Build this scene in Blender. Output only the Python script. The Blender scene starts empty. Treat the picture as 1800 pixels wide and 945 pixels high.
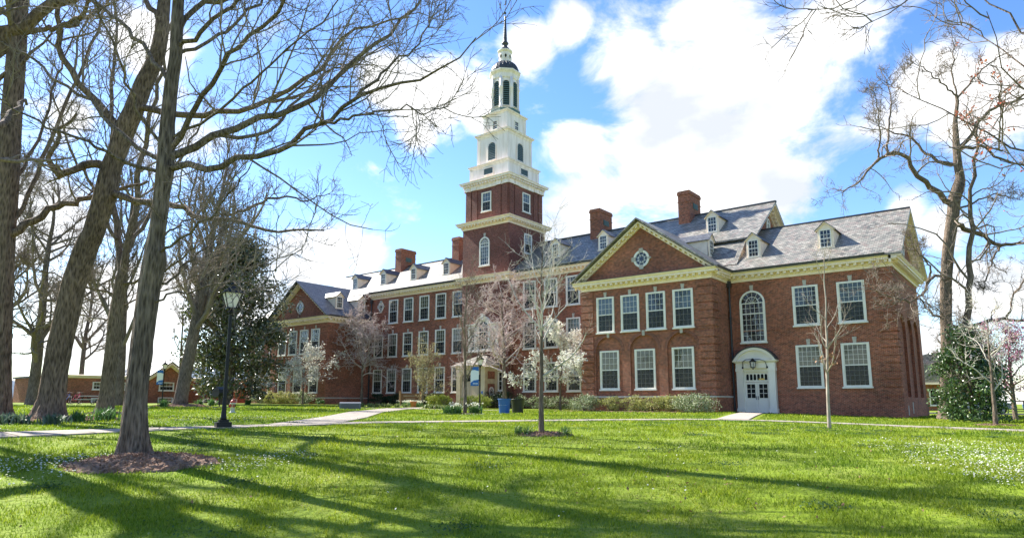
import bpy, bmesh, math, random
import numpy as np
from mathutils import Vector, Matrix

S = bpy.context.scene
COL = S.collection
R_ = math.radians
SUN_EL, SUN_AZ = 42.0, 3.0          # light travels along +X, turned 3 degrees towards +Y

# ------------------------------------------------------------------ camera, sky, sun, exposure
cam_d = bpy.data.cameras.new('camera'); cam = bpy.data.objects.new('camera', cam_d); COL.objects.link(cam)
cr, cu, cf = Vector((0.783997, 0.620758, 0.002802)), Vector((0.096594, -0.126451, 0.987259)), Vector((-0.613203, 0.773737, 0.159099))
cam.matrix_world = Matrix(((cr.x, cu.x, -cf.x, 0), (cr.y, cu.y, -cf.y, 0), (cr.z, cu.z, -cf.z, 1.6), (0, 0, 0, 1)))
cam_d.lens = 23.57; cam_d.sensor_width = 36; cam_d.sensor_fit = 'HORIZONTAL'; cam_d.shift_y = 0.0248
cam_d.clip_start = 0.1; cam_d.clip_end = 20000
S.camera = cam
S.view_settings.view_transform = 'Standard'; S.view_settings.look = 'None'; S.view_settings.gamma = 1.0
S.view_settings.use_curve_mapping = False
S.view_settings.exposure = 1.46
S.cycles.max_bounces = 6; S.cycles.diffuse_bounces = 3; S.cycles.transparent_max_bounces = 12
S.cycles.use_denoising = True

BLOBS=[[-0.308,0.817,0.488,0.107],[-0.257,0.86,0.44,0.103],[-0.362,0.839,0.406,0.09],[-0.41,0.784,0.467,0.069],[-0.191,0.86,0.473,0.065],[-0.319,0.887,0.335,0.102],[-0.422,0.848,0.322,0.079],[-0.491,0.82,0.294,0.09],[-0.262,0.92,0.291,0.057],[-0.47,0.718,0.513,0.035],[-0.518,0.697,0.496,0.036],[-0.507,0.785,0.357,0.049],[-0.68,0.587,0.439,0.04],[-0.648,0.634,0.421,0.061],[-0.672,0.636,0.381,0.033],[-0.606,0.678,0.417,0.037],[-0.784,0.58,0.223,0.06],[-0.818,0.538,0.204,0.063],[-0.761,0.614,0.209,0.041],[-0.941,0.257,0.22,0.064],[-0.9,0.268,0.344,0.036],[-0.836,0.317,0.448,0.045],[-0.93,0.352,0.104,0.099],[-0.069,0.922,0.382,0.043],[-0.03,0.937,0.348,0.049],[0.009,0.925,0.381,0.041],[-0.122,0.962,0.244,0.031],[-0.088,0.972,0.218,0.032],[-0.056,0.99,0.13,0.044],[-0.016,0.99,0.14,0.042],[-0.108,0.991,0.077,0.036],[-0.865,0.485,0.129,0.075],[-0.274,0.747,0.606,0.133],[-0.671,0.449,0.59,0.064]]


def build_world():
    w = bpy.data.worlds.new('World'); S.world = w; w.use_nodes = True
    nt = w.node_tree; N = nt.nodes; L = nt.links
    for n in list(N): N.remove(n)
    out = N.new('ShaderNodeOutputWorld'); bg = N.new('ShaderNodeBackground'); L.new(bg.outputs[0], out.inputs[0])
    bg.inputs[1].default_value = 0.112
    sky = N.new('ShaderNodeTexSky'); sky.sky_type = 'NISHITA'; sky.sun_disc = False
    sky.sun_elevation = R_(SUN_EL); sky.sun_rotation = R_(270 - SUN_AZ)
    sky.air_density = 1.0; sky.dust_density = 0.25; sky.ozone_density = 1.6; sky.altitude = 300
    tc = N.new('ShaderNodeTexCoord')
    nrm = N.new('ShaderNodeVectorMath'); nrm.operation = 'NORMALIZE'; L.new(tc.outputs['Generated'], nrm.inputs[0])
    acc = None
    for x, y, z, r in BLOBS:
        d = N.new('ShaderNodeVectorMath'); d.operation = 'DISTANCE'; L.new(nrm.outputs[0], d.inputs[0]); d.inputs[1].default_value = (x, y, z)
        m = N.new('ShaderNodeMapRange'); L.new(d.outputs['Value'], m.inputs[0])
        m.inputs[1].default_value = r * 0.3; m.inputs[2].default_value = r * 1.5; m.inputs[3].default_value = 1; m.inputs[4].default_value = 0
        if acc is None: acc = m.outputs[0]
        else:
            a = N.new('ShaderNodeMath'); a.operation = 'MAXIMUM'; L.new(acc, a.inputs[0]); L.new(m.outputs[0], a.inputs[1]); acc = a.outputs[0]
    n1 = N.new('ShaderNodeTexNoise'); n1.inputs['Scale'].default_value = 7.0; n1.inputs['Detail'].default_value = 9; n1.inputs['Roughness'].default_value = 0.6
    n1.inputs['Distortion'].default_value = 0.35
    mp = N.new('ShaderNodeMapping'); mp.inputs['Scale'].default_value = (1, 1, 1.7); L.new(nrm.outputs[0], mp.inputs[0]); L.new(mp.outputs[0], n1.inputs['Vector'])
    nb = N.new('ShaderNodeTexNoise'); nb.inputs['Scale'].default_value = 2.3; nb.inputs['Detail'].default_value = 3; L.new(mp.outputs[0], nb.inputs['Vector'])
    # general cover outside of the placed clouds
    g = N.new('ShaderNodeMapRange'); L.new(nb.outputs['Fac'], g.inputs[0]); g.inputs[1].default_value = 0.53; g.inputs[2].default_value = 0.7; g.inputs[3].default_value = 0; g.inputs[4].default_value = 0.5
    sep = N.new('ShaderNodeSeparateXYZ'); L.new(nrm.outputs[0], sep.inputs[0]); hz = N.new('ShaderNodeMapRange'); L.new(sep.outputs['Z'], hz.inputs[0]); hz.inputs[1].default_value = 0.0; hz.inputs[2].default_value = 0.16; hz.inputs[3].default_value = .56; hz.inputs[4].default_value = 0
    gm = N.new('ShaderNodeMath'); gm.operation = 'MAXIMUM'; L.new(g.outputs[0], gm.inputs[0]); L.new(hz.outputs[0], gm.inputs[1]); g = gm
    mx = N.new('ShaderNodeMath'); mx.operation = 'MAXIMUM'; L.new(acc, mx.inputs[0]); L.new(g.outputs[0], mx.inputs[1])
    s1 = N.new('ShaderNodeMath'); s1.operation = 'MULTIPLY_ADD'; L.new(n1.outputs['Fac'], s1.inputs[0]); s1.inputs[1].default_value = 2.7; s1.inputs[2].default_value = -1.45
    s2 = N.new('ShaderNodeMath'); s2.operation = 'ADD'; L.new(s1.outputs[0], s2.inputs[0]); L.new(mx.outputs[0], s2.inputs[1])
    al = N.new('ShaderNodeMapRange'); al.interpolation_type = 'SMOOTHSTEP'; L.new(s2.outputs[0], al.inputs[0]); al.inputs[1].default_value = 0.06; al.inputs[2].default_value = 0.72
    al.inputs[4].default_value = 0.97
    n2 = N.new('ShaderNodeTexNoise'); n2.inputs['Scale'].default_value = 5.0; n2.inputs['Detail'].default_value = 6; L.new(mp.outputs[0], n2.inputs['Vector'])
    cm = N.new('ShaderNodeMapRange'); L.new(n2.outputs['Fac'], cm.inputs[0]); cm.inputs[1].default_value = 0.36; cm.inputs[2].default_value = 0.56
    cc = N.new('ShaderNodeMixRGB'); L.new(cm.outputs[0], cc.inputs[0]); cc.inputs[1].default_value = (2.9, 3.05, 3.25, 1); cc.inputs[2].default_value = (4.9, 4.85, 4.8, 1)
    hs = N.new('ShaderNodeHueSaturation'); hs.inputs['Saturation'].default_value = 1.24; hs.inputs['Value'].default_value = 0.97; hs.inputs['Hue'].default_value = 0.508; L.new(sky.outputs[0], hs.inputs['Color'])
    mix = N.new('ShaderNodeMixRGB'); L.new(al.outputs[0], mix.inputs[0]); L.new(hs.outputs[0], mix.inputs[1]); L.new(cc.outputs[0], mix.inputs[2])
    L.new(mix.outputs[0], bg.inputs[0])
build_world()

sd = bpy.data.lights.new('sun', 'SUN'); sun = bpy.data.objects.new('sun', sd); COL.objects.link(sun)
sd.energy = 5.0; sd.angle = R_(0.53); sd.color = (1.0, 0.95, 0.86)
ce = math.cos(R_(SUN_EL))
sun_dir = Vector((ce * math.cos(R_(SUN_AZ)), ce * math.sin(R_(SUN_AZ)), -math.sin(R_(SUN_EL))))
sun.rotation_euler = sun_dir.to_track_quat('-Z', 'Y').to_euler(); sun.location = (-60, 0, 60)

# ------------------------------------------------------------------ terrain height
BB = [-40, 8, 21, 41, 53, 80]; RR = [0, 7, 13, 20, 30, 45, 55, 65, 75, 100, 200]
TZ = [[0, 0, .35, .55, .6, .62, .65, .65, .65, .65, .65], [0, 0, .42, .68, .72, .75, .75, .75, .75, .75, .75],
      [0, 0, .46, .76, .85, .99, 1.05, 1.05, 1.05, 1.05, 1.05], [0, 0, .5, .83, .88, .92, .98, 1.2, 1.25, 1.3, 1.3],
      [0, 0, .5, .84, .92, 1.05, 1.17, 1.28, 1.38, 1.42, 1.45], [0, 0, .52, .86, 1.0, 1.15, 1.25, 1.35, 1.4, 1.45, 1.5]]
TZ = np.array(TZ)
def gzv(x, y):
    x = np.asarray(x, float); y = np.asarray(y, float)
    r = np.hypot(x, y); th = np.degrees(np.arctan2(-x, y))
    cols = np.stack([np.interp(r, RR, TZ[i]) for i in range(6)], -1)
    b = np.clip(th, -40, 80); i = np.clip(np.searchsorted(BB, b) - 1, 0, 4)
    B = np.array(BB, float); t = (b - B[i]) / (B[i + 1] - B[i])
    z = np.take_along_axis(cols, i[..., None], -1)[..., 0] * (1 - t) + np.take_along_axis(cols, (i + 1)[..., None], -1)[..., 0] * t
    return z * np.interp(np.abs(th), [110, 175], [1, 0])
def gz(x, y): return float(gzv(np.array([x]), np.array([y]))[0])

# ------------------------------------------------------------------ materials
MATS = {}
def new_mat(name):
    m = bpy.data.materials.new(name); m.use_nodes = True; MATS[name] = m
    nt = m.node_tree; p = nt.nodes['Principled BSDF']
    return m, nt, nt.nodes, nt.links, p
def col4(c): return (c[0], c[1], c[2], 1)
def plain(name, c, rough=0.6, spec=0.5, metal=0.0, noise=None, bump=0.0, nscale=8.0, stretch=None):
    m, nt, N, L, p = new_mat(name)
    p.inputs['Base Color'].default_value = col4(c); p.inputs['Roughness'].default_value = rough
    p.inputs['Specular IOR Level'].default_value = spec; p.inputs['Metallic'].default_value = metal
    if noise:
        tc = N.new('ShaderNodeTexCoord'); n = N.new('ShaderNodeTexNoise'); n.inputs['Scale'].default_value = nscale; n.inputs['Detail'].default_value = 6
        if stretch:
            mp = N.new('ShaderNodeMapping'); mp.inputs['Scale'].default_value = stretch; L.new(tc.outputs['Object'], mp.inputs[0]); L.new(mp.outputs[0], n.inputs['Vector'])
        else: L.new(tc.outputs['Object'], n.inputs['Vector'])
        mx = N.new('ShaderNodeMixRGB'); mr = N.new('ShaderNodeMapRange'); L.new(n.outputs['Fac'], mr.inputs[0]); mr.inputs[1].default_value = .35; mr.inputs[2].default_value = .65
        L.new(mr.outputs[0], mx.inputs[0]); mx.inputs[1].default_value = col4(c); mx.inputs[2].default_value = col4(noise)
        L.new(mx.outputs[0], p.inputs['Base Color'])
        if bump:
            b = N.new('ShaderNodeBump'); b.inputs['Strength'].default_value = bump; b.inputs['Distance'].default_value = 0.05
            L.new(n.outputs['Fac'], b.inputs['Height']); L.new(b.outputs[0], p.inputs['Normal'])
    return m
def mixed(name, c, fac, sh):
    m, nt, N, L, p = new_mat(name); p.inputs['Base Color'].default_value = col4(c); p.inputs['Roughness'].default_value = .7; p.inputs['Specular IOR Level'].default_value = .2
    t = N.new(sh); t.inputs[0].default_value = (1, 1, 1, 1) if 'Transparent' in sh else col4(c); mx = N.new('ShaderNodeMixShader'); mx.inputs[0].default_value = fac; L.new(p.outputs[0], mx.inputs[1]); L.new(t.outputs[0], mx.inputs[2]); L.new(mx.outputs[0], N['Material Output'].inputs[0]); return m
def brick(name, c1, c2, mortar):
    m, nt, N, L, p = new_mat(name)
    uv = N.new('ShaderNodeUVMap'); bt = N.new('ShaderNodeTexBrick'); L.new(uv.outputs[0], bt.inputs['Vector'])
    bt.inputs['Color1'].default_value = col4(c1); bt.inputs['Color2'].default_value = col4(c2); bt.inputs['Mortar'].default_value = col4(mortar)
    bt.inputs['Scale'].default_value = 1; bt.inputs['Mortar Size'].default_value = 0.008; bt.inputs['Brick Width'].default_value = 0.215
    bt.inputs['Row Height'].default_value = 0.075; bt.inputs['Mortar Smooth'].default_value = .2; bt.inputs['Bias'].default_value = -0.1
    n = N.new('ShaderNodeTexNoise'); n.inputs['Scale'].default_value = 0.35; n.inputs['Detail'].default_value = 8; L.new(uv.outputs[0], n.inputs['Vector'])
    mr = N.new('ShaderNodeMapRange'); L.new(n.outputs['Fac'], mr.inputs[0]); mr.inputs[1].default_value = .3; mr.inputs[2].default_value = .7; mr.inputs[3].default_value = .72; mr.inputs[4].default_value = 1.22
    n2 = N.new('ShaderNodeTexNoise'); n2.inputs['Scale'].default_value = 5.5; n2.inputs['Detail'].default_value = 3; L.new(uv.outputs[0], n2.inputs['Vector'])
    mr2 = N.new('ShaderNodeMapRange'); L.new(n2.outputs['Fac'], mr2.inputs[0]); mr2.inputs[1].default_value = .3; mr2.inputs[2].default_value = .7; mr2.inputs[3].default_value = .72; mr2.inputs[4].default_value = 1.28
    mu = N.new('ShaderNodeMath'); mu.operation = 'MULTIPLY'; L.new(mr.outputs[0], mu.inputs[0]); L.new(mr2.outputs[0], mu.inputs[1])
    vm = N.new('ShaderNodeVectorMath'); vm.operation = 'SCALE'; L.new(bt.outputs['Color'], vm.inputs[0]); L.new(mu.outputs[0], vm.inputs['Scale'])
    L.new(vm.outputs[0], p.inputs['Base Color']); p.inputs['Roughness'].default_value = .85; p.inputs['Specular IOR Level'].default_value = .25
    b = N.new('ShaderNodeBump'); b.inputs['Strength'].default_value = .5; b.inputs['Distance'].default_value = .01; b.invert = True
    L.new(bt.outputs['Fac'], b.inputs['Height']); L.new(b.outputs[0], p.inputs['Normal'])
    return m
def slate(name, cols, w=.28, h=.19, rough=.46, spec=.36):
    m, nt, N, L, p = new_mat(name)
    uv = N.new('ShaderNodeUVMap'); bt = N.new('ShaderNodeTexBrick'); L.new(uv.outputs[0], bt.inputs['Vector'])
    bt.inputs['Color1'].default_value = (0, 0, 0, 1); bt.inputs['Color2'].default_value = (1, 1, 1, 1); bt.inputs['Mortar'].default_value = (.5, .5, .5, 1)
    bt.inputs['Scale'].default_value = 1; bt.inputs['Mortar Size'].default_value = .012; bt.inputs['Brick Width'].default_value = w; bt.inputs['Row Height'].default_value = h
    n = N.new('ShaderNodeTexNoise'); n.inputs['Scale'].default_value = .9; n.inputs['Detail'].default_value = 5
    L.new(uv.outputs[0], n.inputs['Vector'])
    ad = N.new('ShaderNodeMath'); ad.operation = 'MULTIPLY_ADD'; L.new(n.outputs['Fac'], ad.inputs[0]); ad.inputs[1].default_value = .55; ad.inputs[2].default_value = -.27
    a2 = N.new('ShaderNodeMath'); a2.operation = 'ADD'; L.new(ad.outputs[0], a2.inputs[0]); L.new(bt.outputs['Color'], a2.inputs[1])
    rp = N.new('ShaderNodeValToRGB'); L.new(a2.outputs[0], rp.inputs[0])
    e = rp.color_ramp.elements; e[0].position = 0; e[0].color = col4(cols[0]); e[1].position = 1; e[1].color = col4(cols[-1])
    for i, c in enumerate(cols[1:-1]):
        q = e.new((i + 1) / (len(cols) - 1)); q.color = col4(c)
    mx = N.new('ShaderNodeMixRGB'); mx.blend_type = 'MULTIPLY'; L.new(bt.outputs['Fac'], mx.inputs[0]); L.new(rp.outputs[0], mx.inputs[1]); mx.inputs[2].default_value = (.22, .22, .23, 1)
    L.new(mx.outputs[0], p.inputs['Base Color'])
    p.inputs['Roughness'].default_value = rough; p.inputs['Specular IOR Level'].default_value = spec
    b = N.new('ShaderNodeBump'); b.inputs['Strength'].default_value = .45; b.inputs['Distance'].default_value = .02
    L.new(a2.outputs[0], b.inputs['Height']); L.new(b.outputs[0], p.inputs['Normal'])
    return m
def bark(name, c1, c2, sc=(9, 9, 1.6), bump=.9, moss=None):
    m, nt, N, L, p = new_mat(name)
    tc = N.new('ShaderNodeTexCoord'); mp = N.new('ShaderNodeMapping'); mp.inputs['Scale'].default_value = sc; L.new(tc.outputs['Object'], mp.inputs[0])
    n = N.new('ShaderNodeTexNoise'); n.inputs['Scale'].default_value = 1.6; n.inputs['Detail'].default_value = 8; n.inputs['Roughness'].default_value = .65; L.new(mp.outputs[0], n.inputs['Vector'])
    v = N.new('ShaderNodeTexVoronoi'); v.inputs['Scale'].default_value = 2.2; L.new(mp.outputs[0], v.inputs['Vector'])
    ad = N.new('ShaderNodeMath'); ad.operation = 'MULTIPLY_ADD'; L.new(v.outputs['Distance'], ad.inputs[0]); ad.inputs[1].default_value = .6; L.new(n.outputs['Fac'], ad.inputs[2])
    mr = N.new('ShaderNodeMapRange'); L.new(ad.outputs[0], mr.inputs[0]); mr.inputs[1].default_value = .5; mr.inputs[2].default_value = 1.05
    mx = N.new('ShaderNodeMixRGB'); L.new(mr.outputs[0], mx.inputs[0]); mx.inputs[1].default_value = col4(c1); mx.inputs[2].default_value = col4(c2)
    n3 = N.new('ShaderNodeTexNoise'); n3.inputs['Scale'].default_value = .7; n3.inputs['Detail'].default_value = 4; L.new(tc.outputs['Object'], n3.inputs['Vector'])
    m3 = N.new('ShaderNodeMapRange'); L.new(n3.outputs['Fac'], m3.inputs[0]); m3.inputs[1].default_value = .35; m3.inputs[2].default_value = .7; m3.inputs[3].default_value = .75; m3.inputs[4].default_value = 1.25
    vm = N.new('ShaderNodeVectorMath'); vm.operation = 'SCALE'; L.new(mx.outputs[0], vm.inputs[0]); L.new(m3.outputs[0], vm.inputs['Scale'])
    L.new(vm.outputs[0], p.inputs['Base Color']); p.inputs['Roughness'].default_value = .9; p.inputs['Specular IOR Level'].default_value = .2
    b = N.new('ShaderNodeBump'); b.inputs['Strength'].default_value = bump; b.inputs['Distance'].default_value = .06
    L.new(ad.outputs[0], b.inputs['Height']); L.new(b.outputs[0], p.inputs['Normal'])
    return m
def leafmat(name, cols, rough=.5, spec=.4, trans=.35):
    m, nt, N, L, p = new_mat(name)
    g = N.new('ShaderNodeNewGeometry'); rp = N.new('ShaderNodeValToRGB'); L.new(g.outputs['Random Per Island'], rp.inputs[0])
    e = rp.color_ramp.elements; e[0].color = col4(cols[0]); e[1].color = col4(cols[-1])
    for i, c in enumerate(cols[1:-1]):
        q = e.new((i + 1) / (len(cols) - 1)); q.color = col4(c)
    L.new(rp.outputs[0], p.inputs['Base Color']); p.inputs['Roughness'].default_value = rough; p.inputs['Specular IOR Level'].default_value = spec
    if trans:
        t = N.new('ShaderNodeBsdfTranslucent'); L.new(rp.outputs[0], t.inputs[0])
        mx = N.new('ShaderNodeMixShader'); mx.inputs[0].default_value = trans; L.new(p.outputs[0], mx.inputs[1]); L.new(t.outputs[0], mx.inputs[2])
        L.new(mx.outputs[0], N['Material Output'].inputs[0])
    return m

M_BRICK = brick('red_brick', (.345, .094, .048), (.135, .040, .026), (.38, .265, .19))
M_BRICKD = brick('dark_red_brick', (.20, .055, .040), (.115, .036, .03), (.24, .17, .14))
M_ARCHB = brick('arch_brick', (.24, .066, .038), (.14, .04, .028), (.3, .22, .17))
M_CREAM = plain('cream_paint', (.90, .745, .585), .55, .4, noise=(.80, .65, .50), nscale=3)
M_WHITE = plain('white_paint', (.83, .78, .70), .5, .4, noise=(.76, .71, .63), nscale=1.5)
M_TWHITE = plain('steeple_white_paint', (.91, .80, .74), .55, .35, noise=(.74, .635, .56), nscale=1.4, stretch=(2.2, 2.2, .35))
M_STONE = plain('limestone', (.52, .47, .40), .8, .3, noise=(.40, .36, .31), nscale=4)
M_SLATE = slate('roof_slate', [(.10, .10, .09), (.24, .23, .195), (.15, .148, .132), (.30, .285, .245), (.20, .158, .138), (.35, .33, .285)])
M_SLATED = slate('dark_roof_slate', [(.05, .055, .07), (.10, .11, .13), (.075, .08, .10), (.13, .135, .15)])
M_LEAD = plain('dark_gutter_metal', (.035, .035, .04), .5, .5)
M_DOME = plain('dome_metal', (.030, .032, .037), .45, .5, noise=(.05, .05, .055), nscale=3)
M_COPPER = plain('green_copper', (.11, .19, .17), .6, .4, noise=(.07, .12, .11), nscale=4)
M_LOUVER = plain('louver_paint', (.10, .15, .17), .5, .4)
M_LOUVERG = plain('louver_green', (.055, .10, .10), .5, .4)
M_DARK = plain('dark_interior', (.014, .014, .015), .8, .2)
M_BLIND = plain('window_blind', (.25, .235, .175), .8, .2, noise=(.20, .19, .14), nscale=2)
M_BLINDB = plain('pale_blue_blind', (.17, .21, .235), .8, .2, noise=(.13, .165, .19), nscale=2)
M_CURTAIN = plain('grey_curtain', (.055, .056, .052), .8, .2, noise=(.035, .036, .034), nscale=3)
def glass():
    m, nt, N, L, p = new_mat('window_glass')
    N.remove(p)
    gl = N.new('ShaderNodeBsdfGlossy'); gl.inputs['Roughness'].default_value = .015; gl.inputs[0].default_value = (.95, .97, 1, 1)
    tr = N.new('ShaderNodeBsdfTransparent'); tr.inputs[0].default_value = (.86, .89, .88, 1)
    fr = N.new('ShaderNodeFresnel'); fr.inputs[0].default_value = 1.65
    tc = N.new('ShaderNodeTexCoord'); n = N.new('ShaderNodeTexNoise'); n.inputs['Scale'].default_value = 2.5; L.new(tc.outputs['Object'], n.inputs['Vector'])
    b = N.new('ShaderNodeBump'); b.inputs['Strength'].default_value = .25; b.inputs['Distance'].default_value = .02; L.new(n.outputs['Fac'], b.inputs['Height'])
    L.new(b.outputs[0], gl.inputs['Normal'])
    mx = N.new('ShaderNodeMixShader'); L.new(fr.outputs[0], mx.inputs[0]); L.new(tr.outputs[0], mx.inputs[1]); L.new(gl.outputs[0], mx.inputs[2])
    L.new(mx.outputs[0], N['Material Output'].inputs[0])
    return m
M_GLASS = glass()
M_BARK = bark('grey_bark', (.058, .042, .031), (.275, .21, .158), sc=(13, 13, 1.7), bump=1.0)
M_BARKB = bark('brown_ridged_bark', (.054, .037, .027), (.26, .185, .135), sc=(9, 9, 1.7), bump=1.0)
M_TWIG = bark('grey_twigs', (.13, .10, .08), (.28, .225, .18), bump=.1)
M_TWIGP = bark('pinkish_twigs', (.42, .33, .30), (.62, .51, .47), bump=.1)
M_TWIGL = bark('pale_twigs', (.40, .36, .31), (.62, .57, .50), bump=.1)
M_TWIGY = bark('budding_twigs', (.22, .19, .12), (.36, .32, .20), bump=.1)
M_BLACK = plain('black_metal', (.010, .010, .012), .45, .28)
M_SCREEN = mixed('insect_screen', (.05, .052, .05), .42, 'ShaderNodeBsdfTransparent')
M_LAMPG = mixed('lamp_frosted_glass', (.95, .92, .88), .5, 'ShaderNodeBsdfTranslucent')
M_MULCH = plain('bark_mulch', (.16, .10, .068), .95, .1, noise=(.32, .21, .15), bump=1.0, nscale=14)
M_CONC = plain('path_concrete', (.37, .32, .27), .9, .2, noise=(.25, .22, .185), nscale=2.2)
M_PAVER = brick('brick_paving', (.38, .27, .21), (.30, .20, .16), (.40, .34, .29))
M_TWIGM = bark('pale_brown_twigs', (.24, .20, .16), (.42, .36, .30), bump=.1)

def ground_mat():
    m, nt, N, L, p = new_mat('lawn_ground')
    tc = N.new('ShaderNodeTexCoord')
    n = N.new('ShaderNodeTexNoise'); n.inputs['Scale'].default_value = .45; n.inputs['Detail'].default_value = 10; n.inputs['Roughness'].default_value = .7; L.new(tc.outputs['Object'], n.inputs['Vector'])
    n2 = N.new('ShaderNodeTexNoise'); n2.inputs['Scale'].default_value = 9; n2.inputs['Detail'].default_value = 8; L.new(tc.outputs['Object'], n2.inputs['Vector'])
    a = N.new('ShaderNodeMath'); a.operation = 'MULTIPLY_ADD'; L.new(n2.outputs['Fac'], a.inputs[0]); a.inputs[1].default_value = .5; L.new(n.outputs['Fac'], a.inputs[2])
    rp = N.new('ShaderNodeValToRGB'); L.new(a.outputs[0], rp.inputs[0])
    e = rp.color_ramp.elements; e[0].position = .5; e[0].color = (.085, .12, .010, 1); e[1].position = 1.0; e[1].color = (.22, .24, .05, 1)
    q = e.new(.72); q.color = (.155, .22, .013, 1)
    L.new(rp.outputs[0], p.inputs['Base Color']); p.inputs['Roughness'].default_value = .9; p.inputs['Specular IOR Level'].default_value = .15
    b = N.new('ShaderNodeBump'); b.inputs['Strength'].default_value = .8; b.inputs['Distance'].default_value = .08; L.new(n2.outputs['Fac'], b.inputs['Height']); L.new(b.outputs[0], p.inputs['Normal'])
    return m
M_GROUND = ground_mat()
def vary(m, lo, hi, scale):
    nt = m.node_tree; N = nt.nodes; L = nt.links; tc = N.new('ShaderNodeTexCoord'); n = N.new('ShaderNodeTexNoise'); n.inputs['Scale'].default_value = scale; n.inputs['Detail'].default_value = 6; n.inputs['Roughness'].default_value = .65; L.new(tc.outputs['Object'], n.inputs['Vector'])
    rp = N.new('ShaderNodeValToRGB'); L.new(n.outputs['Fac'], rp.inputs[0]); e = rp.color_ramp.elements; e[0].position = .34; e[0].color = col4(lo); e[1].position = .66; e[1].color = col4(hi)
    src = [x for x in N if x.type == 'VALTORGB' and x != rp][0]
    mx = N.new('ShaderNodeMixRGB'); mx.blend_type = 'MULTIPLY'; mx.inputs[0].default_value = 1
    for l in list(src.outputs[0].links): t = l.to_socket; L.remove(l); L.new(mx.outputs[0], t)
    L.new(src.outputs[0], mx.inputs[1]); L.new(rp.outputs[0], mx.inputs[2])
M_GRASS = leafmat('grass_blades', [(.09, .155, .006), (.15, .24, .008), (.225, .325, .014), (.31, .375, .04)], .55, .3, .45)
vary(M_GRASS, (.62, .74, .75), (1.35, 1.12, 1.1), .33)

# ------------------------------------------------------------------ object helpers
WL = {}
def thing(name, label, cat, loc, group=None, rz=0.0, kind=None):
    o = bpy.data.objects.new(name, None); COL.objects.link(o); o.location = loc; o.rotation_euler = (0, 0, rz)
    o.empty_display_size = .3
    o['label'] = label; o['category'] = cat
    if group: o['group'] = group
    if kind: o['kind'] = kind
    WL[o.name] = Vector(loc)
    return o
def tag(o, label=None, cat=None, group=None, kind=None):
    if label: o['label'] = label
    if cat: o['category'] = cat
    if group: o['group'] = group
    if kind: o['kind'] = kind
    return o
def link(name, mesh, parent=None, loc=(0, 0, 0), rz=0.0):
    o = bpy.data.objects.new(name, mesh); COL.objects.link(o); o.location = loc; o.rotation_euler = (0, 0, rz)
    if parent is not None: o.parent = parent
    return o
def copy_tree(o, parent=None, **kw):
    c = o.copy(); COL.objects.link(c)
    if parent is not None: c.parent = parent
    for ch in o.children: copy_tree(ch, c)
    return c

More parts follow.
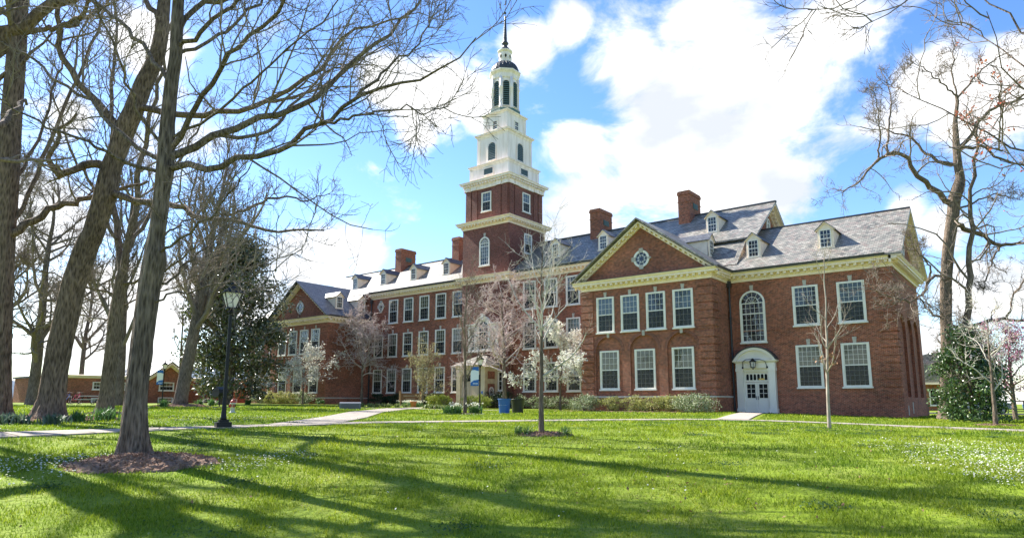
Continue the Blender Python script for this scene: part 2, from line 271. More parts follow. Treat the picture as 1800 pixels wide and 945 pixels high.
class MB:
    def __init__(s): s.v = []; s.f = []; s.m = []; s.sm = []; s.cur = 0
    def poly(s, pts, smooth=False):
        i = len(s.v); s.v += [tuple(p) for p in pts]; s.f.append(tuple(range(i, i + len(pts)))); s.m.append(s.cur); s.sm.append(smooth)
    def mesh(s, V, F, smooth=False):
        i = len(s.v); s.v += [tuple(p) for p in V]
        for f in F: s.f.append(tuple(i + k for k in f)); s.m.append(s.cur); s.sm.append(smooth)
    def box(s, x0, x1, y0, y1, z0, z1):
        V = [(x0, y0, z0), (x1, y0, z0), (x1, y1, z0), (x0, y1, z0), (x0, y0, z1), (x1, y0, z1), (x1, y1, z1), (x0, y1, z1)]
        s.mesh(V, [(0, 3, 2, 1), (4, 5, 6, 7), (0, 1, 5, 4), (1, 2, 6, 5), (2, 3, 7, 6), (3, 0, 4, 7)])
    def prism(s, prof, axis, a, b):
        """extrude 2-D profile along axis from a to b. axis x: prof=(y,z); y: (x,z); z: (x,y)"""
        def P(p, t): return (t, p[0], p[1]) if axis == 'x' else ((p[0], t, p[1]) if axis == 'y' else (p[0], p[1], t))
        n = len(prof); V = [P(p, a) for p in prof] + [P(p, b) for p in prof]
        F = [tuple(range(n)), tuple(range(2 * n - 1, n - 1, -1))] + [(i, i + n, (i + 1) % n + n, (i + 1) % n) for i in range(n)]
        s.mesh(V, F)
    def lathe(s, prof, cx, cy, n=24, smooth=True, rot=0.0):
        V = []; F = []
        for r, z in prof:
            for k in range(n):
                a = 2 * math.pi * k / n + rot; V.append((cx + r * math.cos(a), cy + r * math.sin(a), z))
        for i in range(len(prof) - 1):
            for k in range(n):
                F.append((i * n + k, i * n + (k + 1) % n, (i + 1) * n + (k + 1) % n, (i + 1) * n + k))
        F.append(tuple(range(n - 1, -1, -1))); F.append(tuple((len(prof) - 1) * n + k for k in range(n)))
        s.mesh(V, F, smooth)
    def tube(s, pts, r, n=8, smooth=True):
        rs = r if hasattr(r, '__len__') else [r] * len(pts)
        P = np.array([pts]); V, F = tubes(P, np.array([rs]), n); s.mesh(V, F, smooth)
    def sweep(s, path, prof, z, closed=False):
        """path of (x,y); outward is to the right of the direction of travel; prof of (out, dz) from bottom inside to top inside"""
        n = len(path); rings = []
        for i in range(n):
            def nrm(a, b):
                d = (b[0] - a[0], b[1] - a[1]); l = math.hypot(*d); return (d[1] / l, -d[0] / l)
            if closed: n1 = nrm(path[i - 1], path[i]); n2 = nrm(path[i], path[(i + 1) % n])
            else:
                n1 = nrm(path[i - 1], path[i]) if i > 0 else nrm(path[0], path[1])
                n2 = nrm(path[i], path[i + 1]) if i < n - 1 else n1
            k = 1 + n1[0] * n2[0] + n1[1] * n2[1]
            mv = ((n1[0] + n2[0]) / k, (n1[1] + n2[1]) / k)
            rings.append([(path[i][0] + mv[0] * o, path[i][1] + mv[1] * o, z + dz) for o, dz in prof])
        V = [p for r in rings for p in r]; q = len(prof); F = []
        for i in range(n if closed else n - 1):
            j = (i + 1) % n
            for a in range(q - 1): F.append((i * q + a, j * q + a, j * q + a + 1, i * q + a + 1))
        if not closed: F.append(tuple(range(q))); F.append(tuple((n - 1) * q + a for a in range(q - 1, -1, -1)))
        s.mesh(V, F)
    def build(s, name, mats, parent=None, origin=None, obj=True, bevel=0):
        me = bpy.data.meshes.new(name)
        if origin is None and parent is not None:
            o = parent; origin = Vector((0, 0, 0))
            while o is not None: origin = origin + o.location; o = o.parent
        V = np.array(s.v, float)
        if origin is not None: V = V - np.array(origin)
        me.from_pydata(V.tolist(), [], s.f)
        if not isinstance(mats, (list, tuple)): mats = [mats]
        for m in mats: me.materials.append(m)
        me.polygons.foreach_set('material_index', s.m); me.polygons.foreach_set('use_smooth', s.sm)
        bm = bmesh.new(); bm.from_mesh(me); bmesh.ops.recalc_face_normals(bm, faces=bm.faces[:]); 
        uvl = bm.loops.layers.uv.new('UVMap'); og = Vector(origin) if origin is not None else Vector((0, 0, 0))
        bm.normal_update()
        for f in bm.faces:
            if mats[f.material_index].name == 'window_glass' and f.normal.y > .5: f.normal_flip()
        for f in bm.faces:
            n = f.normal
            if abs(n.z) > .95: u, v = Vector((1, 0, 0)), Vector((0, 1, 0))
            else:
                u = Vector((-n.y, n.x, 0)).normalized(); v = n.cross(u)
            for l in f.loops:
                c = l.vert.co + og; l[uvl].uv = (c.dot(u), c.dot(v))
        bm.to_mesh(me); bm.free(); me.update()
        if not obj: return me
        return link(name, me, parent, (0, 0, 0) if parent is not None else (tuple(origin) if origin is not None else (0, 0, 0)))

def tubes(P, R, s):
    """P (M,n,3) centre lines, R (M,n) radii -> verts, quads"""
    M, n, _ = P.shape
    T = np.gradient(P, axis=1); T /= np.linalg.norm(T, axis=2, keepdims=True) + 1e-9
    mt = T.mean(1); ref = np.where(np.abs(mt[:, 2:3]) > .8, np.array([[1., 0, 0]]), np.array([[0, 0, 1.]]))
    u0 = np.cross(mt, ref); u0 /= np.linalg.norm(u0, axis=1, keepdims=True) + 1e-9
    U = u0[:, None, :] - (u0[:, None, :] * T).sum(2, keepdims=True) * T; U /= np.linalg.norm(U, axis=2, keepdims=True) + 1e-9
    W = np.cross(T, U)
    a = np.arange(s) * 2 * np.pi / s
    V = P[:, :, None, :] + R[:, :, None, None] * (U[:, :, None, :] * np.cos(a)[None, None, :, None] + W[:, :, None, :] * np.sin(a)[None, None, :, None])
    idx = np.arange(M * n * s).reshape(M, n, s)
    A = idx[:, :-1, :]; B = np.roll(idx, -1, axis=2)[:, :-1, :]; Cc = np.roll(idx, -1, axis=2)[:, 1:, :]; D = idx[:, 1:, :]
    F = np.stack([A, B, Cc, D], -1).reshape(-1, 4)
    return V.reshape(-1, 3), F
def fast_mesh(name, V, F, mats, smooth=True, mi=None):
    me = bpy.data.meshes.new(name); k = F.shape[1]; V = np.ascontiguousarray(V, np.float32)
    me.vertices.add(len(V)); me.vertices.foreach_set('co', V.ravel())
    me.loops.add(F.size); me.loops.foreach_set('vertex_index', np.ascontiguousarray(F, np.int32).ravel())
    me.polygons.add(len(F)); me.polygons.foreach_set('loop_start', np.arange(0, F.size, k, dtype=np.int32))
    me.polygons.foreach_set('use_smooth', np.full(len(F), smooth))
    for m in (mats if isinstance(mats, (list, tuple)) else [mats]): me.materials.append(m)
    if mi is not None: me.polygons.foreach_set('material_index', np.ascontiguousarray(mi, np.int32))
    me.update(); me.validate()
    return me

# ================================================================== SETTING: ground, paths
def build_ground():
    rs = np.concatenate([np.arange(0, 60, .5), np.arange(60, 130, 2), [140, 160, 200, 300, 500, 900, 1800, 4000]])
    th = np.radians(np.arange(-180, 180, 1.5)); n = len(th)
    X = -np.sin(th)[None, :] * rs[:, None]; Y = np.cos(th)[None, :] * rs[:, None]
    Z = gzv(X, Y)
    amp = np.clip((rs - 4) / 10, 0, 1)[:, None]
    Z = Z + amp * 0 
    V = np.stack([X, Y, Z], -1).reshape(-1, 3); i = np.arange(len(rs) * n).reshape(len(rs), n)
    A = i[:-1]; B = np.roll(i, -1, 1)[:-1]; Cc = np.roll(i, -1, 1)[1:]; D = i[1:]
    F = np.stack([A, D, Cc, B], -1).reshape(-1, 4)
    tag(link('lawn', fast_mesh('lawn', V, F, M_GROUND)), kind='structure')
build_ground()
M_JOINT = plain('slab_joint', (.13, .115, .08), .95, .1)
def strip(name, pts, w, mat, lift=.035):
    P = []
    for a, b in zip(pts[:-1], pts[1:]):
        k = max(2, int(math.hypot(b[0] - a[0], b[1] - a[1]) / .4)); P += [(a[0] + (b[0] - a[0]) * t / k, a[1] + (b[1] - a[1]) * t / k) for t in range(k)]
    P.append(pts[-1]); P = np.array(P); 
    for _ in range(25):
        P[1:-1] = (P[:-2] + P[1:-1] * 2 + P[2:]) / 4
    T = np.gradient(P, axis=0); T /= np.linalg.norm(T, axis=1, keepdims=True); Nn = np.stack([-T[:, 1], T[:, 0]], 1)
    cols = []
    for o, dz in ((-w / 2, -.06), (-w / 2, lift), (-w / 4, lift), (0, lift), (w / 4, lift), (w / 2, lift), (w / 2, -.06)):
        Q = P + Nn * o; cols.append(np.column_stack([Q, gzv(Q[:, 0], Q[:, 1]) + dz]))
    V = np.stack(cols, 1); n, k, _ = V.shape; i = np.arange(n * k).reshape(n, k)
    F = np.stack([i[:-1, :-1], i[1:, :-1], i[1:, 1:], i[:-1, 1:]], -1).reshape(-1, 4)
    V = V.reshape(-1, 3); F = F[:, ::-1]; mi = np.zeros(len(F), int)
    d = np.r_[0, np.cumsum(np.linalg.norm(np.diff(P, axis=0), axis=1))]; JV = []      # joints between the slabs
    for s in np.arange(1.2, d[-1] - 1, 1.55):
        p = np.array([np.interp(s, d, P[:, 0]), np.interp(s, d, P[:, 1])]); j = min(int(np.searchsorted(d, s)), len(P) - 1); t, nn = T[j], Nn[j]
        for e, o in ((-.018, -w / 2), (-.018, w / 2), (.018, w / 2), (.018, -w / 2)): q = p + t * e + nn * o; JV.append((q[0], q[1], gz(q[0], q[1]) + lift + .006))
    if JV and w < 3:
        JF = np.arange(len(JV)).reshape(-1, 4) + len(V); V = np.concatenate([V, np.array(JV)]); F = np.concatenate([F, JF]); mi = np.concatenate([mi, np.ones(len(JF), int)])
    return tag(link(name, fast_mesh(name, V, F, [mat, M_JOINT], False, mi)), kind='structure'), P
PATH_MAIN = [(-22, -30), (-19.5, -8), (-18.7, 5), (-18.85, 7.4), (-18.8, 10.5), (-18.9, 13.2), (-19.0, 16.2), (-17.0, 21.0), (-15.2, 25.2), (-13.0, 28.6), (-10, 30.3), (-6.4, 30.7), (-.8, 28.9), (6, 25), (20, 15)]
PATH_DIAG = [(-18.6, 12.6), (-24, 18.6), (-32.4, 26.8), (-40.6, 36.9), (-42.0, 40.5), (-42.0, 46.3)]
PATH_WALK = [(-44, 33.8), (-40.5, 37.0), (-37, 39.6), (-33, 42.5)]
PATH_DOOR = [(-11.2, 30.0), (-13.5, 38), (-15.4, 45.0)]
_, Pm = strip('path', PATH_MAIN, 1.3, M_CONC)
_, Pd = strip('diagonal_path', PATH_DIAG, 1.9, M_CONC, .039)
_, Pw = strip('brick_walk', PATH_DOOR, 1.35, M_PAVER, .043)
_, Pk = strip('cross_path', PATH_WALK, 1.1, M_PAVER, .031)
PATHS = [(Pm, .70), (Pd, 1.02), (Pw, 1.0), (Pk, .6)]

# ================================================================== THE HALL
HALL = (-41.85, 48.5, 1.2)
hall = thing('college_hall', 'long red brick college hall with white stepped steeple, slate roofs and gabled wings', 'building', HALL)
CORN = [(0, -.66), (.07, -.66), (.07, -.50), (.13, -.46), (.13, -.30), (.46, -.27), (.46, -.13), (.50, -.11), (.58, 0), (.58, .02), (0, .02)]

def dentils(mb, path, ztop, closed=False, step=.42, size=(.17, .13), out=(.13, .40)):
    n = len(path)
    for i in range(n if closed else n - 1):
        a = Vector(path[i]); b = Vector(path[(i + 1) % n]); d = b - a; L = d.length
        if L < .6: continue
        d /= L; nn = Vector((d.y, -d.x)); k = int((L) / step)
        for j in range(k):
            c = a + d * ((j + .5) * L / k)
            p = [c - d * size[0] / 2 + nn * out[0], c + d * size[0] / 2 + nn * out[0], c + d * size[0] / 2 + nn * out[1], c - d * size[0] / 2 + nn * out[1]]
            mb.prism([(q.x, q.y) for q in p], 'z', ztop - .42, ztop - .272)
def cornice(path, z, closed=False, prof=CORN, parent=hall, dent=True, mat=None, name='cornice'):
    mb = MB(); mb.sweep(path, prof, z, closed)
    if dent: dentils(mb, path, z, closed)
    return mb.build(name, mat or M_CREAM, parent)
def gutter(path, z, o=.60):
    mb = MB(); mb.sweep(path, [(o - .06, .02), (o + .04, .02), (o + .06, .13), (o - .06, .13)], z)
    return mb.build('gutter', M_LEAD, hall)

# --- windows
WM = {}
def win_meshes(w, h, cols, rows, arch, key, split, frac, bl, casing):
    k = (round(w, 2), round(h, 2), cols, rows, arch, key, split, frac, bl, casing)
    if k in WM: return WM[k]
    ms = {}; fr = MB(); c = casing; t = .05; iw = w - 2 * c
    zs = h - w / 2 if arch else h
    fr.box(-w / 2, -w / 2 + c, -.075, .02, 0, zs); fr.box(w / 2 - c, w / 2, -.075, .02, 0, zs); 
    if not arch: fr.box(-w / 2, w / 2, -.085, .02, h - c, h)
    fr.box(-w / 2 + c, w / 2 - c, -.06, .02, 0, c * .8)
    z0, z1 = c * .8, (h - c if not arch else zs)
    fr.box(-iw / 2, -iw / 2 + t, -.045, .0, z0, z1); fr.box(iw / 2 - t, iw / 2, -.045, .0, z0, z1)
    zm = z0 + (z1 - z0) * split
    fr.box(-iw / 2, iw / 2, -.055, .0, zm - .035, zm + .035)
    m = .019 if w > .9 else .018
    def grid(za, zb, r):
        for i in range(1, cols): x = -iw / 2 + iw * i / cols; fr.box(x - m / 2, x + m / 2, -.036, -.012, za, zb)
        for j in range(1, r): z = za + (zb - za) * j / r; fr.box(-iw / 2 + t, iw / 2 - t, -.034, -.012, z - m / 2, z + m / 2)
    grid(z0, zm - .035, rows[0]); grid(zm + .035, z1, rows[1])
    pn = MB(); bn = MB()
    def ring(r0, r1, y0, y1, n=16):
        for i in range(n):
            a, b = math.pi * i / n, math.pi * (i + 1) / n
            pr = [(r0 * math.cos(a), zs + r0 * math.sin(a)), (r1 * math.cos(a), zs + r1 * math.sin(a)), (r1 * math.cos(b), zs + r1 * math.sin(b)), (r0 * math.cos(b), zs + r0 * math.sin(b))]
            fr.prism(pr, 'y', y0, y1)
    if arch:
        r = iw / 2; ring(r, w / 2, -.085, .02); ring(r * .55, r * .6, -.036, -.012); fr.box(-iw / 2, iw / 2, -.05, 0, zs - .03, zs + .03)
        for i in range(1, 6):
            a = math.pi * i / 6; fr.prism([(math.cos(a) * q + math.sin(a) * e, zs + math.sin(a) * q - math.cos(a) * e) for q, e in ((.1 * r, -m / 2), (r, -m / 2), (r, m / 2), (.1 * r, m / 2))], 'y', -.036, -.012)
        A = [(r * math.cos(math.pi * i / 16), zs + r * math.sin(math.pi * i / 16)) for i in range(17)]
        outl = [(-iw / 2, z0), (iw / 2, z0)] + A
    else: outl = [(-iw / 2, z0), (iw / 2, z0), (iw / 2, z1), (-iw / 2, z1)]
    pn.poly([(x, -.02, z) for x, z in outl])
    top = max(z for x, z in outl); zb = z0 + (z1 - z0) * (1 - frac)
    bn.cur = 1; bn.poly([(-iw / 2, -.004, z0), (iw / 2, -.004, z0), (iw / 2, -.004, zb), (-iw / 2, -.004, zb)])
    bn.cur = 0
    bn.poly([(-iw / 2, -.004, zb), (iw / 2, -.004, zb)] + ([(x, -.004, z) for x, z in outl[2:]]))
    cm = {'cream': (M_BLIND, M_CURTAIN), 'dark': (M_DARK, M_DARK), 'grey': (M_CURTAIN, M_DARK), 'blue': (M_BLINDB, M_CURTAIN), 'creamdark': (M_BLIND, M_DARK)}[bl]
    sl = MB(); sl.box(-w / 2 - .06, w / 2 + .06, -.14, .02, -.10, 0.0)
    ms['window'] = fr.build('window', M_WHITE, obj=False); ms['pane'] = pn.build('pane', M_GLASS, obj=False)
    ms['blind'] = bn.build('blind', list(cm), obj=False); ms['sill'] = sl.build('sill', M_WHITE, obj=False)
    if not arch and w > 1.2:
        sc = MB(); sc.poly([(-iw / 2 + t * .5, -.042, z0), (iw / 2 - t * .5, -.042, z0), (iw / 2 - t * .5, -.042, zm - .03), (-iw / 2 + t * .5, -.042, zm - .03)]); ms['screen'] = sc.build('screen', M_SCREEN, obj=False)
    if key:
        kb = MB(); kb.prism([(-.09, h + .0), (.09, h + .0), (.13, h + .38), (-.13, h + .38)], 'y', -.05, .02); ms['keystone'] = kb.build('keystone', M_STONE, obj=False)
    WM[k] = ms; return ms
def win(x, y, z, w, h, face='-y', cols=4, rows=(3, 3), arch=False, key=False, split=.5, frac=.5, bl='dark', parent=hall, casing=.12, off=None):
    ms = win_meshes(w, h, cols, rows, arch, key, split, frac, bl, casing)
    o = Vector((0, 0, 0)); p = parent
    while p is not None: o += p.location; p = p.parent
    ob = link('window', ms['window'], parent, Vector((x, y, z)) - o, 0 if face == '-y' else math.pi / 2)
    for k in ('pane', 'blind', 'screen', 'sill', 'keystone'):
        if k in ms: link(k, ms[k], ob)
    return ob
def round_win(x, y, z, rx, rz, name='round_window', parent=hall, face='-y', keys=True):
    """white ring, cross glazing bars and four small keystones"""
    fr = MB(); n = 28
    def el(k, a): return (k * rx * math.cos(a), k * rz * math.sin(a))
    for i in range(n):
        a, b = 2 * math.pi * i / n, 2 * math.pi * (i + 1) / n
        fr.prism([el(.74, a), el(1, a), el(1, b), el(.74, b)], 'y', -.08, .02); fr.prism([el(.40, a), el(.45, a), el(.45, b), el(.40, b)], 'y', -.035, -.012)
    for i in range(8):
        a = math.pi * i / 4 + .39; c, s_ = math.cos(a), math.sin(a); e = .014
        fr.prism([(c * q * rx * .78 - s_ * w_, s_ * q * rz * .78 + c * w_) for q, w_ in ((.3, -e), (1, -e), (1, e), (.3, e))], 'y', -.035, -.012)
    pn = MB(); pn.poly([(el(.76, 2 * math.pi * i / n)[0], -.02, el(.76, 2 * math.pi * i / n)[1]) for i in range(n)])
    bk = MB(); bk.poly([(el(.76, 2 * math.pi * i / n)[0], -.004, el(.76, 2 * math.pi * i / n)[1]) for i in range(n)])
    o = Vector((0, 0, 0)); p = parent
    while p is not None: o += p.location; p = p.parent
    ob = link(name, fr.build(name, M_WHITE, obj=False), parent, Vector((x, y, z)) - o, 0 if face == '-y' else math.pi / 2)
    link('pane', pn.build('pane', M_GLASS, obj=False), ob); link('blind', bk.build('blind', M_DARK, obj=False), ob)
    if keys:
        for a in range(4):
            k = MB(); c, s_ = math.cos(a * math.pi / 2), math.sin(a * math.pi / 2); q = .97
            px, pz = c * rx * q, s_ * rz * q; k.box(px - (.16 if c else .07), px + (.16 if c else .07), -.1, .02, pz - (.16 if s_ else .07), pz + (.16 if s_ else .07))
            link('keystone', k.build('keystone', M_STONE, obj=False), ob)
    return ob

# --- wall with round-headed niches
def arch_wall(mb, a0, a1, z0, z1, niches, depth, fn, seg=14):
    """fn(u, d, z): d = 0 outer face, depth = back of the niche"""
    u = a0
    for c, hw, zs in niches:
        mb.poly([fn(u, 0, z0), fn(c - hw, 0, z0), fn(c - hw, 0, z1), fn(u, 0, z1)])
        A = [(c - hw * math.cos(math.pi * i / seg), zs + hw * math.sin(math.pi * i / seg)) for i in range(seg + 1)]
        for p, q in zip(A[:-1], A[1:]):
            mb.poly([fn(p[0], 0, p[1]), fn(q[0], 0, q[1]), fn(q[0], 0, z1), fn(p[0], 0, z1)])
            mb.poly([fn(p[0], 0, p[1]), fn(p[0], depth, p[1]), fn(q[0], depth, q[1]), fn(q[0], 0, q[1])])
        for e in (c - hw, c + hw): mb.poly([fn(e, 0, z0), fn(e, depth, z0), fn(e, depth, zs), fn(e, 0, zs)])
        mb.poly([fn(c - hw, 0, z0), fn(c - hw, depth, z0), fn(c + hw, depth, z0), fn(c + hw, 0, z0)])
        u = c + hw
    mb.poly([fn(u, 0, z0), fn(a1, 0, z0), fn(a1, 0, z1), fn(u, 0, z1)])
    for e in (a0, a1): mb.poly([fn(e, 0, z0), fn(e, depth, z0), fn(e, depth, z1), fn(e, 0, z1)])
def arch_ring(mb, c, hw, zs, fn, w=.22, proud=.025, seg=14):
    for i in range(seg):
        a, b = math.pi * i / seg, math.pi * (i + 1) / seg
        P = [(c + r * math.cos(t), zs + r * math.sin(t)) for r, t in ((hw, a), (hw + w, a), (hw + w, b), (hw, b))]
        V = [fn(x, -proud, z) for x, z in P] + [fn(x, .02, z) for x, z in P]
        mb.mesh(V, [(0, 1, 2, 3), (0, 4, 5, 1), (1, 5, 6, 2), (2, 6, 7, 3), (3, 7, 4, 0)])
def quoins(mb, x, y, sx, sy, z0, z1, w=1.0, pr=.06):
    """raised brick bands at a corner; sx, sy = outward signs"""
    z = z0; n = int((z1 - z0) / .47)
    for i in range(n):
        a = z0 + i * (z1 - z0) / n
        xs = sorted((x + sx * pr, x - sx * w)); ys = sorted((y + sy * pr, y - sy * w)); mb.box(xs[0], xs[1], ys[0], ys[1], a + .04, a + (z1 - z0) / n - .05)

YM, YW, YP = 49.3, 43.5, 46.5
EZ = 10.67; MZ = 13.70           # eave tops of the wings and of the main block
# main block
mb = MB(); mb.prism([(YM, -.5), (58.7, -.5), (58.7, 13.75), (54, 17.15), (YM, 13.75)], 'x', -69.6, -16.5); mb.build('wall', M_BRICK, hall)
mb = MB(); mb.box(-59.4, -44.9, YM - .07, YM + .1, -.5, 2.02); mb.box(-38.7, -27.7, YM - .07, YM + .1, -.5, 2.02); mb.build('plinth', M_BRICKD, hall)
def slab(mb, e0, z0, r, zr, e1, z1, axis, a, b, t=.13):
    mb.prism([(e0, z0), (r, zr), (e1, z1), (e1, z1 - t), (r, zr - t), (e0, z0 - t)], axis, a, b)
mb = MB(); slab(mb, YM - .58, MZ + .06, 54, 17.62, 58.7 + .58, MZ + .06, 'x', -70.3, -15.75)
roof = mb.build('roof', M_SLATE, hall)
mb = MB(); mb.box(-70.35, -15.7, 53.88, 54.12, 17.55, 17.70); mb.build('ridge_cap', M_LEAD, hall)
cornice([(-59.48, YM), (-44.76, YM), (-44.76, 48.5), (-38.86, 48.5), (-38.86, YM), (-27.5, YM)], MZ)
gutter([(-59.3, YM), (-45.3, YM)], MZ); gutter([(-38.3, YM), (-27.5, YM)], MZ)
def raking(pts, off, axis, mat=M_CREAM, name='raking_cornice', soff=.55, dz=.5, parent=hall, dent=True):
    """cornice along gable slopes; pts = (u,z) left eave, ridge, right eave; off = coordinate of wall face along axis, outwards sign in soff"""
    mb = MB(); (u0, z0), (u1, z1), (u2, z2) = pts
    for (a, za), (b, zb) in (((u0, z0), (u1, z1)), ((u2, z2), (u1, z1))):
        for o0, o1, d0, d1 in ((0.0, .14, .50, .02), (.0, .46, .27, .12), (.0, soff, .14, .0)):
            prof = [(a, za - d0), (b, zb - d0 ), (b, zb - d1), (a, za - d1)]
            lo, hi = sorted((off + math.copysign(o0, soff), off + (o1 if soff > 0 else -o1)))
            if soff < 0: lo, hi = off - o1, off
            mb.prism(prof, axis, lo, hi)
        if dent:
            L = math.hypot(b - a, zb - za); k = int(L / .42)
            for j in range(k):
                t = (j + .5) / k; uc = a + (b - a) * t; zc = za + (zb - za) * t; s_ = (zb - za) / (b - a); h = .075
                pr = [(uc - h, zc - s_ * h - .42), (uc + h, zc + s_ * h - .42), (uc + h, zc + s_ * h - .275), (uc - h, zc - s_ * h - .275)]
                lo, hi = (off + .14, off + .40) if soff > 0 else (off - .40, off - .14)
                mb.prism(pr, axis, lo, hi)
    return mb.build(name, mat, parent)
# gable end of the main block (+X)
raking([(YM - .58, MZ), (54, 17.52), (59.28, MZ)], -16.5, 'x', soff=.72)
win(-16.47, 54, 15.0, .8, 1.3, '+x', cols=3, rows=(2, 2), arch=True, casing=.1)

# gabled wings
def wing(c, left):
    x0, x1 = c - 5.17, c + 5.17
    mb = MB(); mb.box(x0, x1, YW + .14, 50.4, -.5, 10.2)
    mb.prism([(x0, 10.2), (x1, 10.2), (x1, 10.74), (c, 14.49), (x0, 10.74)], 'y', YW + .02, 50.4)
    mb.box(x0, x1, YW, YW + .14, 6.66, 10.2); mb.box(x0 - .08, x1 + .08, YW - .08, YW + .14, -.5, 2.0)
    fn = lambda u, d, z: (u, YW + d, z)
    ni = [(c - 2.9, 1.12, 5.32), (c, 1.12, 5.32), (c + 2.9, 1.12, 5.32)]
    arch_wall(mb, x0, x1, 2.0, 6.66, ni, .14, fn)
    mb.box(x0 + .02, x1 - .02, YW - .045, YW + .1, 6.60, 6.68)
    mb.box(x1 - .1, x1 + .08, YW + .14, YM - .1, -.5, 2.0)
    mb.build('wall', M_BRICK, hall)
    for xx, sg in ((x1, 1), (x0, -1)):
        q = MB(); quoins(q, xx, YW, sg, -1, 2.1, 6.5); quoins(q, xx, YW, sg, -1, 6.75, 10.0); q.build('quoins', M_BRICK, hall)
    for n_ in ni:
        rg = MB(); arch_ring(rg, n_[0], n_[1], n_[2], fn); rg.build('arch_ring', M_ARCHB, hall)
        ks = MB(); ks.prism([(n_[0] - .09, 6.38), (n_[0] + .09, 6.38), (n_[0] + .12, 6.76), (n_[0] - .12, 6.76)], 'y', YW - .07, YW + .02); ks.build('keystone', M_STONE, hall)
    st = MB(); st.box(x0 - .12, x1 + .12, YW - .13, YW + .05, 1.98, 2.09); st.box(x1 - .05, x1 + .12, YW + .05, YM - .1, 1.98, 2.09); st.build('base_course', M_STONE, hall)
    for i, (dx, b) in enumerate(((-3.1, 'blue'), (-1.03, 'blue'), (1.03, 'grey'), (3.1, 'blue'))):
        win(c + dx, YW, 6.78, 1.5, 2.66, cols=4, rows=(3, 3), key=True, bl=b, frac=.5)
    for dx, b in ((-2.9, 'cream'), (0, 'cream'), (2.9, 'cream')):
        win(c + dx, YW + .14, 2.58, 1.62, 2.84, cols=4, rows=(4, 3), bl=b, frac=.5)
    round_win(c, YW + .02, 12.0, .64, .64)
    path = [(x0, YM), (x0, YW), (x1, YW), (x1, (YP if not left else YM))]
    if not left: path += [(-6.9, YP), (-6.9, 56.7)]
    else: path = [(-80, YP), (x0, YP), (x0, YW), (x1, YW), (x1, YM)]
    cornice(path, EZ)
    raking([(x0 - .58, EZ), (c, EZ + 4.17), (x1 + .58, EZ)], YW + .02, 'y', soff=-.72)
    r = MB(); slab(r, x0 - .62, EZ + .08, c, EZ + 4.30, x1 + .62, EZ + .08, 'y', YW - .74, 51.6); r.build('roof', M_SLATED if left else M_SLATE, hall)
    # little sloping lead over the horizontal cornice
    m2 = MB(); m2.prism([(YW + .03, EZ + .18), (YW + .03, EZ + .02), (YW - .60, EZ + .02), (YW - .60, EZ + .05)], 'x', x0 - .3, x1 + .3); m2.build('flashing', M_LEAD, hall)
    gutter([(x1, YW - .3), (x1, (YP - .7) if not left else YM - .7)], EZ, .62)
CR, CL = -22.4, -64.65
wing(CR, False); wing(CL, True)
# end pavilions
def pavilion(x0, x1, right):
    mb = MB(); y1 = 56.7; ym = 51.6
    mb.box(x0, x1 - (.16 if right else 0), YP, y1, -.5, 10.2)
    if right:
        mb.prism([(YP, 10.2), (y1, 10.2), (y1, 10.72), (ym, 14.33), (YP, 10.72)], 'x', x1 - .6, x1 - .02)
        fn = lambda u, d, z: (x1 - d, u, z)
        mb.box(x1 - .16, x1, YP, y1, 7.6, 10.2)
        arch_wall(mb, YP, y1, 2.0, 7.6, [(ym - 2.75, 1.1, 6.2), (ym, 1.1, 6.2), (ym + 2.75, 1.1, 6.2)], .16, fn)
        mb.box(x0 + .5, x1 + .08, YP - .08, YP + .1, -.5, 2.0) if False else None
        mb.box(-14.0, x1 + .08, YP - .08, YP + .1, -.5, 2.02); mb.box(x1 - .16, x1 + .08, YP + .1, y1 + .08, -.5, 2.02); mb.box(x0, -16.92, YP - .08, YP + .1, -.5, 2.02)
        mb.box(x0, x1 + .04, YP - .03, YP + .1, 6.5, 6.57)
    mb.build('wall', M_BRICK, hall)
    if right:
        q = MB(); quoins(q, x1, YP, 1, -1, 2.1, 6.45, .9); quoins(q, x1, YP, 1, -1, 6.65, 10.0, .9); q.build('quoins', M_BRICK, hall)
        raking([(YP - .58, EZ), (ym, EZ + 4.02), (y1 + .58, EZ)], x1 - .02, 'x', soff=.72)
        round_win(x1 - .02, ym, 12.2, .55, .75, face='+x')
        v = MB(); v.box(x1 - .1, x1 + .10, YP + 1.2, YP + 1.5, .9, 1.5); v.box(x1 - .1, x1 + .10, YP + 3.0, YP + 3.3, 1.0, 1.7); v.build('foundation_vent', M_STONE, hall)
    r = MB(); slab(r, YP - .62, EZ + .08, ym, EZ + 4.15, y1 + .62, EZ + .08, 'x', (x0 - .2) if right else x0 - .7, (x1 + .72) if right else x1 + .2); r.build('roof', M_SLATE, hall)
    m2 = MB(); m2.box(x0, x1 + .7, ym - .1, ym + .1, EZ + 4.08, EZ + 4.22); m2.build('ridge_cap', M_LEAD, hall)
    if right: gutter([(x0 + .3, YP), (x1 - .2, YP)], EZ, .62)
pavilion(-17.3, -6.9, True); pavilion(-80, -69.9, False)
for x in (-12.03, -9.27):
    win(x, YP, 6.70, 1.63, 2.62, cols=5, rows=(4, 4), key=True, bl='blue' if x > -10 else 'grey', frac=.5)
    win(x, YP, 2.64, 1.63, 2.74, cols=5, rows=(4, 4), key=True, bl='cream' if x > -10 else 'creamdark', frac=.5)
win(-15.55, YP, 5.75, 1.75, 3.58, cols=5, rows=(5, 2), arch=True, key=True, bl='dark', split=.72)
for x in (-77.5, -74.4, -71.6):
    win(x, YP, 2.64, 1.5, 2.74, bl='cream'); win(x, YP, 6.7, 1.5, 2.6, bl='grey')
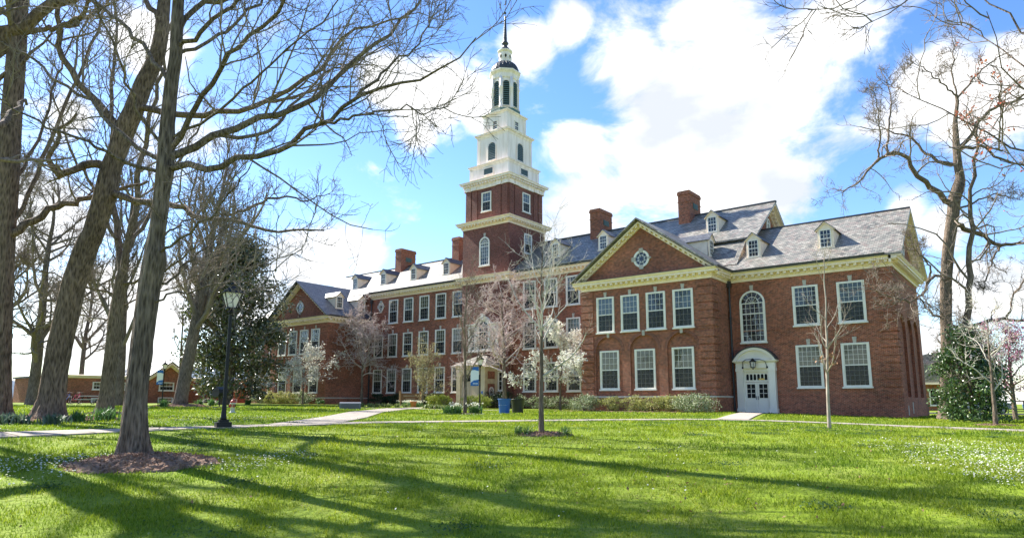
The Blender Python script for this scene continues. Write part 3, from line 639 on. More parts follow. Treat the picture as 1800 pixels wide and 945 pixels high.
# main windows
bls = ['grey', 'creamdark', 'blue', 'dark', 'grey', 'cream', 'blue', 'dark']; FR = [.5, .35, .62, .5, .8, .5, .25, .55]
for i, x in enumerate((-58.0, -55.70, -53.28, -50.86, -48.43, -46.02, -36.97, -34.55, -32.15, -29.75)):
    if i: win(x, YM, 10.16, 1.47, 2.60, bl=bls[(i * 3) % 8], frac=FR[(i * 5) % 8])
    win(x, YM, 6.48, 1.47, 2.52, bl=['creamdark', 'cream', 'dark', 'creamdark'][i % 4], key=i > 0, frac=FR[(i * 3 + 1) % 8])
    win(x, YM, 2.60, 1.47, 2.57, bl=['cream', 'creamdark'][i % 2], frac=FR[(i + 2) % 8], key=True)
round_win(-57.78, YM, 12.15, .42, .55)
for i, x in enumerate((-80, )): pass
# downspouts
for x, y, zt in ((-17.08, YP - .12, 10.05), (-59.3, YM - .14, 13.0)):
    d = MB(); d.tube([(x, y, .8), (x, y, 3), (x, y, 6), (x, y, zt - .2)], .07); d.box(x - .14, x + .14, y - .1, y + .12, zt - .35, zt + .1)
    for z in (2.5, 5, 7.5): d.box(x - .1, x + .1, y - .08, y + .12, z, z + .06)
    d.build('downspout', M_LEAD, hall)

# --- dormers: one per kind, then copies
def dormer_mesh(slope, w=1.02, h=1.30, pk=.52):
    d = MB(); dp = h / slope
    d.prism([(-w / 2, -.25), (w / 2, -.25), (w / 2, h), (0, h + pk), (-w / 2, h)], 'y', 0, .08)
    for sx in (-1, 1):
        x = sx * (w / 2 - .03); a, b = sorted((x - .03, x + .03)); d.prism([(.08, -.25), (.08, h), (dp + .05, h), (.0, -.25)], 'x', a, b)
    # white corner boards and cornice
    d.box(-w / 2 - .05, w / 2 + .05, -.06, .02, -.04, .06); 
    for sx in (-1, 1): d.prism([(sx * (w / 2 + .1), h - .1), (0, h + pk - .06), (0, h + pk + .02), (sx * (w / 2 + .1), h)], 'y', -.10, .02)
    for i in range(8):  # clapboards
        for sx in (-1, 1):
            z = .02 + i * h / 8; x = sx * w / 2; a, b = sorted((x, x + sx * .018)); d.box(a, b, .09, .09 + max(0.02, (z + .1) / slope if False else dp * (1 - 0) * 1.0 if False else 0.02), z, z + .1) if False else None
    r = MB(); q = (h + pk + .06) / slope
    for sx in (-1, 1):
        e = w / 2 + .14; ze = h - .02
        P = [(0, -.14, h + pk + .06), (sx * e, -.14, ze), (sx * e, ze / slope, ze), (0, q, h + pk + .06)]
        V = P + [(x, y, z - .05) for x, y, z in P]; r.mesh(V, [(0, 1, 2, 3), (7, 6, 5, 4), (0, 4, 5, 1), (1, 5, 6, 2), (2, 6, 7, 3)])
    wn = MB(); ww, wh = w * .60, h * .86; z0 = .12
    wn.cur = 0
    wn.box(-ww / 2 - .06, -ww / 2, -.05, .02, z0, z0 + wh); wn.box(ww / 2, ww / 2 + .06, -.05, .02, z0, z0 + wh); wn.box(-ww / 2 - .06, ww / 2 + .06, -.055, .02, z0 + wh, z0 + wh + .07); wn.box(-ww / 2 - .08, ww / 2 + .08, -.08, .02, z0 - .07, z0)
    wn.box(-ww / 2, ww / 2, -.04, 0, z0 + wh / 2 - .03, z0 + wh / 2 + .03)
    for i in (1, 2): x = -ww / 2 + ww * i / 3; wn.box(x - .012, x + .012, -.03, -.01, z0, z0 + wh)
    for j in (.25, .75): wn.box(-ww / 2, ww / 2, -.03, -.01, z0 + wh * j - .012, z0 + wh * j + .012)
    wn.cur = 1; wn.poly([(-ww / 2, -.012, z0), (ww / 2, -.012, z0), (ww / 2, -.012, z0 + wh), (-ww / 2, -.012, z0 + wh)])
    wn.cur = 2; wn.poly([(-ww / 2, -.004, z0), (ww / 2, -.004, z0), (ww / 2, -.004, z0 + wh), (-ww / 2, -.004, z0 + wh)])
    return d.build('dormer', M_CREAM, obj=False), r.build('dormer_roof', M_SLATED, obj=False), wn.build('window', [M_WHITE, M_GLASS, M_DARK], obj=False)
HV = Vector(HALL)
def dormers(spots, slope, face):
    ms = dormer_mesh(slope)
    first = None
    for p in spots:
        if first is None:
            first = link('dormer', ms[0], hall); link('dormer_roof', ms[1], first); link('window', ms[2], first); o = first
        else: o = copy_tree(first, hall)
        o.location = Vector(p) - HV; o.rotation_euler = (0, 0, 0 if face == '-y' else math.pi / 2)
MS = (17.62 - (MZ + .06)) / (54 - (YM - .58)); mroof = lambda y: MZ + .06 + MS * (y - YM + .58)
dormers([(x, 50.25, mroof(50.25)) for x in (-63.75, -58.7, -53.7, -48.7, -34.65, -29.55, -19.6)], MS, '-y')
PS = 4.07 / 5.72
dormers([(x, 47.4, EZ + .08 + PS * (47.4 - YP + .62)) for x in (-15.55, -10.73)], PS, '-y')
WSL = 4.22 / 5.79; wr = lambda c, dx: EZ + 4.30 - WSL * dx
dormers([(CR + 3.55, 47.9, wr(CR, 3.55)), (CL + 4.75 - .3, 45.4, wr(CL, 4.45)), (CL + 4.75 - .3, 48.5, wr(CL, 4.45))], WSL, '+x')
mb = MB(); mb.prism([(50.4, 14.98), (46.7, 11.40), (50.4, 11.2)], 'x', -21.4, -16.56); mb.build('valley_roof', M_SLATE, hall)
# --- chimneys
def chimney(x, y, w, d, zt):
    c = MB(); c.box(x, x + w, y, y + d, 15.5, zt - .35); c.box(x - .06, x + w + .06, y - .06, y + d + .06, zt - .35, zt - .12); c.box(x - .02, x + w + .02, y - .02, y + d + .02, zt - .12, zt)
    c.box(x - .04, x + w + .04, y - .04, y + d + .04, zt - 1.0, zt - .93)
    o = c.build('chimney', M_BRICK, hall)
    v = MB(); v.box(x + w - .02, x + w + .03, y + d * .30, y + d * .72, zt - 1.5, zt - .95 + .0)
    for k in range(5): v.box(x + w + .02, x + w + .06, y + d * .31, y + d * .71, zt - 1.48 + k * .1, zt - 1.43 + k * .1)
    v.build('vent', M_LOUVERG, o)
for x in (-59.65, -50.35, -32.45, -23.55): chimney(x, 52.8, 1.05, 2.3, 19.65)

# --- tower
TX, TY = -41.81, 51.45
tw = MB(); h = 2.95; tw.box(TX - h, TX + h, TY - h, TY + h, -.5, 18.75)
h = 2.78; tw.box(TX - h, TX + h, TY - h, TY + h, 18.7, 22.75)
for a in (-1, 1):
    for b in (-1, 1):  # corner pilasters of the upper shaft
        for (px, py) in ((a * (h - .42), b * h), (a * h, b * (h - .42)), (a * (h - 1.25), b * h), (a * h, b * (h - 1.25))):
            if abs(px) == h: tw.box(TX + px - .07, TX + px + .07, TY + py - .33, TY + py + .33, 19.2, 22.7)
            else: tw.box(TX + px - .33, TX + px + .33, TY + py - .07, TY + py + .07, 19.2, 22.7)
tower = tw.build('tower', M_BRICKD, hall)
def sq(h): return [(TX - h, TY - h), (TX + h, TY - h), (TX + h, TY + h), (TX - h, TY + h)]
def tcorn(h, z, hh, out, dent=False, name='cornice', mat=M_TWHITE):
    k = hh / .66; prof = [(0, -hh), (.04, -hh), (.06, -hh * .7), (out * .35, -hh * .6), (out * .35, -hh * .42), (out * .82, -hh * .36), (out * .82, -hh * .15), (out, 0), (0, .03)]
    c = MB(); c.sweep(sq(h), prof, z, True)
    if dent: dentils(c, sq(h), z - .02, True, .36, (.15, .12), (.1, out * .7))
    return c.build(name, mat, tower)
c = MB(); c.sweep(sq(2.95), CORN, 19.25, True); dentils(c, sq(2.95), 19.25, True); c.poly([(x, y, 19.26) for x, y in sq(3.5)]); c.build('cornice', M_CREAM, tower)
st = MB(); st.box(TX - 2.9, TX + 2.9, TY - 2.9, TY + 2.9, 22.62, 23.0)
for a in (-1, 1):
    for b in (-1, 1):
        for (px, py) in ((a * (2.9 - .42), b * 2.9), (a * 2.9, b * (2.9 - .42)), (a * 1.6, b * 2.9), (a * 2.9, b * 1.6)):
            if abs(px) == 2.9: st.box(TX + px - .08, TX + px + .08, TY + py - .36, TY + py + .36, 22.62, 23.0)
            else: st.box(TX + px - .36, TX + px + .36, TY + py - .08, TY + py + .08, 22.62, 23.0)
st.box(TX - 2.5, TX + 2.5, TY - 2.5, TY + 2.5, 23.4, 25.0)
st.box(TX - 1.98, TX + 1.98, TY - 1.98, TY + 1.98, 25.2, 28.35)
st.box(TX - 1.55, TX + 1.55, TY - 1.55, TY + 1.55, 28.6, 30.75)
for hh, z0, z1 in ((1.98, 25.3, 28.25), (1.55, 28.75, 30.65), (2.5, 23.5, 24.9)):   # corner boards
    for a in (-1, 1):
        for b in (-1, 1):
            st.box(TX + a * (hh - .16) - .2, TX + a * (hh - .16) + .2, TY + b * (hh - .16) - .2, TY + b * (hh - .16) + .2, z0, z1)
st.build('steeple_stage', M_TWHITE, tower)
tcorn(2.9, 23.5, .55, .42, True); tcorn(2.5, 25.28, .32, .2); tcorn(1.98, 28.72, .42, .28); tcorn(1.55, 30.98, .3, .22)
for hh, z in ((3.25, 23.5), (2.7, 25.28), (2.25, 28.72), (1.77, 30.98)):
    k = MB(); k.box(TX - hh + .05, TX + hh - .05, TY - hh + .05, TY + hh - .05, z - .12, z + .012); k.build('ledge', M_TWHITE, tower)
def louver(x, y, z, w, hh, face, arch, parent=tower, n=8, frame=True):
    f = MB(); a = w / 2; zs = hh - a if arch else hh
    f.cur = 1
    out = [(-a, 0), (a, 0)] + ([(a * math.cos(math.pi * i / 12), zs + a * math.sin(math.pi * i / 12)) for i in range(13)] if arch else [(a, hh), (-a, hh)])
    f.prism(out, 'y', -.02, .01)
    f.cur = 0
    for i in range(n):
        zz = .03 + i * (hh - .05) / n; ww = a if zz < zs else math.sqrt(max(0.0004, a * a - (zz - zs) ** 2))
        f.box(-ww * .97, ww * .97, -.10, -.02, zz, zz + (hh / n) * .5)
    f.cur = 2
    if frame:
        t = .07; f.box(-a - t, -a, -.1, .01, 0, zs); f.box(a, a + t, -.1, .01, 0, zs); f.box(-a - t, a + t, -.12, .01, -t, 0)
        if arch:
            for i in range(12):
                q, r = math.pi * i / 12, math.pi * (i + 1) / 12; f.prism([(k * math.cos(t_), zs + k * math.sin(t_)) for k, t_ in ((a, q), (a + t, q), (a + t, r), (a, r))], 'y', -.1, .01)
        else: f.box(-a - t, a + t, -.1, .01, hh, hh + t)
    o = Vector((0, 0, 0)); p = parent
    while p is not None: o += p.location; p = p.parent
    return f, o
def put_louver(x, y, z, w, hh, rz, arch, n=8, mat=M_LOUVER):
    f, o = louver(x, y, z, w, hh, None, arch, n=n)
    return link('louver', f.build('louver', [mat, M_DARK, M_TWHITE], obj=False), tower, Vector((x, y, z)) - o, rz)
for (dx, dy, rz) in ((0, -1, 0), (1, 0, math.pi / 2)):
    put_louver(TX + dx * 2.5, TY + dy * 2.5, 24.12, 1.15, .62, rz, False, 5)
    put_louver(TX + dx * 1.98, TY + dy * 1.98, 25.75, .95, 1.85, rz, True, 10)
    fx = '-y' if dy else '+x'
    win(TX + dx * 1.55, TY + dy * 1.55, 29.15, .72, .95, fx, cols=2, rows=(2, 2), parent=tower, casing=.07)
    win(TX + dx * 2.78, TY + dy * 2.78, 20.25, 1.25, 1.95, fx, cols=3, rows=(2, 2), parent=tower, bl='blue' , casing=.1)
win(TX - .05, TY - 2.95, 14.75, 1.3, 2.85, cols=4, rows=(5, 1), arch=True, key=True, parent=tower, split=.85, bl='creamdark', frac=.7)
win(TX + 2.95, TY + .05, 16.05, 1.25, 1.95, '+x', cols=4, rows=(3, 3), parent=tower, bl='creamdark')
# belfry
b = MB(); pi8 = math.pi / 8
b.lathe([(1.80, 30.9), (1.68, 31.12), (1.66, 31.42), (1.5, 31.46)], TX, TY, 8, False, pi8); b.build('belfry_base', M_COPPER, tower)
b = MB(); b.lathe([(1.40, 31.4), (1.40, 35.05)], TX, TY, 8, False, pi8)
for k in range(8):
    a = k * math.pi / 4 + pi8; cx, cy = TX + 1.43 * math.cos(a), TY + 1.43 * math.sin(a)
    b.lathe([(.21, 31.42), (.21, 31.6), (.155, 31.66), (.14, 33.6), (.2, 33.68), (.2, 33.85), (.16, 33.9), (.17, 34.9)], cx, cy, 10, True)
b.lathe([(1.46, 34.85), (1.50, 34.95), (1.50, 35.35), (1.58, 35.45), (1.72, 35.62), (1.72, 35.74), (1.4, 35.8)], TX, TY, 8, False, pi8)
b.build('belfry', M_TWHITE, tower)
for k in range(8):
    a = k * math.pi / 4; r = 1.40 * math.cos(pi8)
    put_louver(TX + r * math.cos(a), TY + r * math.sin(a), 31.75, .66, 2.75, a + math.pi / 2, True, 12, M_LOUVERG)
d = MB(); prof = [(1.42, 35.76), (1.46, 35.9), (1.43, 36.15), (1.30, 36.5), (1.08, 36.78), (.85, 36.93), (.74, 37.0)]
d.lathe(prof, TX, TY, 24, True)
for k in range(24):
    a = k * math.pi / 12; d.tube([(TX + (r + .01) * math.cos(a), TY + (r + .01) * math.sin(a), z) for r, z in prof], .022, 4)
d.build('dome', M_DOME, tower)
l = MB(); l.lathe([(.74, 36.9), (.74, 37.05), (.66, 37.1), (.66, 38.1), (.72, 38.16), (.80, 38.28), (.80, 38.36), (.6, 38.4)], TX, TY, 16, False)
l.build('lantern', M_TWHITE, tower)
for k in range(8):
    a = k * math.pi / 4; q = MB(); n = 14
    q.cur = 0
    for i in range(n):
        t0, t1 = 2 * math.pi * i / n, 2 * math.pi * (i + 1) / n
        q.prism([(.11 * math.cos(t0), .21 * math.sin(t0)), (.15 * math.cos(t0), .26 * math.sin(t0)), (.15 * math.cos(t1), .26 * math.sin(t1)), (.11 * math.cos(t1), .21 * math.sin(t1))], 'y', -.05, .02)
    q.cur = 1; q.prism([(.11 * math.cos(2 * math.pi * i / n), .21 * math.sin(2 * math.pi * i / n)) for i in range(n)], 'y', -.02, .02)
    link('oval_opening', q.build('oval_opening', [M_TWHITE, M_DARK], obj=False), tower, Vector((TX + .64 * math.cos(a), TY + .64 * math.sin(a), 37.6)) - HV, a + math.pi / 2)
s_ = MB(); s_.lathe([(.66, 38.38), (.62, 38.5), (.48, 38.68), (.30, 38.85), (.22, 39.0), (.24, 39.1), (.36, 39.25), (.37, 39.32), (.26, 39.48), (.21, 39.55), (.20, 39.7), (.16, 40.7), (.115, 41.7), (.075, 42.45), (.02, 42.55)], TX, TY, 16, True)
for z in np.arange(39.9, 42.3, .3): r = .2 - (z - 39.7) * .045; s_.lathe([(r * .9, z), (r + .02, z + .03), (r * .9, z + .06)], TX, TY, 12)
s_.build('spire', M_DOME, tower)
v = MB(); v.tube([(TX, TY, 42.4), (TX, TY, 43), (TX, TY, 44.5)], .025, 6); v.lathe([(.02, 42.68), (.1, 42.73), (.135, 42.82), (.1, 42.91), (.02, 42.96)], TX, TY, 12)
v.tube([(TX - .35, TY, 43.3), (TX, TY, 43.3), (TX + .35, TY, 43.3)], .015, 5)
v.prism([(TX - .3, 43.85), (TX + .15, 43.75), (TX + .2, 44.5), (TX + .05, 44.2), (TX - .05, 43.95)], 'y', TY - .012, TY + .012); v.build('weathervane', M_DOME, tower)

# --- Palladian window over the porch, porch and sidelight
px, py = -41.88, 48.5
win(px, py, 6.55, 1.42, 2.85, cols=4, rows=(5, 1), arch=True, bl='dark', split=.8)
for sx in (-1, 1): win(px + sx * 1.35, py, 6.55, .62, 1.85, cols=2, rows=(3, 3), bl='dark', casing=.1)
q = MB()
for sx in (-1, 1):
    for dx in (.84, 1.80): x = px + sx * dx; q.box(x - .1, x + .1, py - .16, py + .02, 6.45, 8.45)
    a, b_ = sorted((px + sx * .72, px + sx * 1.95)); q.box(a, b_, py - .2, py + .02, 8.42, 8.95); a, b_ = sorted((px + sx * .70, px + sx * 2.05)); q.box(a, b_, py - .30, py + .02, 8.95, 9.08)
for i in range(16):
    a, b_ = math.pi * i / 16, math.pi * (i + 1) / 16
    q.prism([(px + k * math.cos(t), 8.69 + k * math.sin(t)) for k, t in ((.72, a), (1.02, a), (1.02, b_), (.72, b_))], 'y', py - .14, py + .02)
    q.prism([(px + k * math.cos(t), 8.69 + k * math.sin(t)) for k, t in ((1.0, a), (1.1, a), (1.1, b_), (1.0, b_))], 'y', py - .24, py + .02)
q.prism([(px - .12, 9.4), (px + .12, 9.4), (px + .2, 10.0), (px - .2, 10.0)], 'y', py - .28, py + .02); q.box(px - 2.0, px + 2.0, py - .2, py + .02, 6.35, 6.47)
q.build('window_surround', M_WHITE, hall)
win(-39.75, py, 2.7, .62, 1.75, cols=1, rows=(2, 2), bl='dark', casing=.1)
py0, py1, hx = 46.7, 48.5, 1.72
p = MB(); p.box(px - hx, px + hx, py0 + .12, py1, .3, 4.85)
for sx in (-1, 1): p.box(px + sx * (hx - .2) - .24, px + sx * (hx - .2) + .24, py0 - .04, py0 + .2, .3, 4.7); p.box(px + sx * hx - .06, px + sx * hx + .06, py0, py0 + .3, .3, 4.7); p.box(px + sx * hx - .06, px + sx * hx + .06, py1 - .35, py1, .3, 4.7); p.box(px + sx * hx - .05, px + sx * hx + .05, py0, py1, 3.35, 3.7)
p.box(px - hx, px + hx, py0, py0 + .2, 4.2, 4.85); p.sweep([(px - hx, py1), (px - hx, py0), (px + hx, py0), (px + hx, py1)], [(0, -.35), (.08, -.3), (.1, -.15), (.28, -.1), (.34, 0), (0, .02)], 5.0)
porch = p.build('porch', plain('porch_stucco', (.66, .55, .36), .7, .3, noise=(.56, .46, .30), nscale=3), hall)
pr = MB(); e = .42; zr = 6.0
A = [(px - hx - e, py0 - e, 4.98), (px + hx + e, py0 - e, 4.98), (px + hx + e, py1, 4.98), (px - hx - e, py1, 4.98)]; T0, T1 = (px - .55, py1 - .1, zr), (px + .55, py1 - .1, zr); 
pr.mesh(A + [T0, T1, (px - .55, py1, zr), (px + .55, py1, zr)], [(0, 1, 5, 4), (1, 2, 7, 5), (3, 0, 4, 6), (4, 5, 7, 6), (3, 2, 1, 0)]); pr.build('porch_roof', M_SLATE, porch)
pb = MB(); pb.box(px + hx - .02, px + hx + .03, py0 + .42, py1 - .4, 3.75, 4.45); pb.box(px + hx - .02, px + hx + .03, py0 + .42, py1 - .4, .6, 3.3); pb.build('brick_panel', M_BRICK, porch)
ow = round_win(px + hx + .02, (py0 + py1) / 2, 2.55, .34, .48, 'oval_window', porch, '+x', False)
dm = plain('tan_door_paint', (.50, .41, .29), .6, .3)
dd = MB(); dd.box(px - 1.1, px + 1.1, py0 + .05, py0 + .13, 1.0, 3.5)
for sx in (-1, 1):
    for z0, z1 in ((1.2, 1.95), (2.1, 3.3)): x = px + sx * .55; dd.box(x - .38, x + .38, py0 + .02, py0 + .06, z0, z1)
    dd.tube([(px + sx * .1, py0 - .02, 2.0), (px + sx * .1, py0 - .02, 2.15), (px + sx * .1, py0 - .02, 2.3)], .02, 6)
dd.build('porch_door', dm, porch)
tr = MB(); tr.box(px - 1.05, px + 1.05, py0 + .06, py0 + .13, 3.55, 4.12); tr.build('transom', M_DARK, porch)
nt_ = MB(); nt_.box(px + 1.35, px + 1.55, py0 - .06, py0 - .03, 2.3, 2.62); nt_.build('notice', plain('blue_notice', (.05, .16, .5), .4, .5), porch)

# --- the side entrance with its segmental pediment
dx, dy, z0 = -15.48, YP, .98
q = MB()
for sx in (-1, 1):
    a, b_ = sorted((dx + sx * .86, dx + sx * 1.30)); q.box(a, b_, dy - .34, dy + .02, z0, 3.95); q.box(a - .04, b_ + .04, dy - .39, dy + .02, z0, z0 + .28); q.box(a - .04, b_ + .04, dy - .39, dy + .02, 3.75, 3.95)
    a, b_ = sorted((dx + sx * .80, dx + sx * .88)); q.box(a, b_, dy - .2, dy + .02, z0, 3.8)
q.box(dx - 1.32, dx + 1.32, dy - .36, dy + .02, 3.95, 4.38); q.box(dx - .86, dx + .86, dy - .2, dy + .02, 3.72, 3.96)
q.sweep([(dx - 1.32, dy), (dx - 1.32, dy - .36), (dx + 1.32, dy - .36), (dx + 1.32, dy)], [(0, -.06), (.05, -.05), (.16, .03), (.18, .1), (0, .12)], 4.38)
cz, rr = 3.72, 1.56; n = 18; a0 = math.asin((4.46 - cz) / rr)
arc = [(dx + rr * math.cos(a0 + (math.pi - 2 * a0) * i / n), cz + rr * math.sin(a0 + (math.pi - 2 * a0) * i / n)) for i in range(n + 1)]
q.prism([(x, z) for x, z in arc], 'y', dy - .36, dy + .02)
for (x0_, z0_), (x1_, z1_) in zip(arc[:-1], arc[1:]):
    f = lambda x, z, k: (dx + (x - dx) * k, cz + (z - cz) * k)
    q.prism([f(x0_, z0_, .93), f(x0_, z0_, 1.04), f(x1_, z1_, 1.04), f(x1_, z1_, .93)], 'y', dy - .54, dy + .02)
entr = q.build('doorway', M_WHITE, hall)
q = MB()
for (x0_, z0_), (x1_, z1_) in zip(arc[:-1], arc[1:]): q.prism([f(x0_, z0_, 1.042), f(x0_, z0_, 1.10), f(x1_, z1_, 1.10), f(x1_, z1_, 1.042)], 'y', dy - .58, dy + .02)
q.build('pediment_roof', M_LEAD, entr)
stp = MB(); stp.box(dx - 1.45, dx + 1.45, dy - .75, dy + .02, .3, z0); stp.box(dx - 1.7, dx + 1.7, dy - 1.2, dy - .75, .3, z0 - .14); stp.build('step', M_STONE, entr)
for sx in (-1, 1):
    q = MB(); x = dx + sx * .41; q.box(x - .405, x + .405, dy - .1, dy - .04, z0, 3.02)
    q.box(x - .31, x + .31, dy - .125, dy - .09, z0 + .2, z0 + .82)
    o = q.build('door', M_WHITE, entr)
    g = MB(); g.cur = 0; g.box(x - .27, x + .27, dy - .115, dy - .09, z0 + .98, z0 + 1.9); g.cur = 1
    g.box(x - .014, x + .014, dy - .135, dy - .11, z0 + .98, z0 + 1.9)
    for k in (1, 2): z = z0 + .98 + .92 * k / 3; g.box(x - .27, x + .27, dy - .135, dy - .11, z - .014, z + .014)
    g.build('door_glazing', [M_DARK, M_WHITE], entr)
    hd = MB(); hd.tube([(dx + sx * .07, dy - .17, z0 + .85), (dx + sx * .07, dy - .17, z0 + .95), (dx + sx * .07, dy - .17, z0 + 1.1)], .018, 6); hd.build('door_handle', M_BLACK, entr)
q = MB(); q.cur = 0; q.box(dx - .82, dx + .82, dy - .1, dy - .04, 3.04, 3.72); q.cur = 1
for k in range(6):
    x = dx - .62 + k * .248; q.prism([(x - .085, 3.16), (x + .085, 3.16)] + [(x + .085 * math.cos(math.pi * i / 8), 3.48 + .085 * math.sin(math.pi * i / 8)) for i in range(9)], 'y', dy - .112, dy - .1)
q.build('transom', [M_WHITE, M_DARK], entr)
ln = MB(); lx, ly, lz = dx, dy - .75, 4.05
ln.lathe([(.05, lz + .55), (.08, lz + .48), (.24, lz + .34), (.26, lz + .32), (.2, lz + .3)], lx, ly, 6, False)
for k in range(6): a = k * math.pi / 3; ln.tube([(lx + .2 * math.cos(a), ly + .2 * math.sin(a), lz + .32), (lx + .15 * math.cos(a), ly + .15 * math.sin(a), lz - .05)], .014, 4)
ln.lathe([(.15, lz - .09), (.17, lz - .05), (.02, lz - .03)], lx, ly, 6, False); ln.lathe([(.03, lz - .2), (.05, lz - .15), (.03, lz - .09)], lx, ly, 6)
for sx in (-1, 1): ln.tube([(dx + sx * .82, dy - .36, lz - .05), (dx + sx * .75, dy - .55, lz + .35), (dx + sx * .45, ly, lz + .48), (dx, ly, lz + .5)], .022, 6); ln.lathe([(.02, lz - .12), (.06, lz - .1), (.06, lz), (.02, lz + .02)], dx + sx * .82, dy - .4, 8)
ln.cur = 1; ln.lathe([(.12, lz - .04), (.17, lz + .3)], lx, ly, 6, False)
ln.build('entrance_lantern', [M_BLACK, M_LAMPG], entr)
ds = MB(); ds.cur = 0; ds.box(dx + .14, dx + .52, dy - .128, dy - .116, 3.17, 3.27); ds.build('transom_glow', plain('yellow_glow_paint', (.75, .5, .12), .5), entr)  # yellow patch painted on the transom in place of a glow of light

# ================================================================== TREES
def resample(L, m, wob=0.0, rng=None):
    L = np.asarray(L, float); P = L[:, :3]; d = np.r_[0, np.cumsum(np.linalg.norm(np.diff(P, axis=0), axis=1))]
    t = np.linspace(0, d[-1], m); Q = np.column_stack([np.interp(t, d, L[:, k]) for k in range(4)])
    for _ in range(1): Q[1:-1, :3] = Q[1:-1, :3] * .6 + .2 * (Q[:-2, :3] + Q[2:, :3])
    return Q
def unit(v): return v / (np.linalg.norm(v, axis=-1, keepdims=True) + 1e-9)
def spawn(P, R, k, rng, lk, t0=.15, t1=1.0, ang=(35, 65), up=.15, n=6, rk=.55, rmin=.006, wob=.25, lmin=.3, lens=None, droop=0.0):
    """k children from every parent centre line; returns (M*k, n, 3), (M*k, n)"""
    M, m, _ = P.shape
    t = rng.uniform(t0, t1, (M, k)); t[:, 0] = t1 * .985
    x = t * (m - 1); i = np.minimum(x.astype(int), m - 2); fr = (x - i)[..., None]
    ar = np.arange(M)[:, None]
    p = P[ar, i] * (1 - fr) + P[ar, i + 1] * fr; r = R[ar, i] * (1 - fr[..., 0]) + R[ar, i + 1] * fr[..., 0]
    T = unit(P[ar, i + 1] - P[ar, i])
    L = np.linalg.norm(np.diff(P, axis=1), axis=2).sum(1)[:, None] if lens is None else lens
    A = unit(rng.normal(size=(M, k, 3))); side = unit(np.cross(T, A)); a = np.radians(rng.uniform(ang[0], ang[1], (M, k)))[..., None]
    a[:, 0] *= .35
    D = unit(T * np.cos(a) + side * np.sin(a) + np.array([0, 0, up]))
    l = np.maximum(L * lk * (1.05 - .62 * t) * rng.uniform(.55, 1.2, (M, k)), lmin)
    D = D.reshape(-1, 3); p = p.reshape(-1, 3); r = r.reshape(-1); l = l.reshape(-1)
    st = (l / (n - 1))[:, None]; out = [p]; d = D
    for j in range(n - 1):
        d = unit(d + rng.normal(size=d.shape) * wob * .55 + np.array([0, 0, up * .45 - droop])); p = p + d * st; out.append(p)
    Q = np.stack(out, 1); r0 = np.maximum(np.minimum(r * rk, l * .035 + rmin), rmin); s = np.linspace(1, .35, n)[None, :]
    return Q, np.maximum(r0[:, None] * s, rmin * .8)
def multi_tube_mesh(name, groups, mat):
    Vs = []; Fs = []; o = 0
    for P, R, s in groups:
        V, F = tubes(np.asarray(P, float), np.asarray(R, float), s); Vs.append(V); Fs.append(F + o); o += len(V)
    return fast_mesh(name, np.concatenate(Vs), np.concatenate(Fs), mat)
def bumpy_trunk(tr, m, s, rng, flare=0.0):
    if s >= 18: m, s = 170, 72
    Q = resample(tr, m); P = Q[None, :, :3]; R = Q[None, :, 3]
    V, F = tubes(P, R, s); V = V.reshape(m, s, 3)
    a = np.arange(s) * 2 * np.pi / s; ph = rng.uniform(0, 6.28, 4)
    k = 1 + .05 * np.sin(3 * a[None, :] + ph[0] + np.linspace(0, 5, m)[:, None]) + .03 * np.sin(5 * a[None, :] + ph[1] - np.linspace(0, 9, m)[:, None]) + rng.normal(size=(m, s)) * .012
    if s > 40:
        zz = np.linspace(0, 1, m)[:, None]; dr = np.cumsum(rng.normal(size=(m, 1)) * .10, 0)
        k = k + .022 * np.abs(np.sin(9 * a[None, :] + ph[2] + dr + 6 * zz)) + .016 * np.sin(19 * a[None, :] - dr * 1.7 + 11 * zz) + .012 * np.sin(31 * a[None, :] + 2 * dr)
        k = k - .045
        for _ in range(9):
            kz, ka = rng.uniform(.04, .6), rng.uniform(0, 6.28); da = (a[None, :] - ka + np.pi) % (2 * np.pi) - np.pi; k = k + rng.uniform(.04, .11) * np.exp(-(da / .35) ** 2 - ((zz - kz) / .012) ** 2)
    dist = np.r_[0, np.cumsum(np.linalg.norm(np.diff(Q[:, :3], axis=0), axis=1))]
    fl = np.exp(-dist / .45)[:, None] * flare; k = k + fl * (.5 + .5 * np.sin(5 * a[None, :] + ph[2]) + .25 * np.sin(8 * a[None, :] + ph[3]))
    V = P[0][:, None, :] + (V - P[0][:, None, :]) * k[..., None]
    return V.reshape(-1, 3), F
def tree_object(name, label, group, base, trunk_mesh, limb_meshes, crown_mesh, cat='tree', extra=()):
    t = thing(name, label, cat, base, group)
    if trunk_mesh: link('trunk', trunk_mesh, t)
    for m in limb_meshes: link('limb', m, t)
    if crown_mesh: link('crown', crown_mesh, t)
    for n_, m in extra: link(n_, m, t)
    return t
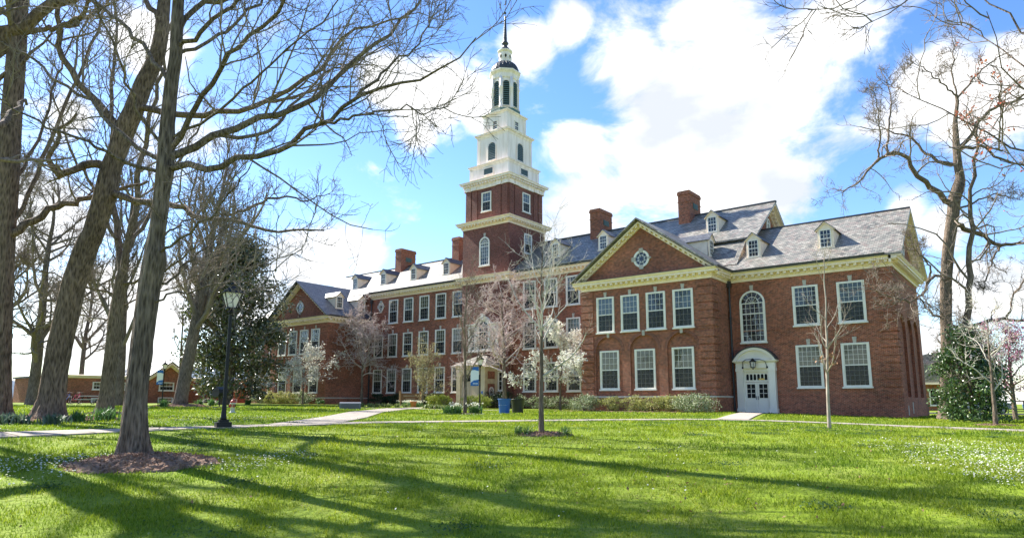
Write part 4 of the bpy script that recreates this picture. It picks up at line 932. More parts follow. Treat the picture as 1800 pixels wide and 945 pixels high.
def traced_tree(name, label, data, seed, tmat, limbmat, twigmat, k1=12, k2=7, k3=4, up=.12, ang=(30, 65), rmin=.006, flare=.35, lk=(.42, .42, .45), group=None, skip_low=.25, wob=.3, upper=0, ut=.5, ul=.4, smin=.012):
    rng = np.random.default_rng(seed); base = np.array(data['trunk'][0][:3]); base[2] = gz(base[0], base[1]) - .05
    tr = np.array(data['trunk'], float); tr[0, 2] = min(tr[0, 2], base[2] - .1)
    V, F = bumpy_trunk(tr, 60, 18, rng, flare); tm = fast_mesh('trunk', V - base, F, tmat)
    L = [resample(l, 18) for l in data['limbs']]
    if upper:
        q = resample(tr, 18); H = np.linalg.norm(q[-1, :3] - q[0, :3]); ts = np.sort(rng.uniform(ut, .95, upper))
        for j, t in enumerate(ts):
            x = t * 17; i = int(x); p = q[i] + (q[i + 1] - q[i]) * (x - i); az = j * 2.4 + rng.uniform(-.4, .4); el = rng.uniform(.35, .8); l = H * ul * (1.25 - .75 * t) * rng.uniform(.75, 1.15); s = np.linspace(0, 1, 18)[:, None]
            d = np.array([[math.cos(az) * math.cos(el), math.sin(az) * math.cos(el), math.sin(el)]]); w = np.cumsum(rng.normal(size=(18, 3)) * .012 * l, 0)
            L.append(np.column_stack([p[None, :3] + d * l * s + w * s + np.array([[0, 0, .15 * l]]) * s ** 2, p[3] * .72 * (1 - .85 * s)]))
    for q in L: q[1:-1, :3] += rng.normal(size=(16, 3)) * np.minimum(.03 + q[1:-1, 3:4] * .25, .09)
    lms = []
    for q in L:
        V, F = tubes(q[None, :, :3], q[None, :, 3], 9); lms.append(fast_mesh('limb', V - base, F, limbmat))
    P = np.stack([q[:, :3] for q in L]); R = np.stack([q[:, 3] for q in L])
    P1, R1 = spawn(P, R, k1, rng, lk[0], skip_low, 1, ang, up, 8, .42, smin, wob)
    P2, R2 = spawn(P1, R1, k2, rng, lk[1], .15, 1, ang, up * .8, 6, .55, rmin * 1.2, wob, .35)
    P3, R3 = spawn(P2, R2, k3, rng, lk[2], .15, 1, ang, up * .6, 4, .6, rmin, wob, .22)
    cm = multi_tube_mesh('crown', [(P1 - base, R1, 6), (P2 - base, R2, 4), (P3 - base, R3, 3)], twigmat)
    return tree_object(name, label, group, base, tm, lms, cm)
def free_tree(name, label, base, H, r, seed, mat, twig, clear=.25, spread=.45, k=(14, 10, 7, 4), up=.25, lean=(0, 0), group=None, ang=(35, 60), rmin=.01, forks=1, leafy=None, wob=.3, cat='tree', flare=.25, sides=10, droop=0.0, conical=False, stems=1):
    rng = np.random.default_rng(seed); b = np.array([base[0], base[1], gz(base[0], base[1]) - .05])
    Ls = []
    for s in range(stems):
        m = 14; t = np.linspace(0, 1, m); off = np.array([0, 0]) if stems == 1 else rng.normal(size=2) * H * .16
        P = np.column_stack([lean[0] * t * H + off[0] * t ** 1.3 + np.cumsum(rng.normal(size=m)) * .006 * H * t, lean[1] * t * H + off[1] * t ** 1.3 + np.cumsum(rng.normal(size=m)) * .006 * H * t, t * H * (1 if s == 0 else rng.uniform(.75, .95))])
        Ls.append(np.column_stack([P, r * (1 - .9 * t) ** .8]))
    Vs = []; Fs = []; o = 0
    for q in Ls:
        V, F = bumpy_trunk(q, 30, sides, rng, flare); Vs.append(V); Fs.append(F + o); o += len(V)
    tm = fast_mesh('trunk', np.concatenate(Vs), np.concatenate(Fs), mat)
    P = np.stack([q[:, :3] for q in Ls]); R = np.stack([q[:, 3] for q in Ls])
    P1, R1 = spawn(P, R, k[0], rng, spread, clear, .98, ang, up, 9, .55, rmin * 1.6, wob, droop=droop)
    P2, R2 = spawn(P1, R1, k[1], rng, .5, .15, 1, ang, up * .7, 6, .55, rmin * 1.2, wob, droop=droop)
    gr = [(P1, R1, 6), (P2, R2, 4)]; last = P2
    if k[2]:
        P3, R3 = spawn(P2, R2, k[2], rng, .5, .15, 1, ang, up * .5, 4, .6, rmin, wob, droop=droop); gr.append((P3, R3, 3)); last = P3
        if k[3]:
            P4, R4 = spawn(P3, R3, k[3], rng, .55, .1, 1, ang, up * .4, 3, .6, rmin * .9, wob, .15, droop=droop); gr.append((P4, R4, 3)); last = P4
    cm = multi_tube_mesh('crown', gr, twig)
    t = tree_object(name, label, group, b, tm, [], cm, cat)
    return t, last, rng
def leaf_quads(C, size, rng, flat=0.0, aspect=.55):
    """one leaf-shaped quad (kite) at every centre"""
    n = len(C); N = unit(rng.normal(size=(n, 3)) + np.array([0, 0, flat])); A = unit(np.cross(N, rng.normal(size=(n, 3)))); B = np.cross(N, A)
    s = (size * rng.uniform(.6, 1.25, n))[:, None]
    V = np.stack([C - A * s * .5, C + B * s * aspect * .5 + N * s * .06, C + A * s * .5, C - B * s * aspect * .5 + N * s * .06], 1).reshape(-1, 3)
    return V, np.arange(4 * n).reshape(n, 4)
def blob_points(n, c, rad, rng, shell=.55):
    """points in an ellipsoid, denser towards its surface, broken into clumps"""
    k = max(6, n // 60); cl = unit(rng.normal(size=(k, 3))) * (rng.uniform(shell, 1.0, (k, 1)))
    i = rng.integers(0, k, n); p = cl[i] + rng.normal(size=(n, 3)) * .16
    return np.array(c) + p * np.array(rad)

M_MAG = leafmat('evergreen_leaves', [(.035, .055, .02), (.075, .095, .035), (.15, .15, .075), (.24, .20, .13)], .26, .7, .1)
M_HOLLY = leafmat('holly_leaves', [(.018, .05, .012), (.04, .09, .02), (.075, .13, .035), (.13, .19, .07)], .32, .6, .12)
M_BLOSSOM = leafmat('white_blossom', [(.70, .70, .60), (.80, .80, .74), (.62, .62, .48)], .7, .2, .35)
M_PINK = leafmat('pink_blossom', [(.60, .20, .36), (.72, .30, .46), (.66, .36, .48)], .7, .2, .35)
M_RED = leafmat('red_buds', [(.62, .14, .09), (.75, .26, .17), (.60, .25, .12)], .7, .2, .3)
M_BUD = leafmat('yellow_green_buds', [(.40, .40, .14), (.5, .46, .22), (.35, .33, .14)], .7, .2, .3)
M_YEW = leafmat('yew_leaves', [(.14, .20, .02), (.24, .30, .03), (.36, .40, .05), (.45, .47, .09)], .55, .3, .2)
M_DKSH = leafmat('dark_shrub_leaves', [(.012, .03, .012), (.025, .05, .02), (.04, .07, .025)], .45, .4, .15)
M_GRYSH = leafmat('grey_shrub_leaves', [(.11, .16, .06), (.20, .26, .11), (.34, .38, .21), (.50, .49, .36)], .55, .4, .15)
M_LIME = leafmat('lime_hedge_leaves', [(.24, .28, .06), (.36, .38, .10), (.46, .45, .17), (.34, .28, .15)], .6, .3, .3)
M_IRIS = leafmat('strap_leaves', [(.05, .12, .03), (.08, .17, .04), (.13, .23, .07)], .45, .4, .3)
M_IRISB = leafmat('bluish_strap_leaves', [(.06, .10, .065), (.09, .14, .085), (.14, .19, .12)], .45, .4, .3)
M_LIRI = leafmat('variegated_strap_leaves', [(.09, .15, .03), (.18, .23, .06), (.34, .36, .16)], .5, .4, .3)

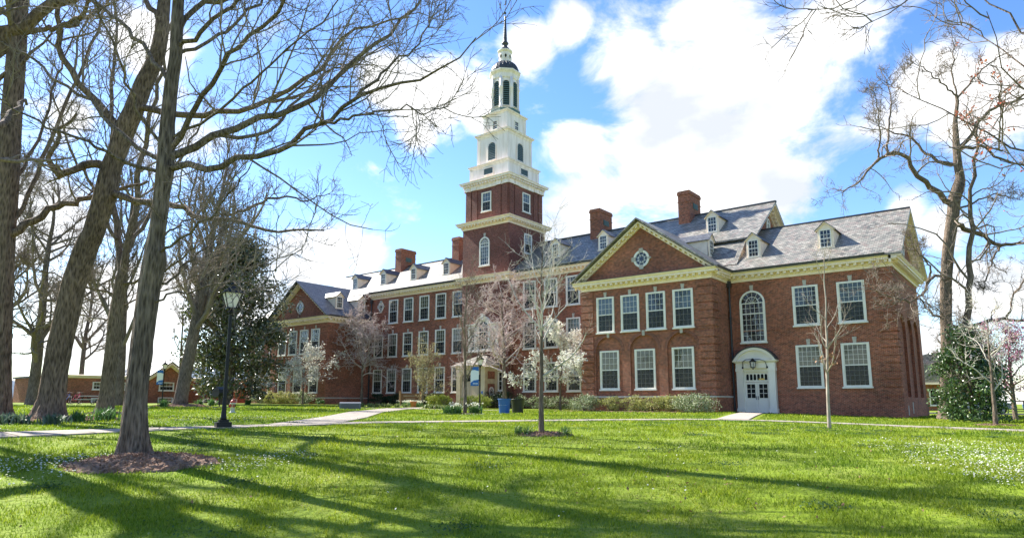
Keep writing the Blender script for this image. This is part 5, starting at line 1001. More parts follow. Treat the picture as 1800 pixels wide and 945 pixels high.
TREES={"oak":{"trunk":[[-13.17,5.53,0.48,0.325],[-13.18,5.52,0.63,0.242],[-13.18,5.52,1.04,0.205],[-13.21,5.5,1.65,0.186],[-13.19,5.51,2.7,0.186],[-13.16,5.54,3.78,0.194],[-13.11,5.58,4.28,0.21],[-13.13,5.56,4.56,0.163],[-13.11,5.58,4.89,0.149],[-13.1,5.59,5.57,0.15],[-13.07,5.6,6.03,0.165],[-13.09,5.59,6.5,0.151],[-13.11,5.58,6.97,0.136],[-13.1,5.58,7.21,0.136],[-13.1,5.58,7.81,0.126],[-13.07,5.61,8.41,0.117],[-13.09,5.59,9.03,0.116],[-13.11,5.58,9.66,0.106],[-13.12,5.56,11.2,0.09],[-13.17,5.53,13.07,0.065],[-13.23,5.48,15.3,0.041],[-13.29,5.44,17.35,0.018]],"limbs":[[[-12.97,5.68,6.08,0.068],[-12.49,5.87,6.06,0.065],[-12.12,6.01,6.04,0.062],[-11.62,6.19,5.98,0.058],[-11.3,6.3,6.03,0.055],[-10.81,6.47,6.07,0.051],[-10.5,6.56,6.16,0.048],[-10.16,6.66,6.3,0.044],[-9.75,6.75,6.52,0.04],[-9.4,6.83,6.73,0.036],[-8.96,6.94,6.87,0.032],[-8.53,7.07,6.91,0.027],[-8.12,7.19,6.94,0.024],[-7.71,7.3,6.95,0.02],[-7.39,7.39,7.0,0.017],[-7.14,7.43,7.11,0.014],[-6.93,7.47,7.21,0.012],[-6.68,7.48,7.4,0.009]],[[-9.72,6.73,6.51,0.028],[-9.33,6.79,6.47,0.025],[-8.82,6.85,6.4,0.021],[-8.54,6.88,6.41,0.019],[-8.16,6.92,6.34,0.016],[-7.58,6.97,6.23,0.012],[-7.21,7.0,6.1,0.009],[-6.79,7.01,6.08,0.005]],[[-8.97,6.95,6.87,0.028],[-8.93,7.11,7.1,0.026],[-8.87,7.3,7.36,0.024],[-8.77,7.58,7.66,0.021],[-8.64,7.91,8.04,0.017],[-8.59,8.11,8.36,0.015],[-8.56,8.32,8.78,0.012],[-8.56,8.54,9.35,0.008]],[[-13.01,5.66,6.32,0.078],[-12.94,5.75,6.42,0.077],[-12.81,5.95,6.61,0.075],[-12.65,6.17,6.75,0.073],[-12.5,6.36,6.86,0.071],[-12.37,6.55,7.07,0.069],[-12.2,6.78,7.25,0.066],[-11.95,7.1,7.4,0.063],[-11.74,7.37,7.49,0.06],[-11.51,7.67,7.72,0.057],[-11.28,7.99,8.1,0.052],[-11.13,8.23,8.47,0.049],[-11.01,8.42,8.81,0.045],[-10.84,8.66,9.19,0.041],[-10.63,8.95,9.55,0.037],[-10.45,9.2,9.87,0.033],[-10.31,9.4,10.21,0.029],[-10.18,9.62,10.68,0.025],[-9.95,9.99,11.5,0.018]],[[-12.76,6.49,6.97,0.042],[-12.72,6.86,6.99,0.04],[-12.68,7.17,7.12,0.038],[-12.64,7.45,7.27,0.037],[-12.65,7.73,7.61,0.035],[-12.66,8.02,7.98,0.033],[-12.73,8.19,8.33,0.031],[-12.77,8.53,8.86,0.028],[-12.69,9.16,9.52,0.023],[-12.51,9.85,10.05,0.018],[-12.26,10.72,10.73,0.011]],[[-13.02,5.65,6.48,0.058],[-12.75,5.67,6.72,0.056],[-12.52,5.67,6.95,0.053],[-12.09,5.68,7.36,0.048],[-11.8,5.71,7.57,0.046],[-11.42,5.76,7.82,0.042],[-11.08,5.82,7.99,0.039],[-10.58,5.9,8.22,0.035],[-10.25,5.95,8.4,0.032],[-9.87,6.0,8.58,0.029],[-9.22,6.04,8.98,0.023],[-8.45,6.08,9.39,0.016]],[[-12.98,5.68,6.73,0.029],[-12.57,5.74,6.81,0.028],[-12.15,5.8,6.84,0.026],[-11.62,5.86,6.95,0.025],[-11.18,5.89,7.08,0.023],[-10.51,5.92,7.25,0.02],[-10.05,5.91,7.4,0.018],[-9.62,5.9,7.53,0.017],[-9.2,5.9,7.61,0.015],[-8.81,5.9,7.67,0.013],[-8.44,5.88,7.75,0.012],[-7.97,5.84,7.84,0.01],[-7.26,5.75,7.96,0.007]],[[-13.14,5.55,6.01,0.039],[-13.17,5.42,6.01,0.037],[-13.18,5.27,6.07,0.036],[-13.23,4.96,6.1,0.033],[-13.25,4.67,6.16,0.03],[-13.28,4.38,6.21,0.027],[-13.28,4.05,6.28,0.023],[-13.28,3.66,6.36,0.02],[-13.26,3.3,6.44,0.016],[-13.18,2.92,6.6,0.013],[-13.06,2.42,6.75,0.009]],[[-13.1,5.58,6.21,0.049],[-13.34,5.48,6.28,0.047],[-13.76,5.31,6.6,0.044],[-14.11,5.17,6.92,0.042],[-14.76,4.91,7.49,0.037],[-15.27,4.7,7.94,0.034],[-16.11,4.33,8.54,0.028],[-16.68,4.08,8.99,0.025],[-17.42,3.73,9.48,0.02],[-18.44,3.27,10.33,0.014]],[[-13.07,5.61,6.48,0.034],[-13.13,5.44,6.6,0.033],[-13.18,5.29,6.72,0.031],[-13.18,5.14,6.94,0.03],[-13.17,4.98,7.21,0.028],[-13.15,4.81,7.49,0.026],[-13.08,4.63,7.86,0.024],[-13.0,4.46,8.23,0.021],[-12.99,4.26,8.51,0.019],[-13.0,4.05,8.78,0.017],[-12.93,3.77,9.23,0.014],[-12.82,3.51,9.7,0.012]],[[-13.16,5.54,7.93,0.048],[-13.62,5.42,8.41,0.045],[-14.0,5.32,8.81,0.042],[-14.38,5.22,9.23,0.039],[-14.95,5.05,9.79,0.035],[-15.42,4.88,10.12,0.032],[-16.17,4.63,10.81,0.027],[-17.15,4.29,11.76,0.02]],[[-13.07,5.6,8.44,0.039],[-13.04,5.74,8.54,0.038],[-12.99,6.07,8.91,0.036],[-12.91,6.39,9.2,0.034],[-12.83,6.73,9.56,0.031],[-12.77,7.17,10.22,0.028],[-12.69,7.67,10.97,0.023],[-12.47,8.38,11.85,0.017]],[[-13.07,5.61,8.6,0.049],[-12.83,5.69,8.69,0.046],[-12.47,5.81,8.89,0.043],[-12.05,5.93,9.11,0.039],[-11.66,6.05,9.32,0.035],[-10.95,6.25,9.73,0.028],[-10.05,6.47,10.28,0.018]],[[-13.04,5.63,9.03,0.058],[-13.05,5.76,9.47,0.055],[-12.96,5.91,9.64,0.054],[-12.8,6.16,9.78,0.051],[-12.62,6.42,9.89,0.049],[-12.23,7.0,10.3,0.043],[-11.64,7.85,10.77,0.034],[-10.94,8.82,11.42,0.023]],[[-13.05,5.62,4.39,0.029],[-12.84,5.65,4.41,0.028],[-12.32,5.69,4.59,0.024],[-11.71,5.74,4.75,0.02],[-11.06,5.75,5.01,0.016],[-10.46,5.7,5.29,0.011],[-9.87,5.59,5.62,0.006]],[[-13.05,5.62,4.61,0.024],[-13.38,6.05,5.0,0.02],[-13.59,6.33,5.27,0.017],[-13.81,6.69,5.59,0.014],[-14.12,7.33,6.08,0.007]],[[-13.09,5.59,3.73,0.028],[-13.09,5.68,3.77,0.028],[-13.14,6.05,4.1,0.024],[-13.22,6.45,4.55,0.019],[-13.26,6.82,4.93,0.015],[-13.32,7.32,5.55,0.008]],[[-13.09,5.59,3.44,0.021],[-12.6,5.74,3.57,0.019],[-12.01,5.91,3.6,0.017],[-11.24,6.13,3.71,0.014],[-10.8,6.25,3.77,0.012],[-10.31,6.37,3.88,0.01],[-9.89,6.44,4.09,0.007],[-9.55,6.48,4.31,0.005]],[[-13.1,5.58,9.41,0.043],[-12.83,5.26,10.12,0.034],[-12.64,4.79,10.86,0.023],[-12.33,4.28,11.69,0.012]],[[-13.11,5.57,10.42,0.043],[-13.39,5.96,12.11,0.035],[-13.49,6.53,13.97,0.026],[-13.33,7.31,15.84,0.016]],[[-13.15,5.54,12.26,0.033],[-11.8,5.32,12.9,0.019],[-10.37,5.19,13.24,0.008]],[[-13.14,5.55,11.99,0.033],[-14.96,5.49,14.65,0.021],[-16.64,5.33,17.16,0.01]]]},"leaning":{"trunk":[[-27.08,8.49,0.88,0.62],[-27.1,8.48,1.21,0.495],[-27.05,8.52,1.69,0.418],[-27.04,8.52,2.67,0.391],[-26.99,8.56,3.66,0.388],[-26.81,8.7,5.69,0.389],[-26.55,8.91,7.14,0.37],[-26.41,9.02,7.56,0.346],[-26.31,9.1,8.19,0.357],[-26.17,9.21,9.05,0.386],[-26.11,9.26,9.91,0.352],[-25.93,9.4,10.79,0.319],[-25.78,9.52,11.67,0.356],[-25.63,9.64,12.11,0.339],[-25.4,9.82,13.24,0.314],[-25.06,10.09,14.38,0.28],[-24.99,10.15,15.31,0.252],[-25.0,10.14,16.71,0.224],[-25.04,10.11,19.11,0.195],[-24.99,10.15,22.09,0.149],[-25.04,10.1,25.71,0.094],[-25.1,10.06,29.48,0.042]],"limbs":[[[-25.67,9.61,11.23,0.152],[-25.78,9.45,11.34,0.148],[-25.97,9.13,11.79,0.14],[-26.24,8.71,12.29,0.13],[-26.53,8.29,12.65,0.121],[-26.71,7.96,13.18,0.112],[-26.78,7.76,13.62,0.106],[-26.95,7.43,14.14,0.098],[-26.77,7.39,14.79,0.09],[-26.59,7.21,15.86,0.078],[-26.47,6.89,17.21,0.063],[-26.42,6.47,18.73,0.045]],[[-26.38,7.26,14.48,0.088],[-26.03,7.3,14.67,0.082],[-25.5,7.43,14.78,0.075],[-24.96,7.55,14.91,0.068],[-24.65,7.54,15.15,0.062],[-23.94,7.6,15.53,0.051],[-22.81,7.53,16.36,0.03]],[[-25.93,9.4,9.05,0.132],[-25.25,9.71,8.84,0.124],[-24.43,10.07,8.55,0.115],[-23.63,10.42,8.5,0.105],[-23.04,10.68,8.45,0.098],[-22.83,10.72,8.12,0.093],[-22.74,10.71,7.89,0.09],[-22.43,10.84,7.87,0.087],[-21.82,11.1,7.7,0.079],[-21.39,11.26,7.89,0.073],[-20.96,11.44,7.75,0.067],[-20.64,11.56,7.52,0.062],[-20.19,11.74,7.29,0.056],[-19.86,11.87,7.11,0.051],[-19.69,11.92,7.25,0.048],[-19.14,12.14,7.21,0.041],[-18.5,12.39,7.17,0.032],[-17.77,12.68,7.04,0.022]],[[-20.97,11.04,7.76,0.061],[-20.88,11.38,7.92,0.057],[-20.8,11.71,8.12,0.052],[-20.72,12.09,8.4,0.047],[-20.61,12.47,8.62,0.042],[-20.45,12.96,8.73,0.035],[-20.2,13.64,8.74,0.026],[-19.94,14.4,9.14,0.015]],[[-26.16,9.22,10.0,0.167],[-26.27,9.02,10.1,0.159],[-26.42,8.77,10.17,0.15],[-26.55,8.54,10.07,0.141],[-26.62,8.33,9.74,0.131],[-26.73,8.04,9.37,0.117],[-26.81,7.87,9.55,0.11],[-26.97,7.53,9.8,0.097],[-26.78,7.52,10.18,0.087],[-26.43,7.6,10.56,0.076],[-26.1,7.64,11.01,0.064],[-25.5,7.83,11.44,0.048]],[[-25.52,9.73,12.38,0.125],[-25.31,9.86,12.37,0.124],[-24.95,10.08,12.24,0.121],[-24.24,10.51,12.04,0.115],[-23.75,10.81,11.94,0.111],[-23.28,11.09,12.02,0.107],[-22.56,11.53,12.04,0.1],[-21.85,11.96,12.11,0.094],[-21.47,12.18,12.13,0.09],[-20.92,12.5,12.48,0.084],[-20.4,12.79,12.83,0.078],[-19.8,13.14,13.17,0.07],[-19.19,13.48,13.6,0.063],[-19.04,13.55,13.82,0.06],[-19.01,13.51,14.17,0.057],[-18.73,13.64,14.59,0.052],[-18.18,13.96,14.89,0.045],[-17.71,14.24,14.91,0.041],[-17.26,14.51,14.96,0.036],[-16.52,14.94,15.11,0.028]],[[-21.09,11.96,11.94,0.064],[-20.89,12.38,12.25,0.06],[-20.42,13.24,12.61,0.053],[-20.09,13.84,13.03,0.047],[-19.75,14.59,13.88,0.039],[-19.32,15.47,14.88,0.029],[-18.91,16.24,15.68,0.021]],[[-25.09,10.07,15.77,0.108],[-26.27,9.8,17.54,0.089],[-27.49,9.67,19.99,0.067],[-29.17,9.38,23.28,0.037]],[[-25.01,10.13,17.67,0.107],[-23.68,10.41,19.14,0.084],[-22.12,10.81,20.52,0.059],[-20.19,11.4,21.76,0.033]],[[-25.03,10.11,20.1,0.08],[-24.81,8.99,22.17,0.049],[-24.26,8.17,24.13,0.023]],[[-24.99,10.15,22.09,0.07],[-25.01,11.49,25.98,0.049],[-24.73,12.91,29.5,0.028]]]},"edge":{"trunk":[[-28.26,7.37,0.88,0.549],[-28.29,7.35,1.3,0.414],[-28.33,7.32,2.07,0.372],[-28.47,7.21,3.64,0.362],[-28.62,7.09,5.66,0.368],[-28.64,7.07,6.58,0.322],[-28.74,6.99,7.72,0.356],[-28.83,6.92,9.85,0.343],[-28.96,6.82,12.04,0.328],[-29.04,6.76,14.29,0.312],[-29.17,6.65,16.6,0.303],[-29.36,6.5,19.48,0.26],[-29.58,6.33,22.96,0.192],[-29.84,6.12,26.59,0.11],[-30.1,5.91,29.84,0.039]],"limbs":[[[-29.21,6.62,15.6,0.123],[-29.72,6.49,16.08,0.115],[-30.24,6.35,16.52,0.108],[-31.93,5.88,18.06,0.083],[-34.18,5.23,20.21,0.051]],[[-28.92,6.85,15.21,0.107],[-28.68,6.95,15.24,0.102],[-28.08,7.23,15.26,0.091],[-27.53,7.48,15.27,0.08],[-26.89,7.77,15.24,0.068],[-26.3,8.01,15.47,0.054],[-25.37,8.39,15.75,0.033]],[[-28.52,7.16,7.47,0.146],[-28.46,7.28,7.53,0.144],[-28.34,7.59,8.0,0.134],[-28.13,8.02,8.44,0.122],[-27.84,8.5,8.72,0.11],[-27.59,8.91,8.99,0.099],[-27.34,9.33,9.31,0.087],[-26.93,9.95,9.5,0.07],[-26.43,10.73,9.98,0.048]],[[-28.63,7.08,7.72,0.081],[-28.62,7.35,8.42,0.079],[-28.71,7.7,9.6,0.076],[-28.94,7.99,11.08,0.071],[-29.1,8.44,12.89,0.065],[-29.15,8.9,14.52,0.06],[-29.27,9.38,16.5,0.053],[-29.44,9.72,18.27,0.047],[-29.69,10.07,20.42,0.039]],[[-28.72,7.01,9.21,0.065],[-28.96,7.38,10.01,0.062],[-29.55,7.93,11.67,0.055],[-30.22,8.36,13.41,0.047],[-30.87,8.62,14.95,0.04],[-31.53,9.25,17.25,0.029]],[[-29.27,6.58,18.51,0.114],[-27.73,6.94,19.92,0.085],[-26.1,7.41,21.05,0.058],[-24.28,7.97,22.07,0.031]],[[-29.31,6.54,18.99,0.114],[-30.71,5.98,21.31,0.079],[-32.8,5.05,24.4,0.032]],[[-29.64,6.28,23.98,0.072],[-30.23,7.17,27.74,0.048],[-30.4,8.22,31.08,0.026]]]},"mid":{"trunk":[[-34.23,12.97,0.95,0.554],[-34.24,12.97,1.26,0.378],[-34.21,12.99,1.99,0.314],[-34.21,12.99,3.3,0.295],[-34.22,12.98,5.44,0.288],[-34.14,13.05,7.08,0.257],[-34.07,13.1,7.63,0.246]],"limbs":[[[-34.1,13.07,7.49,0.164],[-34.47,12.9,8.76,0.154],[-34.68,12.83,9.91,0.146],[-34.99,12.71,11.37,0.135],[-35.34,12.59,13.16,0.121],[-35.56,12.58,15.3,0.105],[-36.02,12.43,17.83,0.086],[-36.18,12.5,20.44,0.067],[-36.67,12.31,23.13,0.048]],[[-34.06,13.11,7.49,0.176],[-33.87,13.07,8.71,0.164],[-33.61,13.13,9.8,0.154],[-33.32,13.15,11.16,0.14],[-33.12,13.07,12.8,0.124],[-32.72,13.1,14.73,0.105],[-32.24,13.2,16.66,0.085],[-31.93,13.17,18.61,0.066],[-31.4,13.3,20.57,0.046]],[[-34.01,13.15,8.46,0.106],[-33.93,13.51,9.36,0.099],[-33.93,13.84,10.43,0.092],[-33.86,14.34,11.85,0.081],[-33.69,14.97,13.48,0.068],[-33.5,15.62,15.16,0.054],[-33.39,16.19,16.9,0.04]],[[-34.43,12.81,9.3,0.094],[-34.69,12.19,10.34,0.083],[-34.8,11.62,11.63,0.071],[-35.09,10.87,12.89,0.058],[-35.13,10.27,14.4,0.045],[-35.17,9.67,15.9,0.032]],[[-34.16,13.03,6.53,0.058],[-34.48,12.18,6.86,0.047],[-34.81,11.34,6.91,0.037],[-35.09,10.48,7.35,0.027],[-35.43,9.47,7.49,0.015]],[[-34.18,13.01,5.44,0.046],[-35.45,12.66,5.5,0.038],[-37.06,12.21,5.86,0.028],[-39.1,11.66,6.84,0.014]],[[-34.12,13.06,7.08,0.07],[-32.94,13.53,7.29,0.062],[-31.41,14.1,7.74,0.05],[-29.84,14.57,8.69,0.036],[-28.57,14.9,9.62,0.024]],[[-34.2,12.99,5.99,0.046],[-33.81,14.21,6.65,0.036],[-33.31,15.57,7.34,0.025],[-32.98,16.51,8.03,0.016]]]},"tulip":{"trunk":[[-4.72,45.49,0.68,0.454],[-4.65,45.54,1.26,0.375],[-4.55,45.62,2.21,0.324],[-4.32,45.8,5.14,0.316],[-4.27,45.84,6.46,0.304],[-4.11,45.97,8.47,0.307],[-3.84,46.18,10.51,0.309],[-3.58,46.39,11.89,0.323],[-3.44,46.5,12.59,0.323],[-3.28,46.63,13.64,0.338],[-2.99,46.85,14.52,0.323],[-2.9,46.93,14.98,0.239],[-2.95,46.89,15.77,0.225],[-2.93,46.91,17.03,0.197],[-2.85,46.96,18.59,0.127],[-2.64,47.13,19.84,0.099],[-2.67,47.11,20.25,0.085]],"limbs":[[[-4.35,45.78,4.09,0.218],[-4.15,45.89,4.64,0.211],[-3.89,46.03,5.19,0.204],[-3.54,46.25,5.65,0.196],[-3.29,46.4,6.17,0.189],[-3.12,46.39,7.82,0.171],[-2.94,46.4,9.21,0.156],[-2.74,46.44,10.57,0.14],[-2.66,46.43,11.48,0.13],[-2.63,46.37,12.42,0.12],[-2.38,46.42,14.11,0.1],[-2.06,46.52,15.82,0.081],[-1.69,46.61,18.23,0.054]],[[-3.38,46.17,5.93,0.122],[-2.84,46.39,6.08,0.113],[-2.2,46.66,6.29,0.104],[-1.47,46.97,6.36,0.093],[-0.69,47.29,6.24,0.081],[0.32,47.7,6.3,0.066],[1.62,48.21,6.89,0.048]],[[-1.46,46.79,6.34,0.065],[-1.22,47.16,6.85,0.059],[-1.17,47.39,7.49,0.054],[-0.84,47.86,8.08,0.048],[-0.51,48.33,8.64,0.041],[0.17,49.36,10.18,0.026]],[[-3.45,46.49,12.17,0.154],[-3.25,46.74,12.05,0.149],[-2.52,47.66,11.64,0.131],[-1.76,48.59,11.32,0.114],[-1.35,49.13,10.97,0.103],[-0.28,50.38,11.3,0.082],[1.14,52.04,11.95,0.054]],[[-1.43,49.37,11.1,0.069],[-1.69,49.27,10.66,0.061],[-2.07,49.17,9.82,0.046],[-2.3,49.2,8.9,0.03],[-2.51,49.15,8.39,0.021]],[[-3.31,46.61,13.29,0.183],[-3.88,45.94,13.83,0.167],[-4.48,45.26,14.37,0.151],[-4.99,44.65,15.05,0.134],[-5.02,44.47,15.75,0.122],[-5.32,44.1,16.17,0.112],[-5.84,43.54,16.33,0.1],[-6.17,43.17,15.95,0.091],[-6.5,42.82,15.85,0.083],[-6.97,42.25,14.99,0.067],[-7.33,41.77,14.11,0.051],[-7.75,41.32,14.01,0.041],[-8.19,40.82,13.52,0.029]],[[-6.15,43.07,15.91,0.072],[-6.08,43.38,16.73,0.065],[-5.95,43.9,18.08,0.053],[-5.8,44.48,19.63,0.04],[-5.98,44.76,21.05,0.028],[-6.26,44.9,22.25,0.018]],[[-6.5,42.8,15.84,0.058],[-6.23,42.41,16.95,0.044],[-6.13,41.84,18.12,0.031],[-6.21,41.12,19.27,0.017]],[[-2.95,46.89,15.77,0.113],[-3.3,46.79,15.89,0.106],[-4.23,46.54,16.36,0.089],[-4.68,46.52,17.08,0.076],[-5.13,46.53,17.97,0.061],[-6.11,46.24,18.43,0.042],[-6.95,46.01,19.06,0.023]],[[-2.88,46.94,16.56,0.127],[-2.63,47.03,16.89,0.121],[-1.67,47.33,18.4,0.099],[-0.8,47.69,19.22,0.083],[0.25,48.18,19.54,0.067],[1.14,48.57,20.11,0.054],[2.23,49.08,20.51,0.038]],[[-2.7,47.08,16.78,0.098],[-1.62,48.42,17.15,0.082],[-1.02,49.29,16.43,0.069],[0.17,50.79,16.12,0.05],[1.25,52.13,15.96,0.034]],[[-2.65,47.12,20.06,0.07],[-1.96,47.97,21.08,0.059],[-1.31,48.78,22.14,0.047],[-0.55,49.68,23.07,0.036],[0.61,50.98,23.9,0.021]],[[-2.67,47.11,20.21,0.056],[-3.31,46.15,20.92,0.042],[-4.02,45.12,21.51,0.028],[-4.6,44.31,21.91,0.017]],[[-2.67,47.11,20.21,0.056],[-2.81,47.2,21.71,0.044],[-2.54,47.64,23.32,0.031],[-2.65,47.76,24.96,0.017]],[[-4.25,45.86,8.97,0.084],[-4.68,44.98,8.82,0.076],[-4.87,44.35,8.29,0.069],[-5.08,43.62,7.66,0.06],[-5.51,42.6,7.15,0.051],[-6.13,41.15,7.32,0.037],[-6.88,39.31,7.59,0.02]],[[-4.84,44.11,8.25,0.069],[-4.58,44.02,8.9,0.056],[-4.57,43.9,9.18,0.051],[-4.73,43.51,9.69,0.04],[-5.07,42.96,10.1,0.029],[-5.24,42.52,10.69,0.016]],[[-4.42,45.72,6.46,0.055],[-4.76,44.86,6.66,0.049],[-5.04,43.73,7.24,0.04],[-5.5,42.53,7.49,0.031],[-6.32,40.38,6.68,0.016]],[[-3.7,46.29,5.76,0.055],[-4.01,45.28,6.22,0.043],[-4.36,44.06,6.77,0.029],[-4.76,42.9,7.09,0.016]],[[-3.4,46.53,12.76,0.07],[-2.11,46.5,13.39,0.048],[-1.28,46.51,13.57,0.035],[-0.28,46.45,13.03,0.019]]]},"maple":{"trunk":[[5.0,17.0,0.6,0.32],[4.93,16.91,2.27,0.29],[4.87,16.82,3.93,0.26],[4.8,16.73,5.6,0.229],[4.73,16.64,7.27,0.199],[4.67,16.56,8.93,0.169],[4.6,16.47,10.6,0.139],[4.53,16.38,12.27,0.108],[4.47,16.29,13.93,0.078],[4.4,16.2,15.6,0.048]],"limbs":[[[4.86,16.5,4.2,0.029],[0.84,15.34,5.72,0.023],[0.08,15.33,6.31,0.019],[-0.25,15.31,6.52,0.017],[-0.63,15.3,6.94,0.015],[-0.99,15.28,7.28,0.013],[-1.45,15.21,7.61,0.01],[-1.77,15.19,7.96,0.007]],[[4.76,16.5,6.5,0.027],[0.85,14.71,7.53,0.022],[0.28,14.75,8.29,0.018],[0.06,14.82,8.82,0.015],[-0.2,14.84,9.22,0.012],[-0.55,14.87,9.86,0.009]],[[4.68,16.5,8.5,0.041],[0.49,15.7,10.73,0.033],[-0.4,14.6,10.25,0.025],[-0.95,13.86,9.48,0.019],[-1.27,13.39,8.91,0.014],[-1.48,13.09,8.56,0.011],[-1.64,12.88,8.54,0.009],[-1.89,12.54,8.26,0.006]],[[4.64,16.5,9.5,0.036],[0.08,15.38,11.11,0.029],[-0.95,14.94,10.95,0.024],[-1.76,14.62,10.37,0.019],[-2.26,14.46,9.79,0.014],[-2.48,14.37,9.62,0.013],[-2.79,14.24,9.82,0.01],[-3.2,14.05,9.78,0.008]],[[4.82,16.5,5.2,0.022],[0.77,14.01,6.15,0.018],[0.16,13.01,6.55,0.013],[-0.06,12.58,6.83,0.01],[-0.15,12.25,7.2,0.007],[-0.18,11.98,7.56,0.005]],[[4.87,16.5,3.8,0.019],[0.61,14.52,5.14,0.015],[0.1,13.17,5.18,0.009],[-0.12,12.39,5.33,0.006],[-0.27,11.91,5.36,0.004]],[[4.8,16.5,5.6,0.025],[0.74,15.26,7.13,0.02],[0.16,15.91,8.26,0.015],[-0.43,16.39,9.31,0.01],[-0.81,16.59,9.8,0.007]]]}}


traced_tree('bare_oak', 'bare grey tree in its own round bed of bark mulch beside the path', TREES['oak'], 11, M_BARK, M_BARK, M_TWIG, k1=13, k2=7, k3=4, up=.10, rmin=.0045, smin=.009, flare=.75, upper=12, ut=.55, ul=.42)
traced_tree('leaning_tree', 'huge bare tree with thick brown trunk leaning to one side beyond the path', TREES['leaning'], 12, M_BARKB, M_BARKB, M_TWIG, upper=9, ut=.62, ul=.36, k1=10, k2=7, k3=4, up=.14, rmin=.0065, flare=.30, ang=(35, 75))
traced_tree('upright_tree', 'massive upright bare trunk with dark green leaf clumps at its foot', TREES['edge'], 13, M_BARKB, M_BARKB, M_TWIG, upper=9, ut=.6, ul=.38, k1=10, k2=7, k3=4, up=.16, rmin=.0065, flare=.30)
traced_tree('forked_tree', 'slim bare tree forking into two stems between the leaning and the mulched tree', TREES['mid'], 14, M_BARK, M_BARK, M_TWIG, k1=16, k2=8, k3=5, up=.2, rmin=.009, flare=.12)
traced_tree('tulip_tree', 'tall bare tree with crooked limbs rising behind the holly at the hall end', TREES['tulip'], 15, M_BARK, M_BARK, M_TWIG, k1=14, k2=8, k3=4, up=.12, rmin=.009, flare=.25, ang=(40, 80), wob=.5)

BG = 'bare trees in the background'
free_tree('bare_tree', 'bare tree with two low limbs in front of the low brick annex gable', (-51.5, 24.6), 20, .50, 21, M_BARK, M_TWIG, .15, .5, (20, 10, 7, 4), .32, group=BG, rmin=.013, ang=(25, 50), lean=(.04, .06))
free_tree('bare_tree', 'pale bare trunk between the annex gable and the evergreen', (-66, 36), 21, .52, 22, M_BARKB, M_TWIG, .2, .48, (22, 11, 7, 4), .3, group=BG, rmin=.016, ang=(25, 55))
free_tree('bare_tree', 'thin dark bare sapling against the annex wall beside its gable', (-72.5, 34.5), 12, .16, 23, M_BARK, M_TWIG, .3, .35, (12, 7, 5, 0), .3, group=BG, rmin=.016)
free_tree('bare_tree', 'spreading bare tree low behind the leaning trunk', (-62, 18.2), 17, .42, 24, M_BARK, M_TWIG, .12, .55, (22, 11, 7, 4), .12, group=BG, rmin=.014, ang=(40, 80))
free_tree('bare_tree', 'bare tree between the massive upright trunk and the leaning one', (-70, 17.0), 20, .36, 25, M_BARK, M_TWIG, .16, .5, (22, 11, 7, 4), .22, group=BG, rmin=.016)
free_tree('bare_tree', 'bare tree seen just behind the slim forked one', (-57, 22.5), 19, .34, 26, M_BARK, M_TWIG, .18, .5, (20, 10, 7, 4), .35, group=BG, rmin=.014, ang=(25, 55))
free_tree('bare_tree', 'distant bare tree past the far end of the lawn by the hills', (-100, 21), 15, .4, 27, M_BARK, M_TWIG, .2, .45, (20, 10, 7, 4), .2, group=BG, rmin=.02)
free_tree('bare_tree', 'faint bare tree far behind the massive upright trunk', (-92, 15), 18, .34, 28, M_BARK, M_TWIG, .2, .45, (20, 10, 7, 4), .2, group=BG, rmin=.018)
free_tree('bare_tree', 'broad bare tree behind the roof of the low brick annex', (-104, 36), 19, .38, 29, M_BARK, M_TWIG, .2, .48, (20, 10, 7, 4), .15, group=BG, rmin=.02)
for i, (x, y, h_, lab) in enumerate(((6.5, 66, 17, 'broad bare tree beyond the pink tree at the railing'), (3.2, 78, 13, 'small bare tree beyond the parked cars'), (12, 60, 18, 'bare tree nearest the railing end, limbs over the cars'), (-7, 92, 11, 'distant bare tree glimpsed past the hall end wall'))):
    free_tree('bare_tree', lab, (x, y), h_, .42, 31 + i, M_BARK, M_TWIG, .2, .5, (20, 10, 7, 4), .1, group='bare trees beyond the railing', rmin=.016, ang=(40, 75))

# boughs hanging in from a red-budded tree that stands beside the picture
t = traced_tree('maple_tree', 'red budded tree whose dark boughs hang in from above at the edge of the lawn', TREES['maple'], 41, M_BARK, M_BARK, M_TWIG, k1=8, k2=6, k3=4, up=.04, rmin=.0055, lk=(.34, .42, .45), wob=.4, skip_low=.35)
def crown_points(t):
    m = [o for o in t.children if o.name.startswith('crown')][0].data; q = np.zeros(len(m.vertices) * 3, np.float32); m.vertices.foreach_get('co', q); return q.reshape(-1, 3)
rng = np.random.default_rng(5); q = crown_points(t); q = q[(q[:, 2] < 7.2) | (rng.uniform(0, 1, len(q)) < .25)]; q = q[q[:, 1] + t.location.y > 9]; q = q[-(q[:, 0] + t.location.x) < .055 * (q[:, 1] + t.location.y)]; sel = q[rng.choice(len(q), 700)]
C = np.repeat(sel[rng.uniform(0, 1, len(sel)) < .28], 4, 0); V, F = leaf_quads(C + rng.normal(size=C.shape) * .03, .06, rng); link('buds', fast_mesh('buds', V, F, M_RED, False), t)

for i, (x, y, h_, lab, sd_) in enumerate(((-20.6, 3.3, 19, 'thick bare tree standing just outside the picture near the mulched tree', 44), (-33.0, 3.2, 21, 'thick bare tree standing just outside the picture near the iris clumps', 45))):
    traced_tree('bare_tree', lab, dict(trunk=[[x + .05 * t * t, y + .04 * t, gz(x, y) - .1 + h_ * t / 8, .42 * (1 - t / 8.6) ** .8] for t in range(9)], limbs=[]), sd_, M_BARKB, M_BARKB, M_TWIG, k1=7, k2=5, k3=2, up=.1, upper=17, ut=.28, ul=.40, flare=.4)

